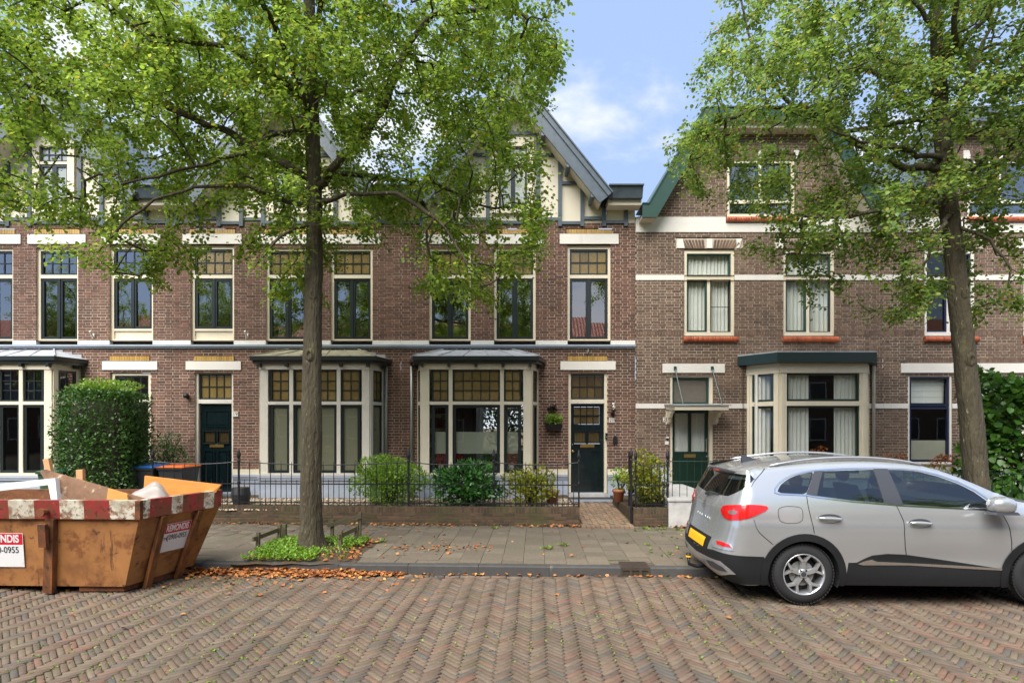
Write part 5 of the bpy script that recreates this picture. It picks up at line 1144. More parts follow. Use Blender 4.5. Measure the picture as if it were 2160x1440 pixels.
# stickers: a board of its own with red head and number
m_stick = M('white_vinyl', lin(222, 222, 224), .4, var=.04, stain=[(lin(170, 165, 160), 12, .6, .7, .5)]); m_stred = M('red_vinyl', lin(196, 28, 46), .4, var=.04); m_ink = M('black_ink', lin(40, 42, 50), .5, var=0)
def sticker(o3, ex, ez, w, h):
    o3 = Vector(o3); ex = Vector(ex).normalized(); nrm = ex.cross(Vector(ez)).normalized(); ez = nrm.cross(ex).normalized()
    t = bpy.data.objects.new('sticker', MB().add([(0,0,0),(w,0,0),(w,h,0),(0,h,0)], [(0,1,2,3)]).mesh('sticker')); t.data.materials.append(m_stick); COL.objects.link(t); t.parent = sk_; t.matrix_parent_inverse = Matrix.Translation(-sk_.location)
    mt = Matrix.Identity(4); 
    for i in range(3): mt[i][0] = ex[i]; mt[i][1] = ez[i]; mt[i][2] = nrm[i]; mt[i][3] = (o3+nrm*.014)[i]
    t.matrix_basis = mt
    hb = MB().add([(0.006,h*.66,.0015),(w-.006,h*.66,.0015),(w-.006,h-.006,.0015),(.006,h-.006,.0015)], [(0,1,2,3)]).build('sticker_head', m_stred, t)
    text('REMONDIS', 'lettering', h*.31, m_stick, t, (w*.49, h*.825, .003), (0, 0, 0), sx=.86*w/(h*.31*4.95), bold=.004)
    text('0900-0955', 'lettering', h*.26, m_ink, t, (w*.56, h*.50, .003), (0, 0, 0), sx=.74*w/(h*.26*4.6))
    text('>', 'lettering', h*.2, m_ink, t, (w*.07, h*.48, .003), (0, 0, 0)); text('(', 'lettering', h*.22, m_ink, t, (w*.16, h*.5, .003), (0, 0, 0), bold=.003)
eup = (ntp.lerp(ftp, .5)-nb.lerp(fb_, .5)).normalized()
w0 = nb.lerp(fb_, .51); w1 = ntp.lerp(ftp, .51); eup = (w1-w0).normalized(); ed = (fb_.lerp(ftp, .62)-nb.lerp(ntp, .62)).normalized(); sticker(w0.lerp(w1, .40)-ed*.145, ed, eup, .345, .40)
pA = nb.lerp(lb_n, .40); pB = ntp.lerp(lt_n, .40); nup = (pB-pA).normalized(); sticker(pA.lerp(pB, .285)-dn*.17, dn, nup, .60, .42)

# what lies in the skip
m_ply = M('raw_plywood', lin(202, 156, 112), .75, var=.15, vs=9, stretch=(1, 1, 5)); m_pine = M('varnished_pine', lin(206, 138, 66), .5, var=.15, vs=6, stretch=(1, .3, 9)); m_oldpl = M('painted_old_plank', lin(124, 92, 68), .7, var=.25, vs=9, stain=[(lin(196, 178, 156), 9, .58, .66, .8), (lin(84, 60, 46), 5, .5, .65, .7)]); m_chip = M('pale_chipboard', lin(190, 158, 132), .85, var=.15, vs=40)
m_pvc = M('white_pvc', lin(232, 234, 236), .35, var=.02); m_film = M('crumpled_plastic', lin(176, 168, 162), .35, var=.12, vs=6, bump=.4, bs=9, trans=.25)
rub = MB()
for i in range(160):
    x, y = random.uniform(XL+.4, -4.75), random.uniform(6.98, 7.6); s = random.uniform(.05, .17); z = .55+random.uniform(0, .30); rub.hexa([(x-s, y-s, z-.2), (x+s*random.random(), y-s, z-.2), (x+s, y+s, z-.2), (x-s, y+s, z-.2)], [(x-s*.8, y-s, z), (x+s, y-s*.7, z+random.gauss(0, .05)), (x+s*.6, y+s, z+random.gauss(0, .05)), (x-s, y+s*.8, z)])
o = rub.build('rubble', m_chip, kind='stuff'); tag(o, 'broken building rubble heaped inside the skip', 'rubble')
def slabthing(nm, label, cat, pts, thick, mat, nrm=(0, 1, 0)):
    n = Vector(nrm).normalized()*thick; pts = [Vector(p) for p in pts]; k = len(pts)
    b = MB().add([tuple(p) for p in pts]+[tuple(p+n) for p in pts], [tuple(range(k)), tuple(range(2*k-1, k-1, -1))]+[(i, (i+1) % k, k+(i+1) % k, k+i) for i in range(k)]); o = b.build(nm, mat); return tag(o, label, cat)
slabthing('wooden_board', 'wide varnished orange board at the far end of the skip', 'board', [at(305, 1003, 7.50), at(466, 1022, 7.50), at(455, 1038, 7.5), at(400, 1075, 7.46), at(300, 1075, 7.46)], .03, m_pine)
slabthing('old_plank', 'long splintered brown plank sloping across the skip', 'plank', [at(84, 995, 7.10), at(92, 990, 7.12), at(306, 1052, 7.0), at(306, 1085, 6.95), at(180, 1075, 7.0), at(100, 1020, 7.08)], .035, m_oldpl)
slabthing('chipboard_piece', 'pale chipboard offcut behind the long plank', 'board', [at(112, 1020, 7.3), at(172, 1022, 7.3), at(176, 1075, 7.25), at(110, 1075, 7.25)], .02, m_chip)
slabthing('wood_offcut', 'square orange wood offcut standing against the long plank', 'board', [at(228, 1030, 6.96), at(268, 1042, 6.94), at(272, 1075, 6.9), at(222, 1075, 6.9)], .03, m_pine)
for q, lab in ((((99, 967), (116, 1050), 7.35, .075), 'upright pale batten at the left of the skip'), (((170, 990), (172, 1070), 7.2, .085), 'upright batten with saw-cut end behind the long plank')):
    (p0, p1, d, w) = q; tag(MB().bar(at(*p0, d), at(*p1, d), w, .05, up=(0, 1, 0)).build('batten', m_ply), lab, 'batten')
wf = thing('old_window', 'white plastic window with glass dumped at the left of the skip', 'window', at(60, 1040, 7.0)); wf['kind'] = 'thing'
q = [at(-60, 1026, 7.05), at(116, 1008, 7.02), at(124, 1085, 6.95), at(-60, 1090, 6.95)]
def strip4(p, r, w, nm):
    p, r = Vector(p), Vector(r); d = (r-p).normalized(); n = Vector((-d.z, 0, d.x))*w; n = n if n.z < 0 else -n
    return p, r, n
cx_ = (q[0]+q[1]+q[2]+q[3])/4
inn = [v.lerp(cx_, .0)+Vector((0, 0, 0)) for v in q]
inn = [q[0]+Vector((.1, 0, -.085)), q[1]+Vector((-.085, 0, -.085)), q[2]+Vector((-.07, 0, .03)), q[3]+Vector((.1, 0, .03))]
for i in range(4):
    a, c, e, f = q[i], q[(i+1) % 4], inn[(i+1) % 4], inn[i]; o = Vector((0, .07, 0)); MB().hexa([a, c, c+o, a+o], [f, e, e+o, f+o]).build('frame_member', m_pvc, wf)
MB().poly([v+Vector((0, .03, 0)) for v in inn]).build('pane', m_glassl, wf)
# crumpled sheet
b = MB(); n = 16; C0 = at(322, 1042, 7.25)
for i in range(n+1):
    for j in range(n+1):
        u, v = i/n*2-1, j/n*2-1; r = math.sqrt(u*u+v*v); z = .26*max(0, 1-r**1.6)+.03*math.sin(5*u+3*v)+.02*math.sin(11*v-4*u); b.v.append((C0.x-.02+u*.30+.05*v, C0.y+v*.16, C0.z-.12+z))
for i in range(n):
    for j in range(n): a = i*(n+1)+j; b.f.append((a, a+n+1, a+n+2, a+1))
tag(b.build('plastic_sheet', m_film, smooth=True), 'crumpled milky plastic sheet in front of the orange board in the skip', 'plastic sheet')

# ------------------------------------------------------------------ the silver car
# surface coordinates: p along the side (x for p >= PB, then round the tail to the middle at PB-1), z up
PB = -.5
def interp(tab, x):
    xs = [t[0] for t in tab]; ys = [t[1] for t in tab]
    if x <= xs[0]: return ys[0]
    if x >= xs[-1]: return ys[-1]
    for i in range(len(xs)-1):
        if x <= xs[i+1]:
            t = (x-xs[i])/(xs[i+1]-xs[i]); m0 = (ys[i+1]-ys[i-1])/(xs[i+1]-xs[i-1]) if i else (ys[1]-ys[0])/(xs[1]-xs[0])
            m1 = (ys[i+2]-ys[i])/(xs[i+2]-xs[i]) if i+2 < len(xs) else (ys[i+1]-ys[i])/(xs[i+1]-xs[i]); h = xs[i+1]-xs[i]
            return (2*t**3-3*t*t+1)*ys[i]+(t**3-2*t*t+t)*h*m0+(-2*t**3+3*t*t)*ys[i+1]+(t**3-t*t)*h*m1
HWT = [(.1, .80), (.2, .855), (.35, .885), (.5, .895), (.65, .905), (.78, .915), (.9, .912), (1.02, .895), (1.12, .868), (1.2, .838), (1.35, .765), (1.5, .685), (1.6, .62)]
XRT = [(.1, -.68), (.18, -.76), (.3, -.90), (.45, -.945), (.58, -.93), (.69, -.89), (.91, -.84), (1.05, -.82), (1.136, -.785), (1.3, -.705), (1.46, -.625), (1.6, -.55)]
TOP = [(-.66, 1.475), (-.45, 1.52), (-.2, 1.555), (.2, 1.595), (.7, 1.613), (1.1, 1.605), (1.4, 1.575), (1.65, 1.51), (1.95, 1.385), (2.26, 1.235), (2.45, 1.17), (2.75, 1.115), (3.05, 1.05), (3.3, .95), (3.45, .82), (3.50, .7)]
_q = np.linspace(0, math.pi/2, 400); NSE = 3.6
_ex = 1-np.cos(_q)**(2/NSE); _ey = np.sin(_q)**(2/NSE); _al = np.concatenate([[0], np.cumsum(np.hypot(np.diff(_ex), np.diff(_ey)))]); _al /= _al[-1]
def hw(x, z):
    w = interp(HWT, z)
    w += .018*math.exp(-((x-0.)/.42)**2-((z-.66)/.22)**2)            # haunch over the rear wheel
    w += .016*math.exp(-((x-2.646)/.45)**2-((z-.66)/.22)**2)
    w -= .020*math.exp(-((x-1.45)/.75)**2-((z-.50)/.13)**2)           # scooped lower doors
    w += .008*math.exp(-((z-.88)/.05)**2)
    if x > 2.6: w -= .16*((x-2.6)/.9)**2.2
    zt = interp(TOP, x); r = .05
    if z > zt-r and x < 2.2: w -= .05*(1-math.sqrt(max(0, 1-((z-(zt-r))/r)**2)))
    if x > 2.3:
        if z > zt-.14: w -= .16*((z-(zt-.14))/.14)**2
    return w
def S(p, z, off=0.):
    if p >= PB: x, y = p, -hw(p, z)
    else:
        t = max(0, p-PB+1); ex = float(np.interp(t, _al, _ex)); ey = float(np.interp(t, _al, _ey)); xr = interp(XRT, z); x = xr+(PB-xr)*ex; y = -hw(PB, z)*ey
    if off:
        e = 1e-3; a = Vector(S(p+e, z)); b_ = Vector(S(p-e, z)); c = Vector(S(p, z+e)); d = Vector(S(p, z-e)); n = (a-b_).cross(c-d); 
        if n.length > 0:
            n.normalize(); n = n if (n.y < 0 or (p < PB and n.x < 0)) else -n
            return (x+n.x*off, y+n.y*off, z+n.z*off)
    return (x, y, z)
CAR = Vector((3.30, 6.257, 0.012)); YAW = -math.atan(.035)
ORG = CAR+Vector((-math.sin(YAW), math.cos(YAW), 0))*.915
def car_px(v):
    x, y, z = v; X = ORG.x+x*math.cos(YAW)-y*math.sin(YAW); Y = ORG.y+x*math.sin(YAW)+y*math.cos(YAW); return (1080+FPX*X/Y, HZ-(z+ORG.z-HC)*FPX/Y)
_gp = [PB-1+i*.02 for i in range(int(5.0/.02))]; _gz = [.12+i*.02 for i in range(75)]
_G = np.array([[car_px(S(p, z)) if z < interp(TOP, max(p, -.66))-.012 else (1e6, 1e6) for z in _gz] for p in _gp])
def on(zx, zy, k=2.842, o=(1400, 940)):
    """where on the car's skin a spot of the (enlarged) photo lies"""
    px, py = o[0]+zx/k, o[1]+zy/k; d = (_G[..., 0]-px)**2+(_G[..., 1]-py)**2; i, j = np.unravel_index(np.argmin(d), d.shape); p, z = _gp[i], _gz[j]; st_ = .01
    for _ in range(5):
        best = min(((car_px(S(p+a*st_, z+c*st_)), p+a*st_, z+c*st_) for a in (-1, -.5, 0, .5, 1) for c in (-1, -.5, 0, .5, 1)), key=lambda t: (t[0][0]-px)**2+(t[0][1]-py)**2); p, z = best[1], best[2]; st_ *= .55
    return (p, z)
def ons(pts): return [on(*p) for p in pts]
def dense(poly, step=.03, closed=True, smooth=0):
    out = []; n = len(poly)
    for i in range(n if closed else n-1):
        a, c = Vector(poly[i]), Vector(poly[(i+1) % n]); k = max(1, int((c-a).length/step)); out += [tuple(a.lerp(c, j/k)) for j in range(k)]
    if not closed: out.append(tuple(poly[-1]))
    return out
def round_poly(poly, it=2):
    for _ in range(it):
        q = []
        for i in range(len(poly)):
            a, c = Vector(poly[i]), Vector(poly[(i+1) % len(poly)]); q += [tuple(a.lerp(c, .25)), tuple(a.lerp(c, .75))]
        poly = q
    return poly
def inside(poly, x, y):
    r = False; j = len(poly)-1
    for i in range(len(poly)):
        xi, yi = poly[i]; xj, yj = poly[j]
        if (yi > y) != (yj > y) and x < (xj-xi)*(y-yi)/(yj-yi)+xi: r = not r
        j = i
    return r
def patch(outer, holes=(), off=0., step=.05, edge=.03, fn=None, thick=0.):
    """triangulated piece of the car's skin bounded by outlines in surface coordinates; returns vertices and faces (near side)"""
    fn = fn or S; V, E = [], []
    for poly in [outer, *holes]:
        d = dense(poly, edge); o = len(V); V += d; E += [(o+i, o+(i+1) % len(d)) for i in range(len(d))]
    xs = [v[0] for v in outer]; zs = [v[1] for v in outer]; B = np.array(V); x = min(xs)+step/2
    while x < max(xs):
        z = min(zs)+step/2
        while z < max(zs):
            if inside(outer, x, z) and not any(inside(h, x, z) for h in holes) and np.min((B[:, 0]-x)**2+(B[:, 1]-z)**2) > (step*.45)**2: V.append((x, z))
            z += step
        x += step
    r = geometry.delaunay_2d_cdt([Vector(v) for v in V], E, [], 0, 1e-6); vs, fs = r[0], r[2]; keep = []
    for f in fs:
        cx = sum(vs[i][0] for i in f)/3; cz = sum(vs[i][1] for i in f)/3
        if inside(outer, cx, cz) and not any(inside(h, cx, cz) for h in holes):
            a_, b_, c_ = (vs[i] for i in f[:3]); ar = (b_[0]-a_[0])*(c_[1]-a_[1])-(b_[1]-a_[1])*(c_[0]-a_[0])
            if abs(ar) > 1.2e-5: keep.append(tuple(f) if ar > 0 else tuple(reversed(f)))
    P = [fn(v[0], v[1], off) for v in vs]
    if thick:
        n = len(P); P += [fn(v[0], v[1], off-thick) for v in vs]; cnt = {}
        for f in keep:
            for i in range(3): e = (f[i], f[(i+1) % 3]); cnt[tuple(sorted(e))] = cnt.get(tuple(sorted(e)), 0)+1
        keep2 = list(keep); P = P[:n]; inner = [fn(v[0], v[1], off-thick) for v in vs]
        for f in keep:
            for i in range(3):
                e = (f[i], f[(i+1) % 3])
                if cnt[tuple(sorted(e))] == 1: o_ = len(P); P += [P[e[0]], P[e[1]], inner[e[1]], inner[e[0]]]; keep2.append((o_, o_+1, o_+2, o_+3))
        keep = keep2
    return P, keep
def both(b, P, F):
    b.add(P, F); b.add([(x, -y, z) for x, y, z in P], [tuple(reversed(f)) for f in F])
car = thing('parked_car', 'silver estate-style SUV parked at the kerb on the right', 'car', ORG, local=True, rotz=YAW)
m_paint = M('silver_car_paint', lin(186, 190, 194), .2, metal=.64, var=.0, coat=.8); m_clad = M('black_car_plastic', lin(30, 31, 33), .6, var=.08, spec=.3); m_pil = M('gloss_black_trim', lin(58, 60, 66), .3, var=0); m_seam = M('panel_gap', lin(24, 26, 28), .8, var=0)
m_red = M('red_lamp_glass', lin(190, 22, 24), .15, var=.06, vs=20, coat=.8); m_lampc = M('clear_lamp_glass', lin(140, 112, 110), .12, metal=.3, var=.2, vs=40, coat=.8); m_plate = M('yellow_number_plate', lin(240, 180, 34), .4, var=.02); m_tyre = M('tyre_rubber', lin(34, 35, 37), .8, var=.1, vs=20); m_alloy = M('alloy', lin(196, 198, 202), .3, metal=.75, var=.05); m_cabin = M('dark_cabin', lin(42, 44, 46), .8, var=.05)
WR, ARI, ARO = .345, .40, .475
def arc(cx, cz, r, a0, a1, n=26): return [(cx+r*math.cos(math.radians(a0+(a1-a0)*i/n)), cz+r*math.sin(math.radians(a0+(a1-a0)*i/n))) for i in range(n+1)]
zs0 = .24
q_glass = round_poly(ons([(680, 281), (690, 250), (712, 222), (750, 195), (800, 174), (860, 161), (902, 156), (880, 235), (858, 290), (770, 286)]), 1)
r_glass = ons([(945, 152), (1262, 141), (1330, 343), (1130, 327), (910, 299), (925, 230)])
f_glass = ons([(1333, 142), (1430, 143), (1520, 152), (1640, 182), (1760, 225), (1858, 275), (1935, 330), (1985, 374), (1700, 366), (1425, 350)])
dlo = [q_glass, r_glass, f_glass]
_rr = ons([(548, 200), (505, 235), (450, 272), (385, 300)]); rw = [(PB-1, 1.45), (_rr[0][0]-.06, 1.45)]+_rr+[(PB-1, _rr[3][1]-.035)]
arch_r = lambda r: arc(0, .335, r, 197, -17); arch_f = lambda r: arc(2.646, .335, r, 197, -17)
def topz(p): return interp(TOP, p)-.004
tops = [(-.1, 0)]; top_line = []
for i in range(50):
    p = 3.42-(3.42-PB)*i/49; top_line.append((p, topz(p)))
for i in range(1, 20):
    t = i/19; p = PB-t*1.0; top_line.append((p, topz(PB)*(1-t)+1.47*t))
outer = [(PB-1, 1.46)]
outer = top_line[::-1]
outer = [(PB-1, .22), (PB-.6, .205), (PB-.2, .20), (PB, .205), (-.43, .22)]+arch_r(ARI)+[(.46, zs0), (2.18, zs0)]+arch_f(ARI)+[(3.1, .22), (3.42, .24), (3.48, .5)]+top_line
body = MB(); P, F = patch(outer, [q_glass, r_glass, f_glass, rw[:]], 0, .04, .018); both(body, P, F)
# roof panel and bonnet
def topgrid(b, x0, x1, n, m=14, crown=.045):
    for sgn in (1,):
        o = len(b.v)
        for i in range(n+1):
            x = x0+(x1-x0)*i/n; zt = topz(x); w = hw(x, zt)-.002
            for j in range(m+1): t = j/m*2-1; b.v.append((x, w*t, zt+crown*(1-t*t)**.8))
        for i in range(n):
            for j in range(m): a = o+i*(m+1)+j; b.f.append((a, a+1, a+m+2, a+m+1))
topgrid(body, -.12, 1.38, 26, crown=.035); topgrid(body, 2.25, 3.42, 20, crown=.05)
# rear edge of roof back to the spoiler
n, m = 10, 14; o = len(body.v)
for i in range(n+1):
    t = i/n
    for j in range(m+1):
        s = j/m*2-1; z0 = topz(-.12); w0 = hw(-.12, z0)-.002; A = Vector((-.12, w0*s, z0+.035*(1-s*s)**.8)); B_ = Vector((-.63+.13*abs(s)**3, .60*s, 1.478)); v = A.lerp(B_, t); body.v.append((v.x, v.y, v.z+.025*t*(1-t)))
for i in range(n):
    for j in range(m): a = o+i*(m+1)+j; body.f.append((a, a+m+1, a+m+2, a+1))
bo = body.build('body', m_paint, car, smooth=True)
def skin(nm, poly, off, mat, mirror=True, hol=(), step=.06, edge=.03, smooth=True, thick=.006):
    P, F = patch(poly, hol, off, step, edge, thick=thick)
    o = MB().add(P, F).build(nm, mat, car, smooth=smooth)
    if mirror: MB().add([(x, -y, z) for x, y, z in P], [tuple(reversed(f)) for f in F]).build(nm, mat, car, smooth=smooth)
    return o
for g_ in dlo: skin('side_window', g_, -.003, m_glassc, thick=0, step=.04, edge=.018)
P, F = patch(rw, (), -.002, .06, .03); b = MB(); both(b, P, F); b.build('rear_window', m_glassc, car, smooth=True)
# windscreen
b = MB(); n, m = 10, 12
for i in range(n+1):
    x = 1.38+(2.25-1.38)*i/n; zt = topz(x); w = hw(x, zt)
    for j in range(m+1): s = j/m*2-1; b.v.append((x+.14*(1-s*s)*(i/n), w*s, zt+.035*(1-s*s)))
for i in range(n):
    for j in range(m): a = i*(m+1)+j; b.f.append((a, a+1, a+m+2, a+m+1))
b.build('windscreen', m_glassc, car, smooth=True)
# black pillars and chrome round the glass
skin('pillar_trim', ons([(899, 152), (952, 150), (932, 230), (917, 300), (852, 291), (878, 230)]), .004, m_pil, step=.03, edge=.018, thick=.012)
skin('pillar_trim', ons([(1256, 139), (1342, 139), (1434, 353), (1322, 345)]), .004, m_pil, step=.03, edge=.018, thick=.012)
def line(nm, pts, w, off, mat, mirror=True):
    pts = dense(pts, .03, False); L_ = []; R_ = []
    for i, p in enumerate(pts):
        d = Vector(pts[min(i+1, len(pts)-1)])-Vector(pts[max(i-1, 0)]); d.normalize(); nn = Vector((-d.y, d.x))*(w/2); L_.append(tuple(Vector(p)+nn)); R_.append(tuple(Vector(p)-nn))
    P = [S(*p, off) for p in L_]+[S(*p, off) for p in R_]; n = len(pts); F = [(i, i+1, n+i+1, n+i) for i in range(n-1)]
    MB().add(P, F).build(nm, mat, car, smooth=True)
    if mirror: MB().add([(x, -y, z) for x, y, z in P], F).build(nm, mat, car, smooth=True)
ch = [(1990, 382), (1860, 379), (1700, 371), (1425, 357), (1130, 333), (905, 305), (858, 296), (770, 291), (690, 288), (665, 280), (668, 255), (690, 225), (725, 196), (770, 174), (830, 158), (910, 147), (1060, 138), (1262, 132), (1430, 135), (1520, 144), (1640, 172), (1760, 214), (1862, 264), (1945, 320)]
line('window_chrome', ons(ch), .016, .005, m_chrome)
for nm, pts in (('door_gap', [(856, 296), (862, 340), (872, 390), (888, 455), (903, 525)]), ('door_gap', [(1395, 358), (1420, 410), (1438, 450), (1443, 520), (1447, 600), (1455, 660), (1470, 705), (1468, 760), (1450, 795)]), ('door_gap', [(2005, 388), (2040, 425), (2062, 465), (2078, 515), (2086, 575), (2086, 740)]),
               ('bumper_gap', [(540, 440), (555, 490), (590, 535), (655, 590)]), ('tailgate_gap', [(605, 135), (570, 180), (540, 215), (480, 290), (470, 340)])):
    line(nm, ons(pts), .008, .002, m_seam)
skin('fuel_flap', round_poly(ons([(688, 364), (820, 364), (834, 400), (830, 462), (705, 462), (688, 420)]), 2), .0015, m_paint, False, thick=.0)
line('flap_gap', (lambda q: q+[q[0]])(round_poly(ons([(686, 362), (822, 362), (836, 400), (832, 464), (703, 464), (686, 420)]), 2)), .006, .001, m_seam, False)
# plastic cladding: arches, sills, bumper
def ring(c): return arc(c, .335, ARO, 195, -15)+arc(c, .335, ARI-.006, -17, 197)
skin('wheel_arch_trim', ring(0), .013, m_clad, step=.035, edge=.02, thick=.025); skin('wheel_arch_trim', ring(2.646), .013, m_clad, step=.035, edge=.02, thick=.025)
sill = ons([(1108, 700), (1158, 698), (1200, 676), (1250, 656), (1340, 646), (1450, 651), (1600, 672), (1750, 694), (1900, 717), (2038, 738), (2078, 745)]); sill = sill+[(2.17, zs0-.02), (.465, zs0-.02)]
skin('sill_cladding', sill, .006, m_clad, step=.06)
skin('door_strip', ons([(1160, 706), (1205, 688), (1245, 679), (1275, 692), (1460, 700), (1750, 715), (2030, 733), (2042, 742), (2025, 745), (1750, 731), (1460, 714), (1190, 713)]), .011, m_chrome)
bump_top = ons([(600, 664), (520, 661), (430, 655), (300, 622), (200, 596), (150, 572)])
bp_ = [(-.40, .44)]+bump_top+[(PB-1, bump_top[-1][1]+.01), (PB-1, .20), (-.43, .215)]+arc(0, .335, ARO+.002, 196, 182, 5)
skin('bumper', bp_, .005, m_clad, step=.06)
# silver skid plate
_sk = ons([(160, 632), (250, 655), (340, 690), (395, 735), (432, 768)]); skid = [(PB-1, _sk[0][1]+.01)]+_sk+[(_sk[-1][0]-.08, _sk[-1][1]-.01), (PB-1+.3, .222), (PB-1, .222)]
skin('skid_plate', skid, .011, m_alloy, step=.06); skin('exhaust_trim', ons([(262, 680), (300, 690), (360, 725), (385, 750), (330, 740), (285, 715)]), .017, m_pil)
# lamps
tl = round_poly(ons([(342, 380), (362, 354), (460, 351), (560, 352), (636, 364), (600, 400), (520, 430), (440, 446), (372, 440), (352, 410)]), 1)
skin('tail_lamp', tl, .008, m_red, step=.05, thick=.012); skin('tail_lamp_lens', round_poly(ons([(385, 386), (440, 384), (444, 410), (398, 413)]), 1), .011, m_lampc, step=.05)
skin('fog_lamp_surround', ons([(290, 555), (330, 560), (400, 590), (420, 628), (350, 620), (295, 603)]), .007, m_paint, step=.05); skin('fog_lamp', ons([(318, 568), (350, 573), (395, 590), (412, 610), (360, 602), (322, 588)]), .011, m_red, step=.05)
zpl = on(240, 570)[1]
def skin_mid(nm, poly, off, mat):
    P, F = patch(poly, (), off, .05, .03); b = MB(); both(b, P, F); b.build(nm, mat, car)
skin_mid('number_plate', [(PB-1, zpl-.056), (PB-1+.205, zpl-.056), (PB-1+.205, zpl+.056), (PB-1, zpl+.056)], .014, m_plate)
skin_mid('plate_recess', [(PB-1, zpl-.085), (PB-1+.27, zpl-.085), (PB-1+.29, zpl+.09), (PB-1, zpl+.09)], .0065, m_clad)
# emblem (a tall lozenge) and model letters on the tailgate
ze = on(232, 350)[1]
lz_ = MB(); e0 = [S(PB-1+.0, ze+.085, .01), S(PB-1+.034, ze, .016), S(PB-1, ze-.085, .01), S(PB-1+.017, ze, .016)]
both(lz_, e0[:1]+[e0[1], e0[2], e0[3]], [(0, 1, 2, 3)]); lz_.build('emblem', m_chrome, car)
zl = on(240, 412)[1]
for i in range(3): skin('badge_letter', [(PB-1+.03+i*.055, zl-.012), (PB-1+.058+i*.055, zl-.012), (PB-1+.050+i*.055, zl+.012), (PB-1+.038+i*.055, zl+.012)], .004, m_alloy, step=.05, edge=.02, thick=.002)
# door handles
for pts in (((920, 408), (1068, 465)), ((1465, 437), (1606, 492))):
    (a, c), (e, f) = pts; cx_, cy_ = (a+e)/2, (c+f)/2; el = [on(cx_+(e-a)/2*math.cos(t), cy_+(f-c)/2*math.sin(t)) for t in [i*math.pi/8 for i in range(16)]]
    skin('handle_recess', el, .001, m_pil, step=.05, thick=0.)
    el2 = [on(cx_-4+(e-a)/2*.98*math.cos(t), cy_+5+(f-c)/2*.72*math.sin(t)) for t in [i*math.pi/8 for i in range(16)]]; skin('handle_dish', el2, .0025, m_paint, step=.05, thick=0.)
    p0, p1 = on(a+5, cy_-3), on(e-4, cy_+4); b = MB(); P = [Vector(S(p0[0]+(p1[0]-p0[0])*t, p0[1]+(p1[1]-p0[1])*t, .028+.014*math.sin(math.pi*t))) for t in [i/8 for i in range(9)]]
    b.tube(P, [.011]+[.017]*7+[.011], 8); b.build('door_handle', m_paint, car, smooth=True); MB().tube([(v.x, -v.y, v.z) for v in P], [.011]+[.017]*7+[.011], 8).build('door_handle', m_paint, car, smooth=True)
# roof rails, aerial fin, spoiler, wiper
for sg in (-1, 1):
    P = [Vector((x, sg*(hw(x, topz(x))+.012), topz(x)+.012+.030*math.sin(math.pi*(x+.28)/1.75))) for x in [-.28+1.75*i/16 for i in range(17)]]; MB().tube(P, [.008]+[.015]*15+[.008], 8).build('roof_rail', m_alloy, car, smooth=True)
MB().add([(-.36, -.025, 1.55), (-.16, -.012, 1.58), (-.16, .012, 1.58), (-.36, .025, 1.55), (-.37, 0, 1.65), (-.32, 0, 1.645)], [(0, 1, 2, 3), (0, 1, 5, 4), (3, 4, 5, 2), (1, 2, 5), (0, 4, 3)]).build('aerial_fin', m_pil, car)
b = MB(); m = 16
for j in range(m+1):
    s = j/m*2-1; yy = .63*s; xb = -.68+.13*abs(s)**3; b.v += [(xb+.10, yy, 1.478+.004), (xb, yy, 1.468), (xb+.012, yy, 1.44), (xb+.12, yy*.98, 1.40)]
for j in range(m):
    a = j*4; b.f += [(a, a+4, a+5, a+1), (a+1, a+5, a+6, a+2), (a+2, a+6, a+7, a+3)]
b.build('spoiler', m_pil, car, smooth=True); MB().box(-.69, -.679, -.11, .11, 1.448, 1.464).build('brake_lamp', m_red, car)
MB().tube([(-.81, .0, 1.15), (-.80, -.12, 1.18), (-.775, -.36, 1.185)], [.022, .014, .008], 8).build('rear_wiper', m_pil, car)
# tow ball
b = MB(); b.tube([(-.75, 0, .22), (-.93, 0, .20), (-1.03, 0, .23), (-1.04, 0, .32)], .022, 10); b.build('tow_bar', m_iron, car, smooth=True); MB().lathe([(.02, -.03), (.032, -.015), (.032, .02), (.02, .035)], (-1.04, 0, .34), 12).build('tow_ball', m_iron, car, smooth=True); MB().lathe([(.034, -.008), (.034, .012)], (-1.04, 0, .33), 12).build('tow_collar', m_plate, car)
# mirrors
for sg in (-1, 1):
    b = MB(); n, m = 10, 14; C = Vector((2.06, sg*1.03, 1.155)); rx, ry, rz = .135, .10, .092
    for i in range(n+1):
        th_ = math.pi*i/n
        for j in range(m): ph = 2*math.pi*j/m; sq = lambda v: math.copysign(abs(v)**.75, v); b.v.append((C.x+rx*sq(math.sin(th_)*math.cos(ph)), C.y+ry*sq(math.cos(th_)), C.z+rz*sq(math.sin(th_)*math.sin(ph))))
    for i in range(n):
        for j in range(m): a = i*m+j; c = i*m+(j+1) % m; b.f.append((a, c, c+m, a+m))
    b.build('wing_mirror', m_paint, car, smooth=True); MB().bar((2.08, sg*.86, 1.09), (2.07, sg*.98, 1.105), .09, .04).build('mirror_arm', m_pil, car)
    MB().hexa([(1.93, sg*.96, 1.05), (2.19, sg*.96, 1.05), (2.19, sg*1.12, 1.06), (1.93, sg*1.12, 1.06)], [(1.95, sg*.96, 1.085), (2.17, sg*.96, 1.085), (2.17, sg*1.11, 1.09), (1.95, sg*1.11, 1.09)]).build('mirror_base', m_pil, car)
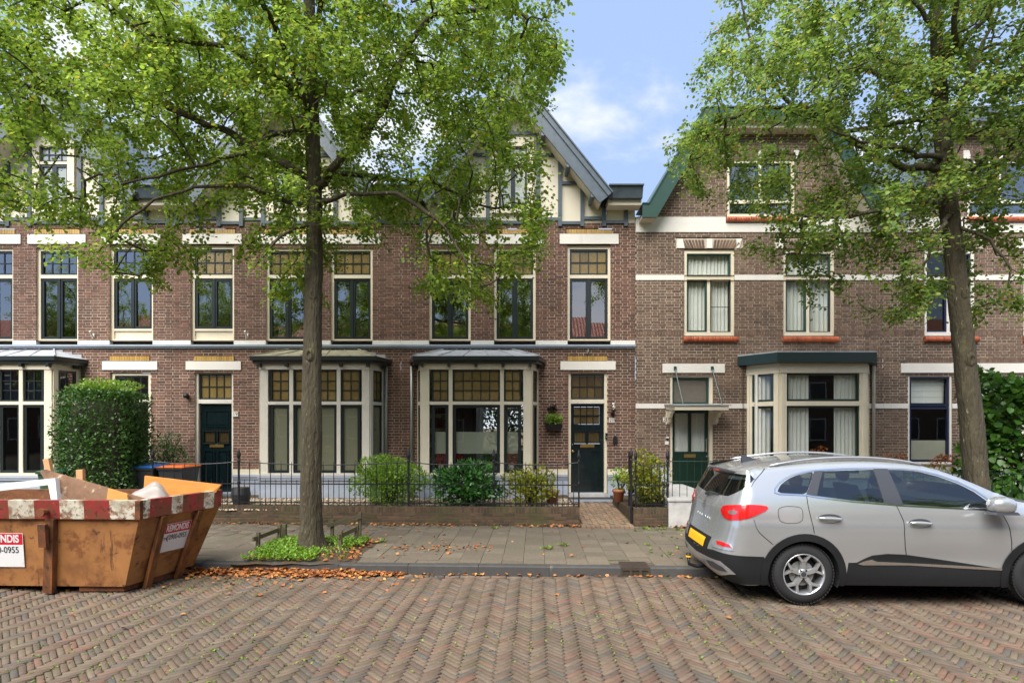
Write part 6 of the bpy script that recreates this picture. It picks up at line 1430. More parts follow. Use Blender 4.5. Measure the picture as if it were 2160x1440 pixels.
# wheels
def wheel(x, sg):
    t = thing_part_local('wheel', car, (x, sg*.80, WR))
    y0 = sg*.105; prof = [(.225, .10), (.235, .108), (.29, .104), (.325, .085), (.342, .05), (.345, 0), (.342, -.05), (.325, -.085), (.225, -.10)]
    MB().lathe([(r, h*sg*1.0) for r, h in prof], (0, 0, 0), 48, 'y', False).build('tyre', m_tyre, t, smooth=True)
    tb_ = MB()
    for i in range(56):
        a = 2*math.pi*i/56
        for k, (h0, h1) in enumerate(((-.085, -.03), (-.02, .03), (.04, .088))):
            a2 = a+k*.05; r0, r1 = .342 if k == 1 else .334, .352 if k == 1 else .347
            q = [(r*math.cos(a2+da), h, r*math.sin(a2+da)) for r in (r0, r1) for da, h in ((0, h0), (.075, h0), (.085, h1), (.01, h1))]; tb_.hexa(q[:4], q[4:])
    tb_.build('tread', m_tyre, t, kind='stuff')
    MB().lathe([(.238, .1*sg), (.232, .112*sg), (.222, .108*sg), (.212, .06*sg), (.205, .0), (.205, -.09*sg)], (0, 0, 0), 48, 'y', False).build('rim', m_alloy, t, smooth=True)
    MB().lathe([(.0, .0), (.19, .0), (.19, .012)], (0, 0, 0), 32, 'y').build('hub_back', m_iron, t); MB().lathe([(0, .03*sg), (.14, .03*sg), (.14, .04*sg), (0, .04*sg)], (0, 0, 0), 28, 'y').build('brake_disc', m_zinc, t)
    for i in range(5):
        a = math.radians(90+72*i); sp_ = MB()
        def pt(r, da, h): return (r*math.cos(a)-da*math.sin(a), h*sg, r*math.sin(a)+da*math.cos(a))
        sp_.hexa([pt(.03, -.030, .05), pt(.15, -.026, .06), pt(.15, .026, .06), pt(.03, .030, .05)], [pt(.03, -.024, .085), pt(.15, -.020, .102), pt(.15, .020, .102), pt(.03, .024, .085)])
        for s in (-1, 1):
            b0, b1 = s*.002, s*.078; w = .018; sp_.hexa([pt(.135, b0-w*1.2, .06), pt(.222, b1-w, .06), pt(.222, b1+w, .06), pt(.135, b0+w*1.2, .06)], [pt(.135, b0-w, .1015), pt(.224, b1-w*.8, .107), pt(.224, b1+w*.8, .107), pt(.135, b0+w, .1015)])
        sp_.build('spoke', m_alloy, t)
    MB().lathe([(.062, .05*sg), (.060, .088*sg), (.04, .094*sg), (.0, .095*sg)], (0, 0, 0), 24, 'y').build('hub', m_alloy, t, smooth=True); MB().lathe([(.030, .0945*sg), (.028, .099*sg), (0, .1*sg)], (0, 0, 0), 20, 'y').build('hub_cap', m_pil, t)
    for i in range(5): a = math.radians(54+72*i); MB().lathe([(.012, .08*sg), (.012, .096*sg), (0, .097*sg)], (.05*math.cos(a), 0, .05*math.sin(a)), 8, 'y').build('wheel_nut', m_iron, t)
def thing_part_local(name, parent, loc):
    o = bpy.data.objects.new(name, None); COL.objects.link(o); o.empty_display_size = .2; o.location = loc; o.parent = parent; o['_w'] = 0; return o
for x in (0, 2.646):
    for sg in (-1, 1): wheel(x, sg)
# wheel housings, floor, cabin
b = MB(); b.box(-.75, 3.35, -.60, .60, .21, .40)
b.build('underbody', m_seam, car)
for x in (0, 2.646):
    for sg in (-1, 1):
        b = MB(); A = arc(x, .335, ARI, 200, -20, 18); n = len(A); b.v += [(u, sg*.90, z) for u, z in A]+[(u, sg*.58, z) for u, z in A]; b.f += [(i, i+1, n+i+1, n+i) for i in range(n-1)]+[tuple(range(n, 2*n))]; b.build('wheel_housing', m_seam, car)
cb = MB(); cb.poly([(-.6, -.78, .82), (2.2, -.78, .82), (2.2, .78, .82), (-.6, .78, .82)]); cb.poly([(-.62, -.75, .82), (-.62, .75, .82), (-.60, .70, 1.10), (-.60, -.70, 1.10)]); cb.build('cabin_floor', m_cabin, car)
MB().hexa([(1.95, -.7, .9), (2.3, -.72, .9), (2.3, .72, .9), (1.95, .7, .9)], [(1.98, -.7, 1.08), (2.3, -.72, 1.12), (2.3, .72, 1.12), (1.98, .7, 1.08)]).build('dashboard', m_cabin, car)
for x, ys in ((.28, (-.42, .42)), (1.28, (-.38, .38))):
    for yy in ys:
        MB().hexa([(x-.02, yy-.25, .8), (x+.12, yy-.25, .8), (x+.12, yy+.25, .8), (x-.02, yy+.25, .8)], [(x-.18, yy-.20, 1.24), (x-.07, yy-.20, 1.24), (x-.07, yy+.20, 1.24), (x-.18, yy+.20, 1.24)]).build('seat_back', m_cabin, car)
        b = MB(); C = Vector((x-.15, yy, 1.36))
        for i in range(7):
            th_ = math.pi*i/6
            for j in range(10): ph = 2*math.pi*j/10; b.v.append((C.x+.055*math.sin(th_)*math.cos(ph), C.y+.13*math.copysign(abs(math.cos(th_))**.6, math.cos(th_)), C.z+.085*math.sin(th_)*math.sin(ph)))
        for i in range(6):
            for j in range(10): a = i*10+j; c = i*10+(j+1) % 10; b.f.append((a, c, c+10, a+10))
        b.build('headrest', m_cabin, car, smooth=True)

# nose: closed front, head lamps, grille
b = MB(); n, m = 8, 12
for i in range(n+1):
    z = .24+(interp(TOP, 3.42)-.24)*i/n
    for j in range(m+1): s = j/m*2-1; w = hw(3.42, max(.3, z)); b.v.append((3.415+.10*(1-s*s)*(1-.5*(i/n)**2), w*s, z))
for i in range(n):
    for j in range(m): a = i*(m+1)+j; b.f.append((a, a+1, a+m+2, a+m+1))
b.build('front_panel', m_paint, car, smooth=True)
skin('head_lamp', round_poly([(2.98, .90), (3.20, .87), (3.40, .80), (3.41, .72), (3.25, .74), (3.05, .82)], 1), .008, m_lampc, step=.05)
skin('front_bumper_cladding', [(3.14, .24), (3.40, .25), (3.41, .46), (3.25, .44), (3.15, .42)], .006, m_clad, step=.06)
MB().box(3.505, 3.53, -.45, .45, .56, .70).build('grille', m_pil, car)

# ------------------------------------------------------------------ leaves, trees and shrubs
def unit(v): return v/np.maximum(1e-9, np.linalg.norm(v, axis=-1, keepdims=True))
LEAF = {'lime': [(0, 0, 0), (.42, .22, .07), (.36, .66, .05), (0, 1.02, -.06), (-.36, .66, .05), (-.42, .22, .07)],
        'oval': [(0, 0, 0), (.24, .3, .05), (.2, .7, .04), (0, 1., -.05), (-.2, .7, .04), (-.24, .3, .05)],
        'small': [(0, 0, 0), (.3, .3, .05), (.26, .7, .05), (0, 1., 0), (-.26, .7, .05), (-.3, .3, .05)]}
def leaf_mesh(name, P, D, Nn, size, mat, shape='lime'):
    T = np.array(LEAF[shape]); y = unit(D); x = unit(np.cross(y, Nn)); z = np.cross(x, y); n = len(P)
    cv = rng.normal(1, .25, (n, 1, 1))
    V = P[:, None]+size[:, None, None]*(T[None, :, 0:1]*x[:, None]+T[None, :, 1:2]*y[:, None]+cv*T[None, :, 2:3]*z[:, None])
    o = (np.arange(n)*6)[:, None]; F = np.concatenate([o+np.array([[0, 1, 2, 3]]), o+np.array([[0, 3, 4, 5]])], 1).reshape(-1, 4)
    return npmesh(name, V.reshape(-1, 3), F, mat)
def in_poly(poly, x, y): return inside(poly, x, y)

def wood_mesh(name, A, B, ra, rb, mat, n=6):
    d = unit(B-A); ref = np.where(np.abs(d[:, 2:3]) < .9, np.array([[0, 0, 1.]]), np.array([[1., 0, 0]])); u = unit(np.cross(d, ref)); v = np.cross(d, u); m = len(A)
    t = np.arange(n)*2*math.pi/n; c, s_ = np.cos(t), np.sin(t)
    ring = lambda C, r: C[:, None]+r[:, None, None]*(c[None, :, None]*u[:, None]+s_[None, :, None]*v[:, None])
    V = np.concatenate([ring(A, ra), ring(B, rb)], 1).reshape(-1, 3); o = (np.arange(m)*2*n)[:, None]
    q = np.array([[i, (i+1) % n, n+(i+1) % n, n+i] for i in range(n)]); F = (o[:, None]+q[None]).reshape(-1, 4); return npmesh(name, V, F, mat)

def street_tree(label, trunk, limbs, tips, loc, leafmat, bark, lpt=24, lsize=.078, seed=1):
    """trunk, limbs: lists of (point, radius); tips: points the twigs grow to. Returns the tree with its trunk, limbs and crown."""
    r = np.random.default_rng(seed); t = thing('lime_tree', label, 'tree', loc, group='street trees')
    # trunk: lathe along its path with flare and knots
    b = MB(); P = [Vector(p) for p, _ in trunk]; n = 20; path = []; rad = []
    for i in range(len(P)-1):
        k = 8
        for j in range(k):
            path.append(P[i].lerp(P[i+1], j/k)); rad.append(trunk[i][1]+(trunk[i+1][1]-trunk[i][1])*j/k)
    path.append(P[-1]); rad.append(trunk[-1][1])
    for i, p in enumerate(path):
        for j in range(n):
            a = 2*math.pi*j/n; w = 1+.05*math.sin(3*a+p.z*1.1)+.03*math.sin(7*a+p.z*2.7)+.05*math.sin(p.z*3.1+a)*math.sin(p.z*1.7)+r.normal(0, .02)
            fl = max(0, 1-(p.z-.1)/.5); w *= 1+.45*fl**2*(1+.25*math.sin(5*a+1))
            b.v.append((p.x+rad[i]*w*math.cos(a), p.y+rad[i]*w*math.sin(a), p.z))
    for i in range(len(path)-1):
        for j in range(n): b.f.append((i*n+j, i*n+(j+1) % n, (i+1)*n+(j+1) % n, (i+1)*n+j))
    tr = b.build('trunk', bark, t, smooth=True)
    for kz, ka, ks in ((3.05, -1.62, .9), (3.95, -1.35, .8)):      # old pruning scars
        i = min(range(len(path)), key=lambda q: abs(path[q].z-kz)); c = path[i]; R = rad[i]; d = Vector((math.cos(ka), math.sin(ka), 0)); q = MB(); up = Vector((0, 0, 1)); sd = d.cross(up)
        m = 12
        for rr, hh in ((.11*ks, -.02), (.08*ks, .006), (.05*ks, .012), (.03*ks, -.012)):
            for j in range(m): a = 2*math.pi*j/m; v = c+d*(R+hh)+sd*rr*.8*math.cos(a)+up*rr*1.2*math.sin(a); q.v.append(tuple(v))
        for k2 in range(3):
            for j in range(m): q.f.append((k2*m+j, k2*m+(j+1) % m, (k2+1)*m+(j+1) % m, (k2+1)*m+j))
        q.f.append(tuple(3*m+j for j in range(m))); q.build('knot', bark, tr, smooth=True)
    nodes = [tuple(p) for p in path if p.z > 2.6]; par = [-1]*len(nodes); rmin = [0.]*len(nodes); base = len(nodes)
    limb_rng = []
    for L in limbs:
        pts = []; lo_ = len(nodes)
        for i in range(len(L)-1):
            a, c = Vector(L[i][0]), Vector(L[i+1][0]); k = max(1, int((c-a).length/.16))
            for j in range(k): pts.append((a.lerp(c, j/k), L[i][1]+(L[i+1][1]-L[i][1])*j/k))
        pts.append((Vector(L[-1][0]), L[-1][1])); prev = -1
        for q, (p, rr) in enumerate(pts):
            p = p+Vector((r.normal(0, .018), r.normal(0, .018), r.normal(0, .018)))
            nodes.append(tuple(p)); par.append(prev if prev >= 0 else int(np.argmin([(nn[0]-p.x)**2+(nn[1]-p.y)**2+(nn[2]-p.z)**2 for nn in nodes[:base]]))); rmin.append(rr); prev = len(nodes)-1
        limb_rng.append((lo_, len(nodes)))
    limb_end = len(nodes)
    NA = np.zeros((len(nodes)+len(tips)*14, 3)); NA[:len(nodes)] = nodes; cnt = len(nodes); limb0 = base
    T = np.array(tips); d0 = np.min(((T[:, None]-NA[None, limb0:cnt])**2).sum(-1), 1); order = np.argsort(d0); tipn = []
    hub = np.array(path[-1]) if False else np.array([loc[0], loc[1], 4.5])
    for ti in order:
        p = T[ti]; D = NA[:cnt]-p; dd = np.sqrt((D**2).sum(1)); dd[:limb0] += .6; dd += .10*np.linalg.norm(NA[:cnt]-hub, axis=1)
        q = int(np.argmin(dd)); a = NA[q]; L = np.linalg.norm(p-a)
        if L < .05: continue
        k = min(12, max(1, int(L/.17))); bend = r.normal(0, .07*L, 3); prev = q
        for j in range(1, k+1):
            s = j/k; v = a+(p-a)*s+bend*math.sin(math.pi*s)+np.array([0, 0, .10*L*math.sin(math.pi*s)])
            NA[cnt] = v; par.append(prev); rmin.append(0.); prev = cnt; cnt += 1
        tipn.append(prev)
    par = np.array(par); acc = np.zeros(cnt); 
    for i in tipn: acc[i] += .0042**2.3
    for i in range(cnt-1, -1, -1):
        if par[i] >= 0: acc[par[i]] += max(acc[i], .003**2.3)
    rad_ = np.maximum(acc**(1/2.3), np.array(rmin)); rad_ = np.minimum(rad_, .085); rad_[:limb0] = np.minimum(rad_[:limb0], .03)
    ch = np.arange(limb0, cnt); pa = par[ch]; ok = pa >= 0; ch, pa = ch[ok], pa[ok]
    r0 = np.minimum(rad_[pa], rad_[ch]*1.35)
    big = ch < limb_end
    for lo, hi in limb_rng:
        idx = list(range(lo, hi)); MB().tube([tuple(NA[par[lo]])]+[tuple(NA[i]) for i in idx], [float(rad_[lo])]+[float(rad_[i]) for i in idx], 8).build('limb', bark, t, True)
    link(wood_mesh('twigs', NA[pa][~big], NA[ch][~big], r0[~big], rad_[ch][~big], bark, 4), 'twigs', None, t, kind='stuff')
    # leaves along the thin twigs, in loose sprays
    thin = ch[(rad_[ch] < .011)]; w = rng.random(len(thin)); nl = len(tips)*lpt
    src = r.choice(thin, nl); s = r.random((nl, 1)); base_ = NA[par[src]]*(1-s)+NA[src]*s; tw = unit(NA[src]-NA[par[src]])
    out = unit(np.concatenate([base_[:, :2]-np.array([[loc[0], loc[1]]]), np.zeros((nl, 1))], 1))
    sidev = unit(np.cross(tw, np.array([[0, 0, 1.]]))+1e-6)*np.where(r.random((nl, 1)) < .5, 1, -1)
    D = unit(sidev*.9+tw*.5+out*.25+np.array([[0, 0, -.45]])+r.normal(0, .42, (nl, 3))); Nn = unit(np.array([[0, 0, 1.]])+out*.25+r.normal(0, .38, (nl, 3)))
    pos = base_+r.normal(0, .08, (nl, 3))+D*.02
    link(leaf_mesh('crown', pos, D, Nn, lsize*r.uniform(.6, 1.2, nl), leafmat, 'lime'), 'crown', None, t)
    return t
gp = [lin(114, 143, 52), lin(132, 163, 63), lin(94, 126, 50), lin(151, 178, 72), lin(105, 137, 57), lin(121, 154, 57), lin(171, 189, 77), lin(110, 141, 55), lin(138, 167, 66), lin(123, 152, 59), lin(140, 172, 63), lin(101, 135, 52), lin(129, 161, 61), lin(160, 183, 74), lin(116, 148, 57), lin(193, 174, 68)]
m_leafA = M('lime_leaf', pal=gp, rough=.42, var=.12, vs=8, isl=.22, trans=.6, spec=.45)
m_leafB = M('lime_leaf_dark', pal=[lin(103, 133, 56), lin(118, 149, 64), lin(88, 118, 53), lin(134, 159, 73), lin(99, 129, 58), lin(145, 168, 78), lin(114, 144, 62), lin(94, 125, 56), lin(125, 153, 67), lin(107, 138, 60), lin(138, 162, 73), lin(187, 168, 73)], rough=.42, var=.12, vs=8, isl=.22, trans=.56, spec=.45)
m_bark = M('lime_bark', lin(76, 69, 53), .9, var=.3, vs=9, bump=1.0, bs=30, bd=.05, stretch=(1, 1, .22), stain=[(lin(66, 54, 42), 7, .5, .68, .7, (1, 1, .2)), (lin(112, 112, 74), 5, .55, .72, .7, (1, 1, .6)), (lin(160, 156, 132), 26, .62, .68, .7)])

def tip_cloud(poly, d, sig, n, loc, seed, gaps=(), lowsig=None, ylow=480, dens=None):
    r = np.random.default_rng(seed); xs = [p[0] for p in poly]; ys = [p[1] for p in poly]; out = []; ph = r.uniform(0, 6, 6)
    while len(out) < n:
        x, y = r.uniform(min(xs), max(xs)), r.uniform(min(ys), max(ys))
        if not inside(poly, x, y): continue
        if any(((x-gx_)/a)**2+((y-gy_)/c)**2 < 1 and r.random() < .93 for gx_, gy_, a, c in gaps): continue
        q = .5+.25*math.sin(x/47+ph[0]+1.7*math.sin(y/61+ph[1]))+.25*math.sin(y/39+ph[2]+1.5*math.sin(x/71+ph[3]))
        if dens and r.random() > dens(x, y): continue
        if r.random() > .25+.95*q: continue
        sg = sig if y < ylow-120 else (lowsig or sig); off = np.clip(r.normal(0, sg), -2.1, 2.3)
        p = at(x, y, d); out.append((p.x, d+off, p.z))
    return out
D1 = T1[1]; a1 = lambda px, py, off=0.: (lambda p: (p.x, D1+off, p.z))(at(px, py, D1))
trunkA = [(a1(655, 1168), .18), (a1(655, 1110), .162), (a1(656, 1000), .154), (a1(659, 800), .14), (a1(662, 600), .127), (a1(664, 450), .115), (a1(660, 300), .105), (a1(655, 150), .09), (a1(652, 0), .085), (a1(650, -200), .06), (a1(652, -380), .03)]
limbsA = [[(a1(660, 385), .06), (a1(603, 343, .1), .055), (a1(520, 295, .2), .05), (a1(433, 247, .3), .045), (a1(350, 210, .3), .038), (a1(290, 187, .3), .03), (a1(177, 177, .2), .022), (a1(90, 150, .1), .012)],
 [(a1(655, 270), .04), (a1(600, 310, -.3), .036), (a1(547, 357, -.5), .03), (a1(440, 400, -.7), .02), (a1(330, 440, -.8), .012)],
 [(a1(648, 210), .045), (a1(587, 177, -.3), .04), (a1(520, 150, -.5), .034), (a1(457, 142, -.6), .03), (a1(413, 153, -.7), .022), (a1(330, 120, -.8), .014)],
 [(a1(668, 400), .065), (a1(720, 357, -.2), .06), (a1(787, 300, -.3), .055), (a1(830, 240, -.4), .048), (a1(847, 187, -.4), .042), (a1(867, 140, -.4), .036), (a1(920, 80, -.5), .028), (a1(987, 87, -.6), .02), (a1(1060, 60, -.6), .012)],
 [(a1(664, 360), .045), (a1(770, 348, .4), .036), (a1(900, 345, .7), .028), (a1(1040, 390, .9), .014)],
 [(a1(664, 430), .04), (a1(760, 430, -.4), .032), (a1(850, 440, -.6), .024), (a1(950, 510, -.7), .014), (a1(1010, 610, -.7), .008)],
 [(a1(660, 440), .04), (a1(560, 430, -.6), .03), (a1(470, 440, -.8), .022), (a1(360, 500, -.9), .012), (a1(300, 570, -.9), .007)],
 [(a1(664, 470), .03), (a1(620, 520, -.5), .02), (a1(580, 590, -.7), .01)],
 [(a1(658, 250), .05), (a1(640, 150, -1.0), .04), (a1(600, 60, -1.8), .025), (a1(540, -40, -2.2), .012)],
 [(a1(658, 200), .05), (a1(690, 120, 1.0), .04), (a1(760, 30, 1.8), .025), (a1(850, -60, 2.3), .012)],
 [(a1(656, 120), .045), (a1(560, 60, .9), .035), (a1(430, 30, 1.5), .025), (a1(250, 40, 1.8), .012)],
 [(a1(655, 90), .045), (a1(740, 10, -.8), .03), (a1(900, -40, -1.4), .015)],
 [(a1(655, 60), .04), (a1(520, -60, 0), .03), (a1(330, -120, .3), .015)], [(a1(652, 0), .04), (a1(780, -150, .3), .025), (a1(960, -200, .2), .012)], [(a1(652, -50), .04), (a1(600, -220, -.5), .02)]]
polyA = [(-90, -20), (1150, -20), (1185, 100), (1178, 200), (1130, 290), (1170, 400), (1140, 470), (1165, 520), (1150, 560), (1060, 600), (1030, 640), (1000, 660), (930, 640), (870, 600), (790, 530), (690, 510), (640, 560), (600, 650), (545, 640), (510, 560), (430, 540), (405, 500), (385, 560), (300, 590), (205, 570), (165, 510), (120, 470), (60, 490), (0, 480), (-90, 470)]
gapsA = [(90, 120, 45, 26), (272, 42, 26, 30), (515, 190, 26, 34), (75, 182, 30, 22), (120, 375, 50, 55), (270, 345, 28, 36), (345, 430, 60, 30), (470, 450, 50, 24), (590, 440, 40, 26), (20, 370, 26, 50), (1010, 470, 30, 24), (820, 470, 40, 30), (930, 240, 22, 26), (640, 480, 24, 40), (740, 545, 40, 40), (450, 560, 40, 40), (1085, 430, 22, 22), (1095, 340, 40, 46), (30, 290, 40, 30), (40, 430, 40, 34), (400, 400, 30, 30), (700, 440, 20, 30)]
densA = lambda x, y: (1 if y < 240 else .5 if y < 440 else .40)*(1 if x > 330 or y < 240 else .6)
tipsA = tip_cloud(polyA, D1, 1.15, 1650, T1, 3, gapsA, .55, 480, densA)
tipsA += tip_cloud([(60, -20), (1120, -20), (1080, -200), (900, -360), (650, -430), (400, -360), (150, -220)], D1, 1.5, 320, T1, 4)
treeA = street_tree('big leafy lime tree with straight trunk in the grassy pit', trunkA, limbsA, tipsA, (*T1, .12), m_leafA, m_bark, 70, .057, 5)

D2 = T2[1]; a2 = lambda px, py, off=0.: (lambda p: (p.x, D2+off, p.z))(at(px, py, D2))
trunkB = [(a2(2072, 1165), .165), (a2(2068, 1090), .16), (a2(2060, 1000), .155), (a2(2040, 800), .145), (a2(2022, 640), .135), (a2(2008, 500), .126), (a2(2000, 420), .118), (a2(1990, 300), .11), (a2(1980, 150), .09), (a2(1972, 0), .07), (a2(1970, -200), .045), (a2(1970, -340), .02)]
limbsB = [[(a2(1992, 360), .06), (a2(1900, 335, .2), .052), (a2(1850, 290, .3), .045), (a2(1790, 255, .3), .04), (a2(1690, 200, .3), .032), (a2(1640, 150, .2), .026), (a2(1590, 80, .1), .018), (a2(1560, 0, 0), .01)],
 [(a2(1990, 330), .045), (a2(1880, 350, -.4), .034), (a2(1790, 345, -.6), .022), (a2(1690, 330, -.7), .012)],
 [(a2(1790, 255, .3), .026), (a2(1690, 235, -.1), .024), (a2(1580, 250, -.2), .018), (a2(1490, 282, -.3), .008)],
 [(a2(2002, 450), .035), (a2(1930, 510, -.5), .026), (a2(1880, 590, -.7), .016), (a2(1860, 690, -.7), .007)],
 [(a2(2000, 430), .04), (a2(1880, 440, -.3), .03), (a2(1760, 480, -.4), .018), (a2(1640, 480, -.4), .008)],
 [(a2(1990, 300), .05), (a2(2050, 190, .2), .04), (a2(2100, 80, .3), .03), (a2(2135, 10, .3), .02), (a2(2170, -90, .3), .012)],
 [(a2(1996, 380), .05), (a2(2080, 340, .3), .042), (a2(2160, 290, .5), .034), (a2(2260, 250, .6), .02), (a2(2380, 230, .6), .01)],
 [(a2(2004, 470), .03), (a2(2040, 520, -.4), .022), (a2(2070, 590, -.5), .014), (a2(2075, 670, -.5), .006)],
 [(a2(1985, 220), .045), (a2(1930, 120, -.8), .035), (a2(1870, 40, -1.2), .02), (a2(1800, -60, -1.5), .01)], [(a2(1985, 200), .045), (a2(1900, 80, .8), .03), (a2(1760, 40, 1.2), .02), (a2(1640, 20, 1.4), .01)],
 [(a2(1980, 150), .04), (a2(2060, 20, -.9), .03), (a2(2180, -60, -1.2), .012)], [(a2(1975, 60), .035), (a2(1850, -80, 0), .02), (a2(1720, -150, 0), .01)], [(a2(1972, 0), .03), (a2(2080, -180, 0), .02)]]
polyB = [(1510, -20), (2420, -20), (2420, 460), (2200, 500), (2150, 520), (2120, 560), (2115, 660), (2070, 690), (2040, 640), (2030, 520), (1990, 540), (1975, 620), (1950, 660), (1905, 690), (1865, 720), (1850, 690), (1880, 640), (1790, 640), (1770, 590), (1640, 540), (1610, 490), (1560, 400), (1490, 330), (1470, 305), (1415, 290), (1420, 265), (1480, 240), (1470, 200), (1505, 170), (1480, 100)]
gapsB = [(1840, 220, 45, 34), (1800, 320, 60, 26), (1560, 370, 45, 26), (1575, 415, 40, 26), (1470, 160, 18, 12), (2110, 110, 30, 40), (2140, 220, 24, 30), (2010, 270, 20, 24), (1720, 370, 30, 24), (2120, 440, 40, 26), (1930, 610, 26, 26), (1830, 560, 40, 22), (1690, 30, 24, 22)]
tipsB = tip_cloud(polyB, D2, .95, 1180, T2, 8, gapsB, .5, 480, lambda x, y: (1 if y < 300 else .85 if y < 470 else .55)*(.75 if x < 1800 and y < 230 else 1))
tipsB += tip_cloud([(1560, -20), (2400, -20), (2250, -250), (1980, -380), (1700, -250)], D2, 1.4, 240, T2, 9)
treeB = street_tree('leaning lime tree beyond the silver car', trunkB, limbsB, tipsB, (*T2, .12), m_leafB, m_bark, 66, .056, 6)

# ---- shrubs
def shrub(name, label, cat, c, rx, ry, rz, n, size, mat, shape='oval', stems=14, droop=-.1, shell=.35, box=False, seed=1, spread=.5, group=None, lump=.12, into=None):
    r = np.random.default_rng(seed); c = np.array(c); t = into or thing(name, label, cat, tuple(c), group=group)
    b = MB(); tops = []
    for i in range(stems):
        a = r.uniform(0, 6.28); k = r.uniform(.2, .95); e = c+np.array([rx*k*math.cos(a), ry*k*math.sin(a), 2*rz*r.uniform(.45, .95)]); m_ = c+(e-c)*.5+np.array([r.normal(0, .05), r.normal(0, .05), .08])
        b.tube([tuple(c+np.array([r.normal(0, .05*rx), r.normal(0, .05*ry), 0])), tuple(m_), tuple(e)], [.014, .009, .003], 5)
    b.build('stems', m_bark, t) if not into else None
    u = r.normal(0, 1, (n*3, 3)); u = unit(u); k = (1-shell*r.random((n*3, 1))**1.5)
    if box:
        v = u/np.max(np.abs(u)**1.0, axis=1, keepdims=True)*.8+u*.2; P = v*k
    else: P = u*k
    ph = r.uniform(0, 6, 3); lum = 1+lump*np.sin(5*P[:, 0:1]+ph[0])*np.sin(4.3*P[:, 1:2]+ph[1])+lump*np.sin(6*P[:, 2:3]+ph[2]+3*P[:, 0:1])
    P = P*lum*np.array([[rx, ry, rz]]); P[:, 2] += rz; P = P[P[:, 2] > -.02][:n]; u = unit(P-np.array([[0, 0, rz*.7]])); n = len(P)
    D = unit(u*.7+np.array([[0, 0, droop]])+r.normal(0, spread, (n, 3))); Nn = unit(u*.4+np.array([[0, 0, .8]])+r.normal(0, .45, (n, 3)))
    link(leaf_mesh('foliage', P+c, D, Nn, size*r.uniform(.6, 1.25, n), mat, shape), name if into else 'foliage', None, t)
    return t
m_s1 = M('feathery_leaf', pal=[lin(122, 160, 54), lin(142, 178, 66), lin(106, 142, 50), lin(154, 186, 80)], rough=.5, var=.1, isl=.15, trans=.35)
m_s2 = M('glossy_leaf', pal=[lin(56, 106, 42), lin(72, 126, 52), lin(46, 90, 40), lin(90, 144, 62)], rough=.25, var=.1, isl=.2, trans=.2, spec=.6)
m_s3 = M('yellow_green_leaf', pal=[lin(140, 146, 42), lin(158, 160, 52), lin(112, 132, 42), lin(176, 168, 66)], rough=.4, var=.1, isl=.15, trans=.35)
m_s4 = M('hedge_leaf', pal=[lin(60, 96, 40), lin(76, 116, 48), lin(50, 82, 36), lin(94, 136, 58)], rough=.4, var=.1, isl=.2, trans=.25)
m_s5 = M('climber_leaf', pal=[lin(66, 108, 38), lin(84, 130, 46), lin(52, 90, 36), lin(104, 150, 60)], rough=.35, var=.12, isl=.2, trans=.35)
m_core = M('twiggy_core', lin(40, 38, 26), .95, var=.3)
sx = lambda px, d: (px-1080)*d/FPX
shrub('garden_shrub', 'feathery light green shrub behind the fence between the two bays', 'shrub', (sx(822, 11.3), 11.3, .41), .78, .6, .52, 7500, .05, m_s1, 'small', 26, .25, .8, seed=11, spread=.6)
shrub('garden_shrub', 'glossy dark green shrub behind the fence under the bay window', 'shrub', (sx(985, 11.1), 11.1, .41), .68, .55, .44, 3200, .095, m_s2, 'oval', 18, .15, .6, seed=12)
shrub('garden_shrub', 'sparse yellow-green shrub behind the fence near the garden path', 'shrub', (sx(1117, 11.2), 11.2, .41), .56, .45, .39, 1500, .085, m_s3, 'oval', 16, .2, .9, seed=13)
shrub('garden_shrub', 'tall loose yellow-green bush right of the open gate', 'shrub', (sx(1362, 11.2), 11.2, .40), .44, .45, .54, 2600, .065, m_s3, 'small', 22, .2, .95, seed=14, spread=.7)
shrub('potted_plant', 'straggly leafy plant standing in the pot right of the path', 'plant', (sx(1308, 11.9), 11.9, .63), .22, .2, .25, 260, .06, m_s1, 'small', 8, .1, .9, seed=15)
shrub('planter_greens', 'small leafy plant growing in the wall planter', 'plant', (fx(1167), FY-.13, fz(895)), .20, .1, .12, 240, .065, m_s1, 'small', 6, .2, .9, seed=16)
shrub('planter_sprig', 'dark dried sprig above the wall planter', 'plant', (fx(1165), FY-.06, fz(868)), .10, .04, .07, 70, .06, m_core, 'small', 5, .2, .9, seed=17)
# clipped hedge at the left
hx, hd = sx(217, 11.25), 11.3
hg = shrub('clipped_hedge', 'tall clipped dark green hedge block behind the skip', 'hedge', (hx, hd, .38), .74, .55, 1.20, 15000, .058, m_s4, 'small', 10, .1, .2, True, 21, .6, lump=.025)
b = MB(); n, m = 10, 14
for i in range(n+1):
    th_ = math.pi*i/n
    for j in range(m):
        ph = 2*math.pi*j/m; sq = lambda v: math.copysign(abs(v)**.55, v); b.v.append((hx+.60*sq(math.sin(th_))*sq(math.cos(ph)), hd+.42*sq(math.sin(th_))*sq(math.sin(ph)), 1.56+1.02*sq(math.cos(th_))))
for i in range(n):
    for j in range(m): a = i*m+j; c = i*m+(j+1) % m; b.f.append((a, c, c+m, a+m))
b.build('twiggy_core', m_core, hg)
shrub('young_shoots', '', '', (hx+.03, hd, 2.62), .66, .45, .17, 1500, .055, m_s1, 'small', 20, .7, .9, seed=22, into=hg)
shrub('wall_shrub', 'dark spreading shrub against the brick right of the hedge', 'shrub', (sx(345, 12.4), 12.4, .5), .55, .35, .72, 2200, .05, m_s4, 'small', 22, .2, .8, seed=23, spread=.7)
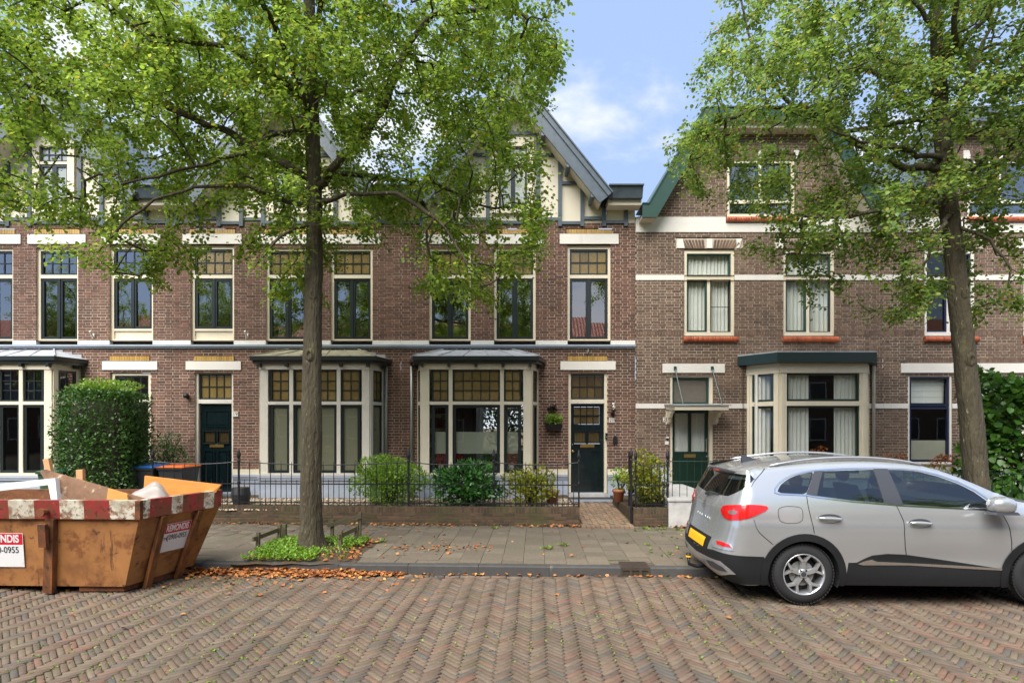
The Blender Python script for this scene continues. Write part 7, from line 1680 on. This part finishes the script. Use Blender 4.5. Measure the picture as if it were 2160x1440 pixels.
# climber on the fence at the right edge
cx0 = sx(2150, 10.5)
cl = shrub('climbing_hedge', 'big-leaved climbing hedge on the fence at the right edge', 'hedge', (cx0+.2, 10.7, .2), .95, .45, 1.42, 5200, .125, m_s5, 'lime', 16, -.5, .5, True, 24, .5, lump=.10)
hyd = shrub('hydrangea', 'hydrangea with brown dried heads behind the silver car roof', 'shrub', (sx(1955, 11.2), 11.2, .38), .75, .4, .38, 1000, .09, m_s3, 'oval', 16, .1, .9, seed=25)
m_dry = M('dried_flower', pal=[lin(150, 92, 52), lin(128, 76, 46), lin(170, 110, 66)], rough=.8, var=.1, isl=.15)
for i, (px, py) in enumerate(((1873, 966), (1900, 965), (1972, 976), (1992, 970), (2003, 967), (1984, 966))):
    p = at(px, py, 11.0); shrub('flower_head', '', '', (p.x, p.y, p.z-.06), .085, .085, .07, 150, .03, m_dry, 'small', 3, 0, .5, seed=30+i, into=hyd)
# mesh fence at the right
fr_ = thing('garden_fence', 'dark green wire fence under the climbing hedge at the right edge', 'fence', (8.4, 10.1, .4))
u0, _ = sti(7.0, 10.2); u1, _ = sti(11, 10)
for i in range(24):
    p = st(u0+i*.17, GV-.35, .13); MB().tube([(p[0], p[1], .13), (p[0], p[1], 1.22)], .008, 5).build('bar', m_deepgreen, fr_)
for z in (.25, .7, 1.18): MB().tube([st(u0, GV-.35, z), st(u0+3.9, GV-.35, z)], .009, 5).build('rail', m_deepgreen, fr_)

# ------------------------------------------------------------------ fallen leaves, weeds, ground cover
m_fall = M('fallen_leaf', pal=[lin(150, 88, 44), lin(172, 108, 56), lin(128, 72, 40), lin(186, 130, 70), lin(140, 80, 48), lin(200, 150, 70)], rough=.7, var=.15, vs=30, isl=.2)
def strew(pts, size=.055):
    n = len(pts); P = np.array(pts); a = rng.uniform(0, 6.28, n); D = np.stack([np.cos(a), np.sin(a), rng.normal(.1, .25, n)], 1); Nn = unit(np.array([[0, 0, 1.]])+rng.normal(0, .35, (n, 3))); return P, D, Nn, size*rng.uniform(.6, 1.3, n)
pts = []
def ub(px, y=1200): x = (px-1080)*7.5/FPX; return sti(x, 7.5)[0]
ua, ubb = ub(380), ub(852)
for i in range(1500):
    u = random.uniform(ua, ubb); e = min(1, (ubb-u)/.9); v = -abs(random.gauss(0, .085*e+.02)); p = st(u, v-.005); pts.append((p[0], p[1], .008+random.random()*.07*math.exp(v/.09)*e))
for i in range(220):
    u = random.uniform(ua-.3, ubb+.3); v = -abs(random.gauss(.2, .45))
    if random.random() < math.exp(v*1.0): p = st(u, v); pts.append((p[0], p[1], .012+rough_z(p[0], p[1])))
for i in range(170):
    p = st(random.uniform(ub(860), 8), -abs(random.gauss(0, .03))-.01); pts.append((p[0], p[1], .012))
for i in range(30):
    p = st(random.uniform(-7, 6), -random.uniform(.1, 2.2)); pts.append((p[0], p[1], .012+rough_z(p[0], p[1])))
for i in range(620):
    u = random.uniform(-7.2, 4.2); 
    if math.sin(u*2.3)+random.gauss(0, .6) < -.2: continue
    p = st(u, GV-.03-abs(random.gauss(0, .07))); pts.append((p[0], p[1], .142+random.random()*.02))
for i in range(80):
    p = st(random.gauss(ub(900), .45), 1.05+random.gauss(0, .16)); pts.append((p[0], p[1], .14))
for i in range(70): p = st(random.uniform(-6, 6), random.uniform(.2, 2.9)); pts.append((p[0], p[1], .14))
for i in range(420):
    x, y = random.uniform(-3.85, -2.2), random.uniform(7.8, 9.25)
    if x > -2.75 or y < 8.0 or random.random() < .15: pts.append((x, y, .15+random.random()*.02))
P, D, Nn, sz = strew(pts); o = link(leaf_mesh('fallen_leaves', P, D, Nn, sz, m_fall, 'lime'), 'fallen_leaves', None, None, kind='stuff'); tag(o, 'brown fallen leaves in the gutter and along the garden wall', 'leaves')
m_weed = M('weed_leaf', pal=[lin(104, 128, 44), lin(124, 148, 54), lin(90, 112, 42), lin(140, 156, 66)], rough=.6, var=.1, isl=.15, trans=.25)
wp = []; wd = []
def tuft(x, y, z, n, r, h):
    for i in range(n):
        a = random.uniform(0, 6.28); wp.append((x+random.gauss(0, r*.5), y+random.gauss(0, r*.5), z)); wd.append((math.cos(a), math.sin(a), h+random.uniform(0, .6)))
for i in range(4200):
    u, v = random.uniform(-7, 7), -random.uniform(.3, 4.4); p = st(u, v)
    q = math.sin(u*1.1+v*.6)+math.sin(v*2.3-u*.7)+(.9 if v < -1.4 else -.1)
    if q+random.gauss(0, .5) > .75: tuft(p[0], p[1], rough_z(p[0], p[1])-.010, random.randint(2, 5), .028, .15)
P = np.array(wp); D = np.array(wd); o = link(leaf_mesh('joint_weeds', P, D, unit(np.array([[0, 0, 1.]])+rng.normal(0, .4, (len(P), 3))), rng.uniform(.012, .032, len(P)), m_weed, 'small'), 'joint_weeds', None, None, kind='stuff'); tag(o, 'tiny weeds and moss growing in the joints of the brick road', 'weeds')
wp, wd = [], []
for (px, py, d) in ((1042, 1112, 10.25), (1155, 1160, 8.6), (1190, 1153, 8.8), (1360, 1112, 10.2), (1398, 1112, 10.15), (600, 1110, 10.4), (590, 1133, 9.2), (1430, 1110, 10.1), (1475, 1106, 10.2), (1310, 1100, 10.35), (805, 1142, 9.1)):
    p = at(px, py, d); tuft(p.x, p.y, .14, 46, .09, .9 if px in (1042, 590, 1360) else .25)
for i in range(60): p = st(random.uniform(2, 5.2), random.uniform(.3, 2.8)); tuft(p[0], p[1], .135, 6, .03, .2)
P = np.array(wp); D = np.array(wd); o = link(leaf_mesh('pavement_weeds', P, D, unit(np.array([[0, 0, 1.]])+rng.normal(0, .5, (len(P), 3))), rng.uniform(.018, .05, len(P)), m_weed, 'small'), 'pavement_weeds', None, None, kind='stuff'); tag(o, 'weed tufts along the garden wall and pavement joints', 'weeds')
m_gc = M('ground_cover_leaf', pal=[lin(112, 152, 42), lin(130, 172, 52), lin(96, 134, 40), lin(150, 184, 70)], rough=.5, var=.1, isl=.15, trans=.35)
wp, wd = [], []
while len(wp) < 5200:
    x, y = random.uniform(-3.82, -2.36), random.uniform(7.76, 9.2)
    if math.hypot(x-T1[0], y-T1[1]) < .27 or (x > -2.78 and y < 8.6 and random.random() < .8): continue
    if math.sin(x*5+y*3)+random.gauss(0, .5) < -.9: continue
    tuft(x, y, .15+.05*math.exp(-((x-T1[0])**2+(y-T1[1])**2)/.2), 4, .035, .45)
P = np.array(wp); D = np.array(wd); P[:, 2] += rng.uniform(0, .06, len(P)); o = link(leaf_mesh('ground_cover', P, D, unit(np.array([[0, 0, 1.]])+rng.normal(0, .4, (len(P), 3))), rng.uniform(.025, .05, len(P)), m_gc, 'small'), 'ground_cover', None, None, kind='stuff'); tag(o, 'bright green ground cover round the foot of the big tree', 'ground cover')

# ------------------------------------------------------------------ things behind the windows of the middle house and number 23
def sill_flowers(label, px, d, z, cols, r_, seed, potmat, potr=.07, poth=.16, nm='flower_pot'):
    x = sx(px, d); t = thing(nm, label, 'flowers', (x, d, z)); MB().lathe([(potr*.7, 0), (potr, poth)], (x, d, z), 14).build('pot', potmat, t, smooth=True)
    r = np.random.default_rng(seed); n = 160; u = unit(r.normal(0, 1, (n, 3))); P = u*r_*r.uniform(.5, 1, (n, 1))+np.array([[x, d, z+poth+r_*.75]]); link(leaf_mesh('petals', P, unit(u+r.normal(0, .4, (n, 3))), u, np.full(n, .045), cols, 'small'), 'petals', None, t)
m_pink = M('pink_petal', pal=[lin(220, 120, 110), lin(236, 160, 140), lin(200, 70, 70)], rough=.6, isl=.1, trans=.3); m_redp = M('red_petal', pal=[lin(186, 36, 44), lin(206, 60, 60), lin(160, 30, 50)], rough=.6, isl=.1, trans=.3); m_orp = M('orange_petal', pal=[lin(236, 132, 40), lin(226, 100, 70), lin(240, 170, 80)], rough=.6, isl=.1, trans=.3); m_lime = M('lime_pot', lin(150, 190, 40), .4, var=.03); m_bluep = M('striped_pot', lin(96, 130, 170), .4, var=.2, vs=12)
zs_ = .98
sill_flowers('red and pink bouquet on the right sill of the bay with frosted panes', 1078, 12.75, zs_, m_pink, .17, 41, m_creamw); sill_flowers('red flowers in pale paper on the left sill of the bay with frosted panes', 930, 12.75, zs_, m_redp, .14, 42, m_creamw)
sill_flowers('plant in a bright lime pot behind the wide bay pane', 1032, 12.78, zs_, m_s2, .13, 43, m_lime, .10, .2); sill_flowers('plant in a blue pot behind the wide bay pane', 967, 12.78, zs_, m_redp, .10, 44, m_bluep, .09, .2)
sill_flowers('orange flowers behind the big pane of the cream bay', 1730, 12.75, 1.0, m_orp, .22, 45, m_creamw)
bk = thing('bookcase', 'dim bookcase with red spines behind the left bay pane', 'bookcase', (sx(925, 15), 15, .72))
x0, x1 = sx(905, 15.2), sx(975, 15.2); b = MB(); rectframe(b, x0, x1, .73, 3.1, .03, 15.2, 15.5)
for k in range(1, 6): b.box(x0+.03, x1-.03, 15.21, 15.5, .73+k*.4, .75+k*.4)
b.build('case', m_white, bk); m_book = M('book_spine', pal=[lin(150, 40, 36), lin(70, 60, 56), lin(170, 150, 120), lin(60, 70, 90), lin(180, 60, 40)], rough=.7, isl=.1)
for k in range(6):
    x = x0+.04
    while x < x1-.08: w = random.uniform(.025, .05); h_ = random.uniform(.22, .32); MB().box(x, x+w-.002, 15.24, 15.44, .755+k*.4, .755+k*.4+h_).build('book', m_book, bk); x += w
ld = thing('step_ladder', 'paint-stained step ladder behind the mossy-roofed bay', 'ladder', (sx(783, 13.6), 13.6, .75))
lx0 = sx(786, 13.7)
for s in (-1, 1): MB().bar((lx0-.2+s*.0, 13.6+s*.18, .76), (lx0+.02, 13.6+s*.14, 2.0), .03, .05).build('rail', m_zinc, ld)
for k in range(5): z = .95+k*.24; MB().box(lx0-.2+k*.045, lx0-.1+k*.045, 13.44, 13.76, z, z+.025).build('tread', m_rust, ld)

# back garden greenery seen through the middle house
shrub('garden_hedge', 'sunlit green hedge seen through the back window of the middle house', 'hedge', (-.1, 22.0, 0), 2.4, .6, 2.2, 9000, .17, m_s4, 'oval', 8, .1, .5, True, 51)

# ------------------------------------------------------------------ across the street: what the panes reflect
def copy_tree(o, parent=None):
    c = o.copy(); COL.objects.link(c); inv = o.matrix_parent_inverse.copy(); c.parent = parent
    if parent is not None: c.matrix_parent_inverse = inv
    for ch in list(o.children): copy_tree(ch, c)
    return c
for (x, y, rz, lab) in ((-8.0, -7.0, 2.2, 'lime tree across the street, mirrored in windows behind the big trunk'), (-.6, -8.0, .8, 'lime tree across the street, mirrored beside the red tiled roof'), (-16.5, -6.6, 4.1, 'lime tree across the street, mirrored above the mossy bay'), (-25.5, -7.0, 1.2, 'lime tree across the street, mirrored in the windows above the hedge'), (12.5, -7.0, 3.0, 'lime tree across the street, mirrored in the curtained upper windows')):
    c = copy_tree(treeA); c.location = (x, y, 0); c.rotation_euler = (0, 0, rz); c['label'] = lab
def opposite(x0, x1, y, label, wallm):
    t = thing('opposite_house', label, 'house', ((x0+x1)/2, y, 0), group='houses across the street'); b = MB(); b.box(x0, x1, y-8, y, 0, 6.4); b.build('wall', wallm, t)
    for sg, yy in ((1, y+.4),): 
        n = int((x1-x0)/.24)*4; q = MB(); m_ = 16
        for i in range(n+1):
            x = x0+(x1-x0)*i/n; h_ = .03*math.sin(2*math.pi*i/4)
            for j in range(m_+1): s = j/m_; q.v.append((x, yy-4.4*s, 6.3+3.9*s+h_+.03*((j*1.0) % 1)))
        for i in range(n):
            for j in range(m_): a = i*(m_+1)+j; q.f.append((a, a+1, a+m_+2, a+m_+1))
        q.build('roof', m_redroof, t)
    b = MB(); b.box(x0, x1, y+.2, y+.42, 6.1, 6.28); b.build('gutter', m_white, t)
    k = int((x1-x0)/2.4)
    for i in range(k):
        for z0 in (.9, 3.4):
            xx = x0+(i+.5)*(x1-x0)/k; b = MB(); rectframe(b, xx-.6, xx+.6, z0, z0+1.6, .09, y, y+.06); w = b.build('window', m_white, t); MB().poly([(xx-.5, y+.02, z0+.09), (xx+.5, y+.02, z0+.09), (xx+.5, y+.02, z0+1.5), (xx-.5, y+.02, z0+1.5)]).build('pane', m_dark, w)
opposite(-42, -2.5, -14.5, 'brick house with red tiled roof, mirrored in the windows at the left', m_brickA)
opposite(-2.2, 40, -14.0, 'brick house with red tiled roof, mirrored in the windows of house 21', m_brickB)
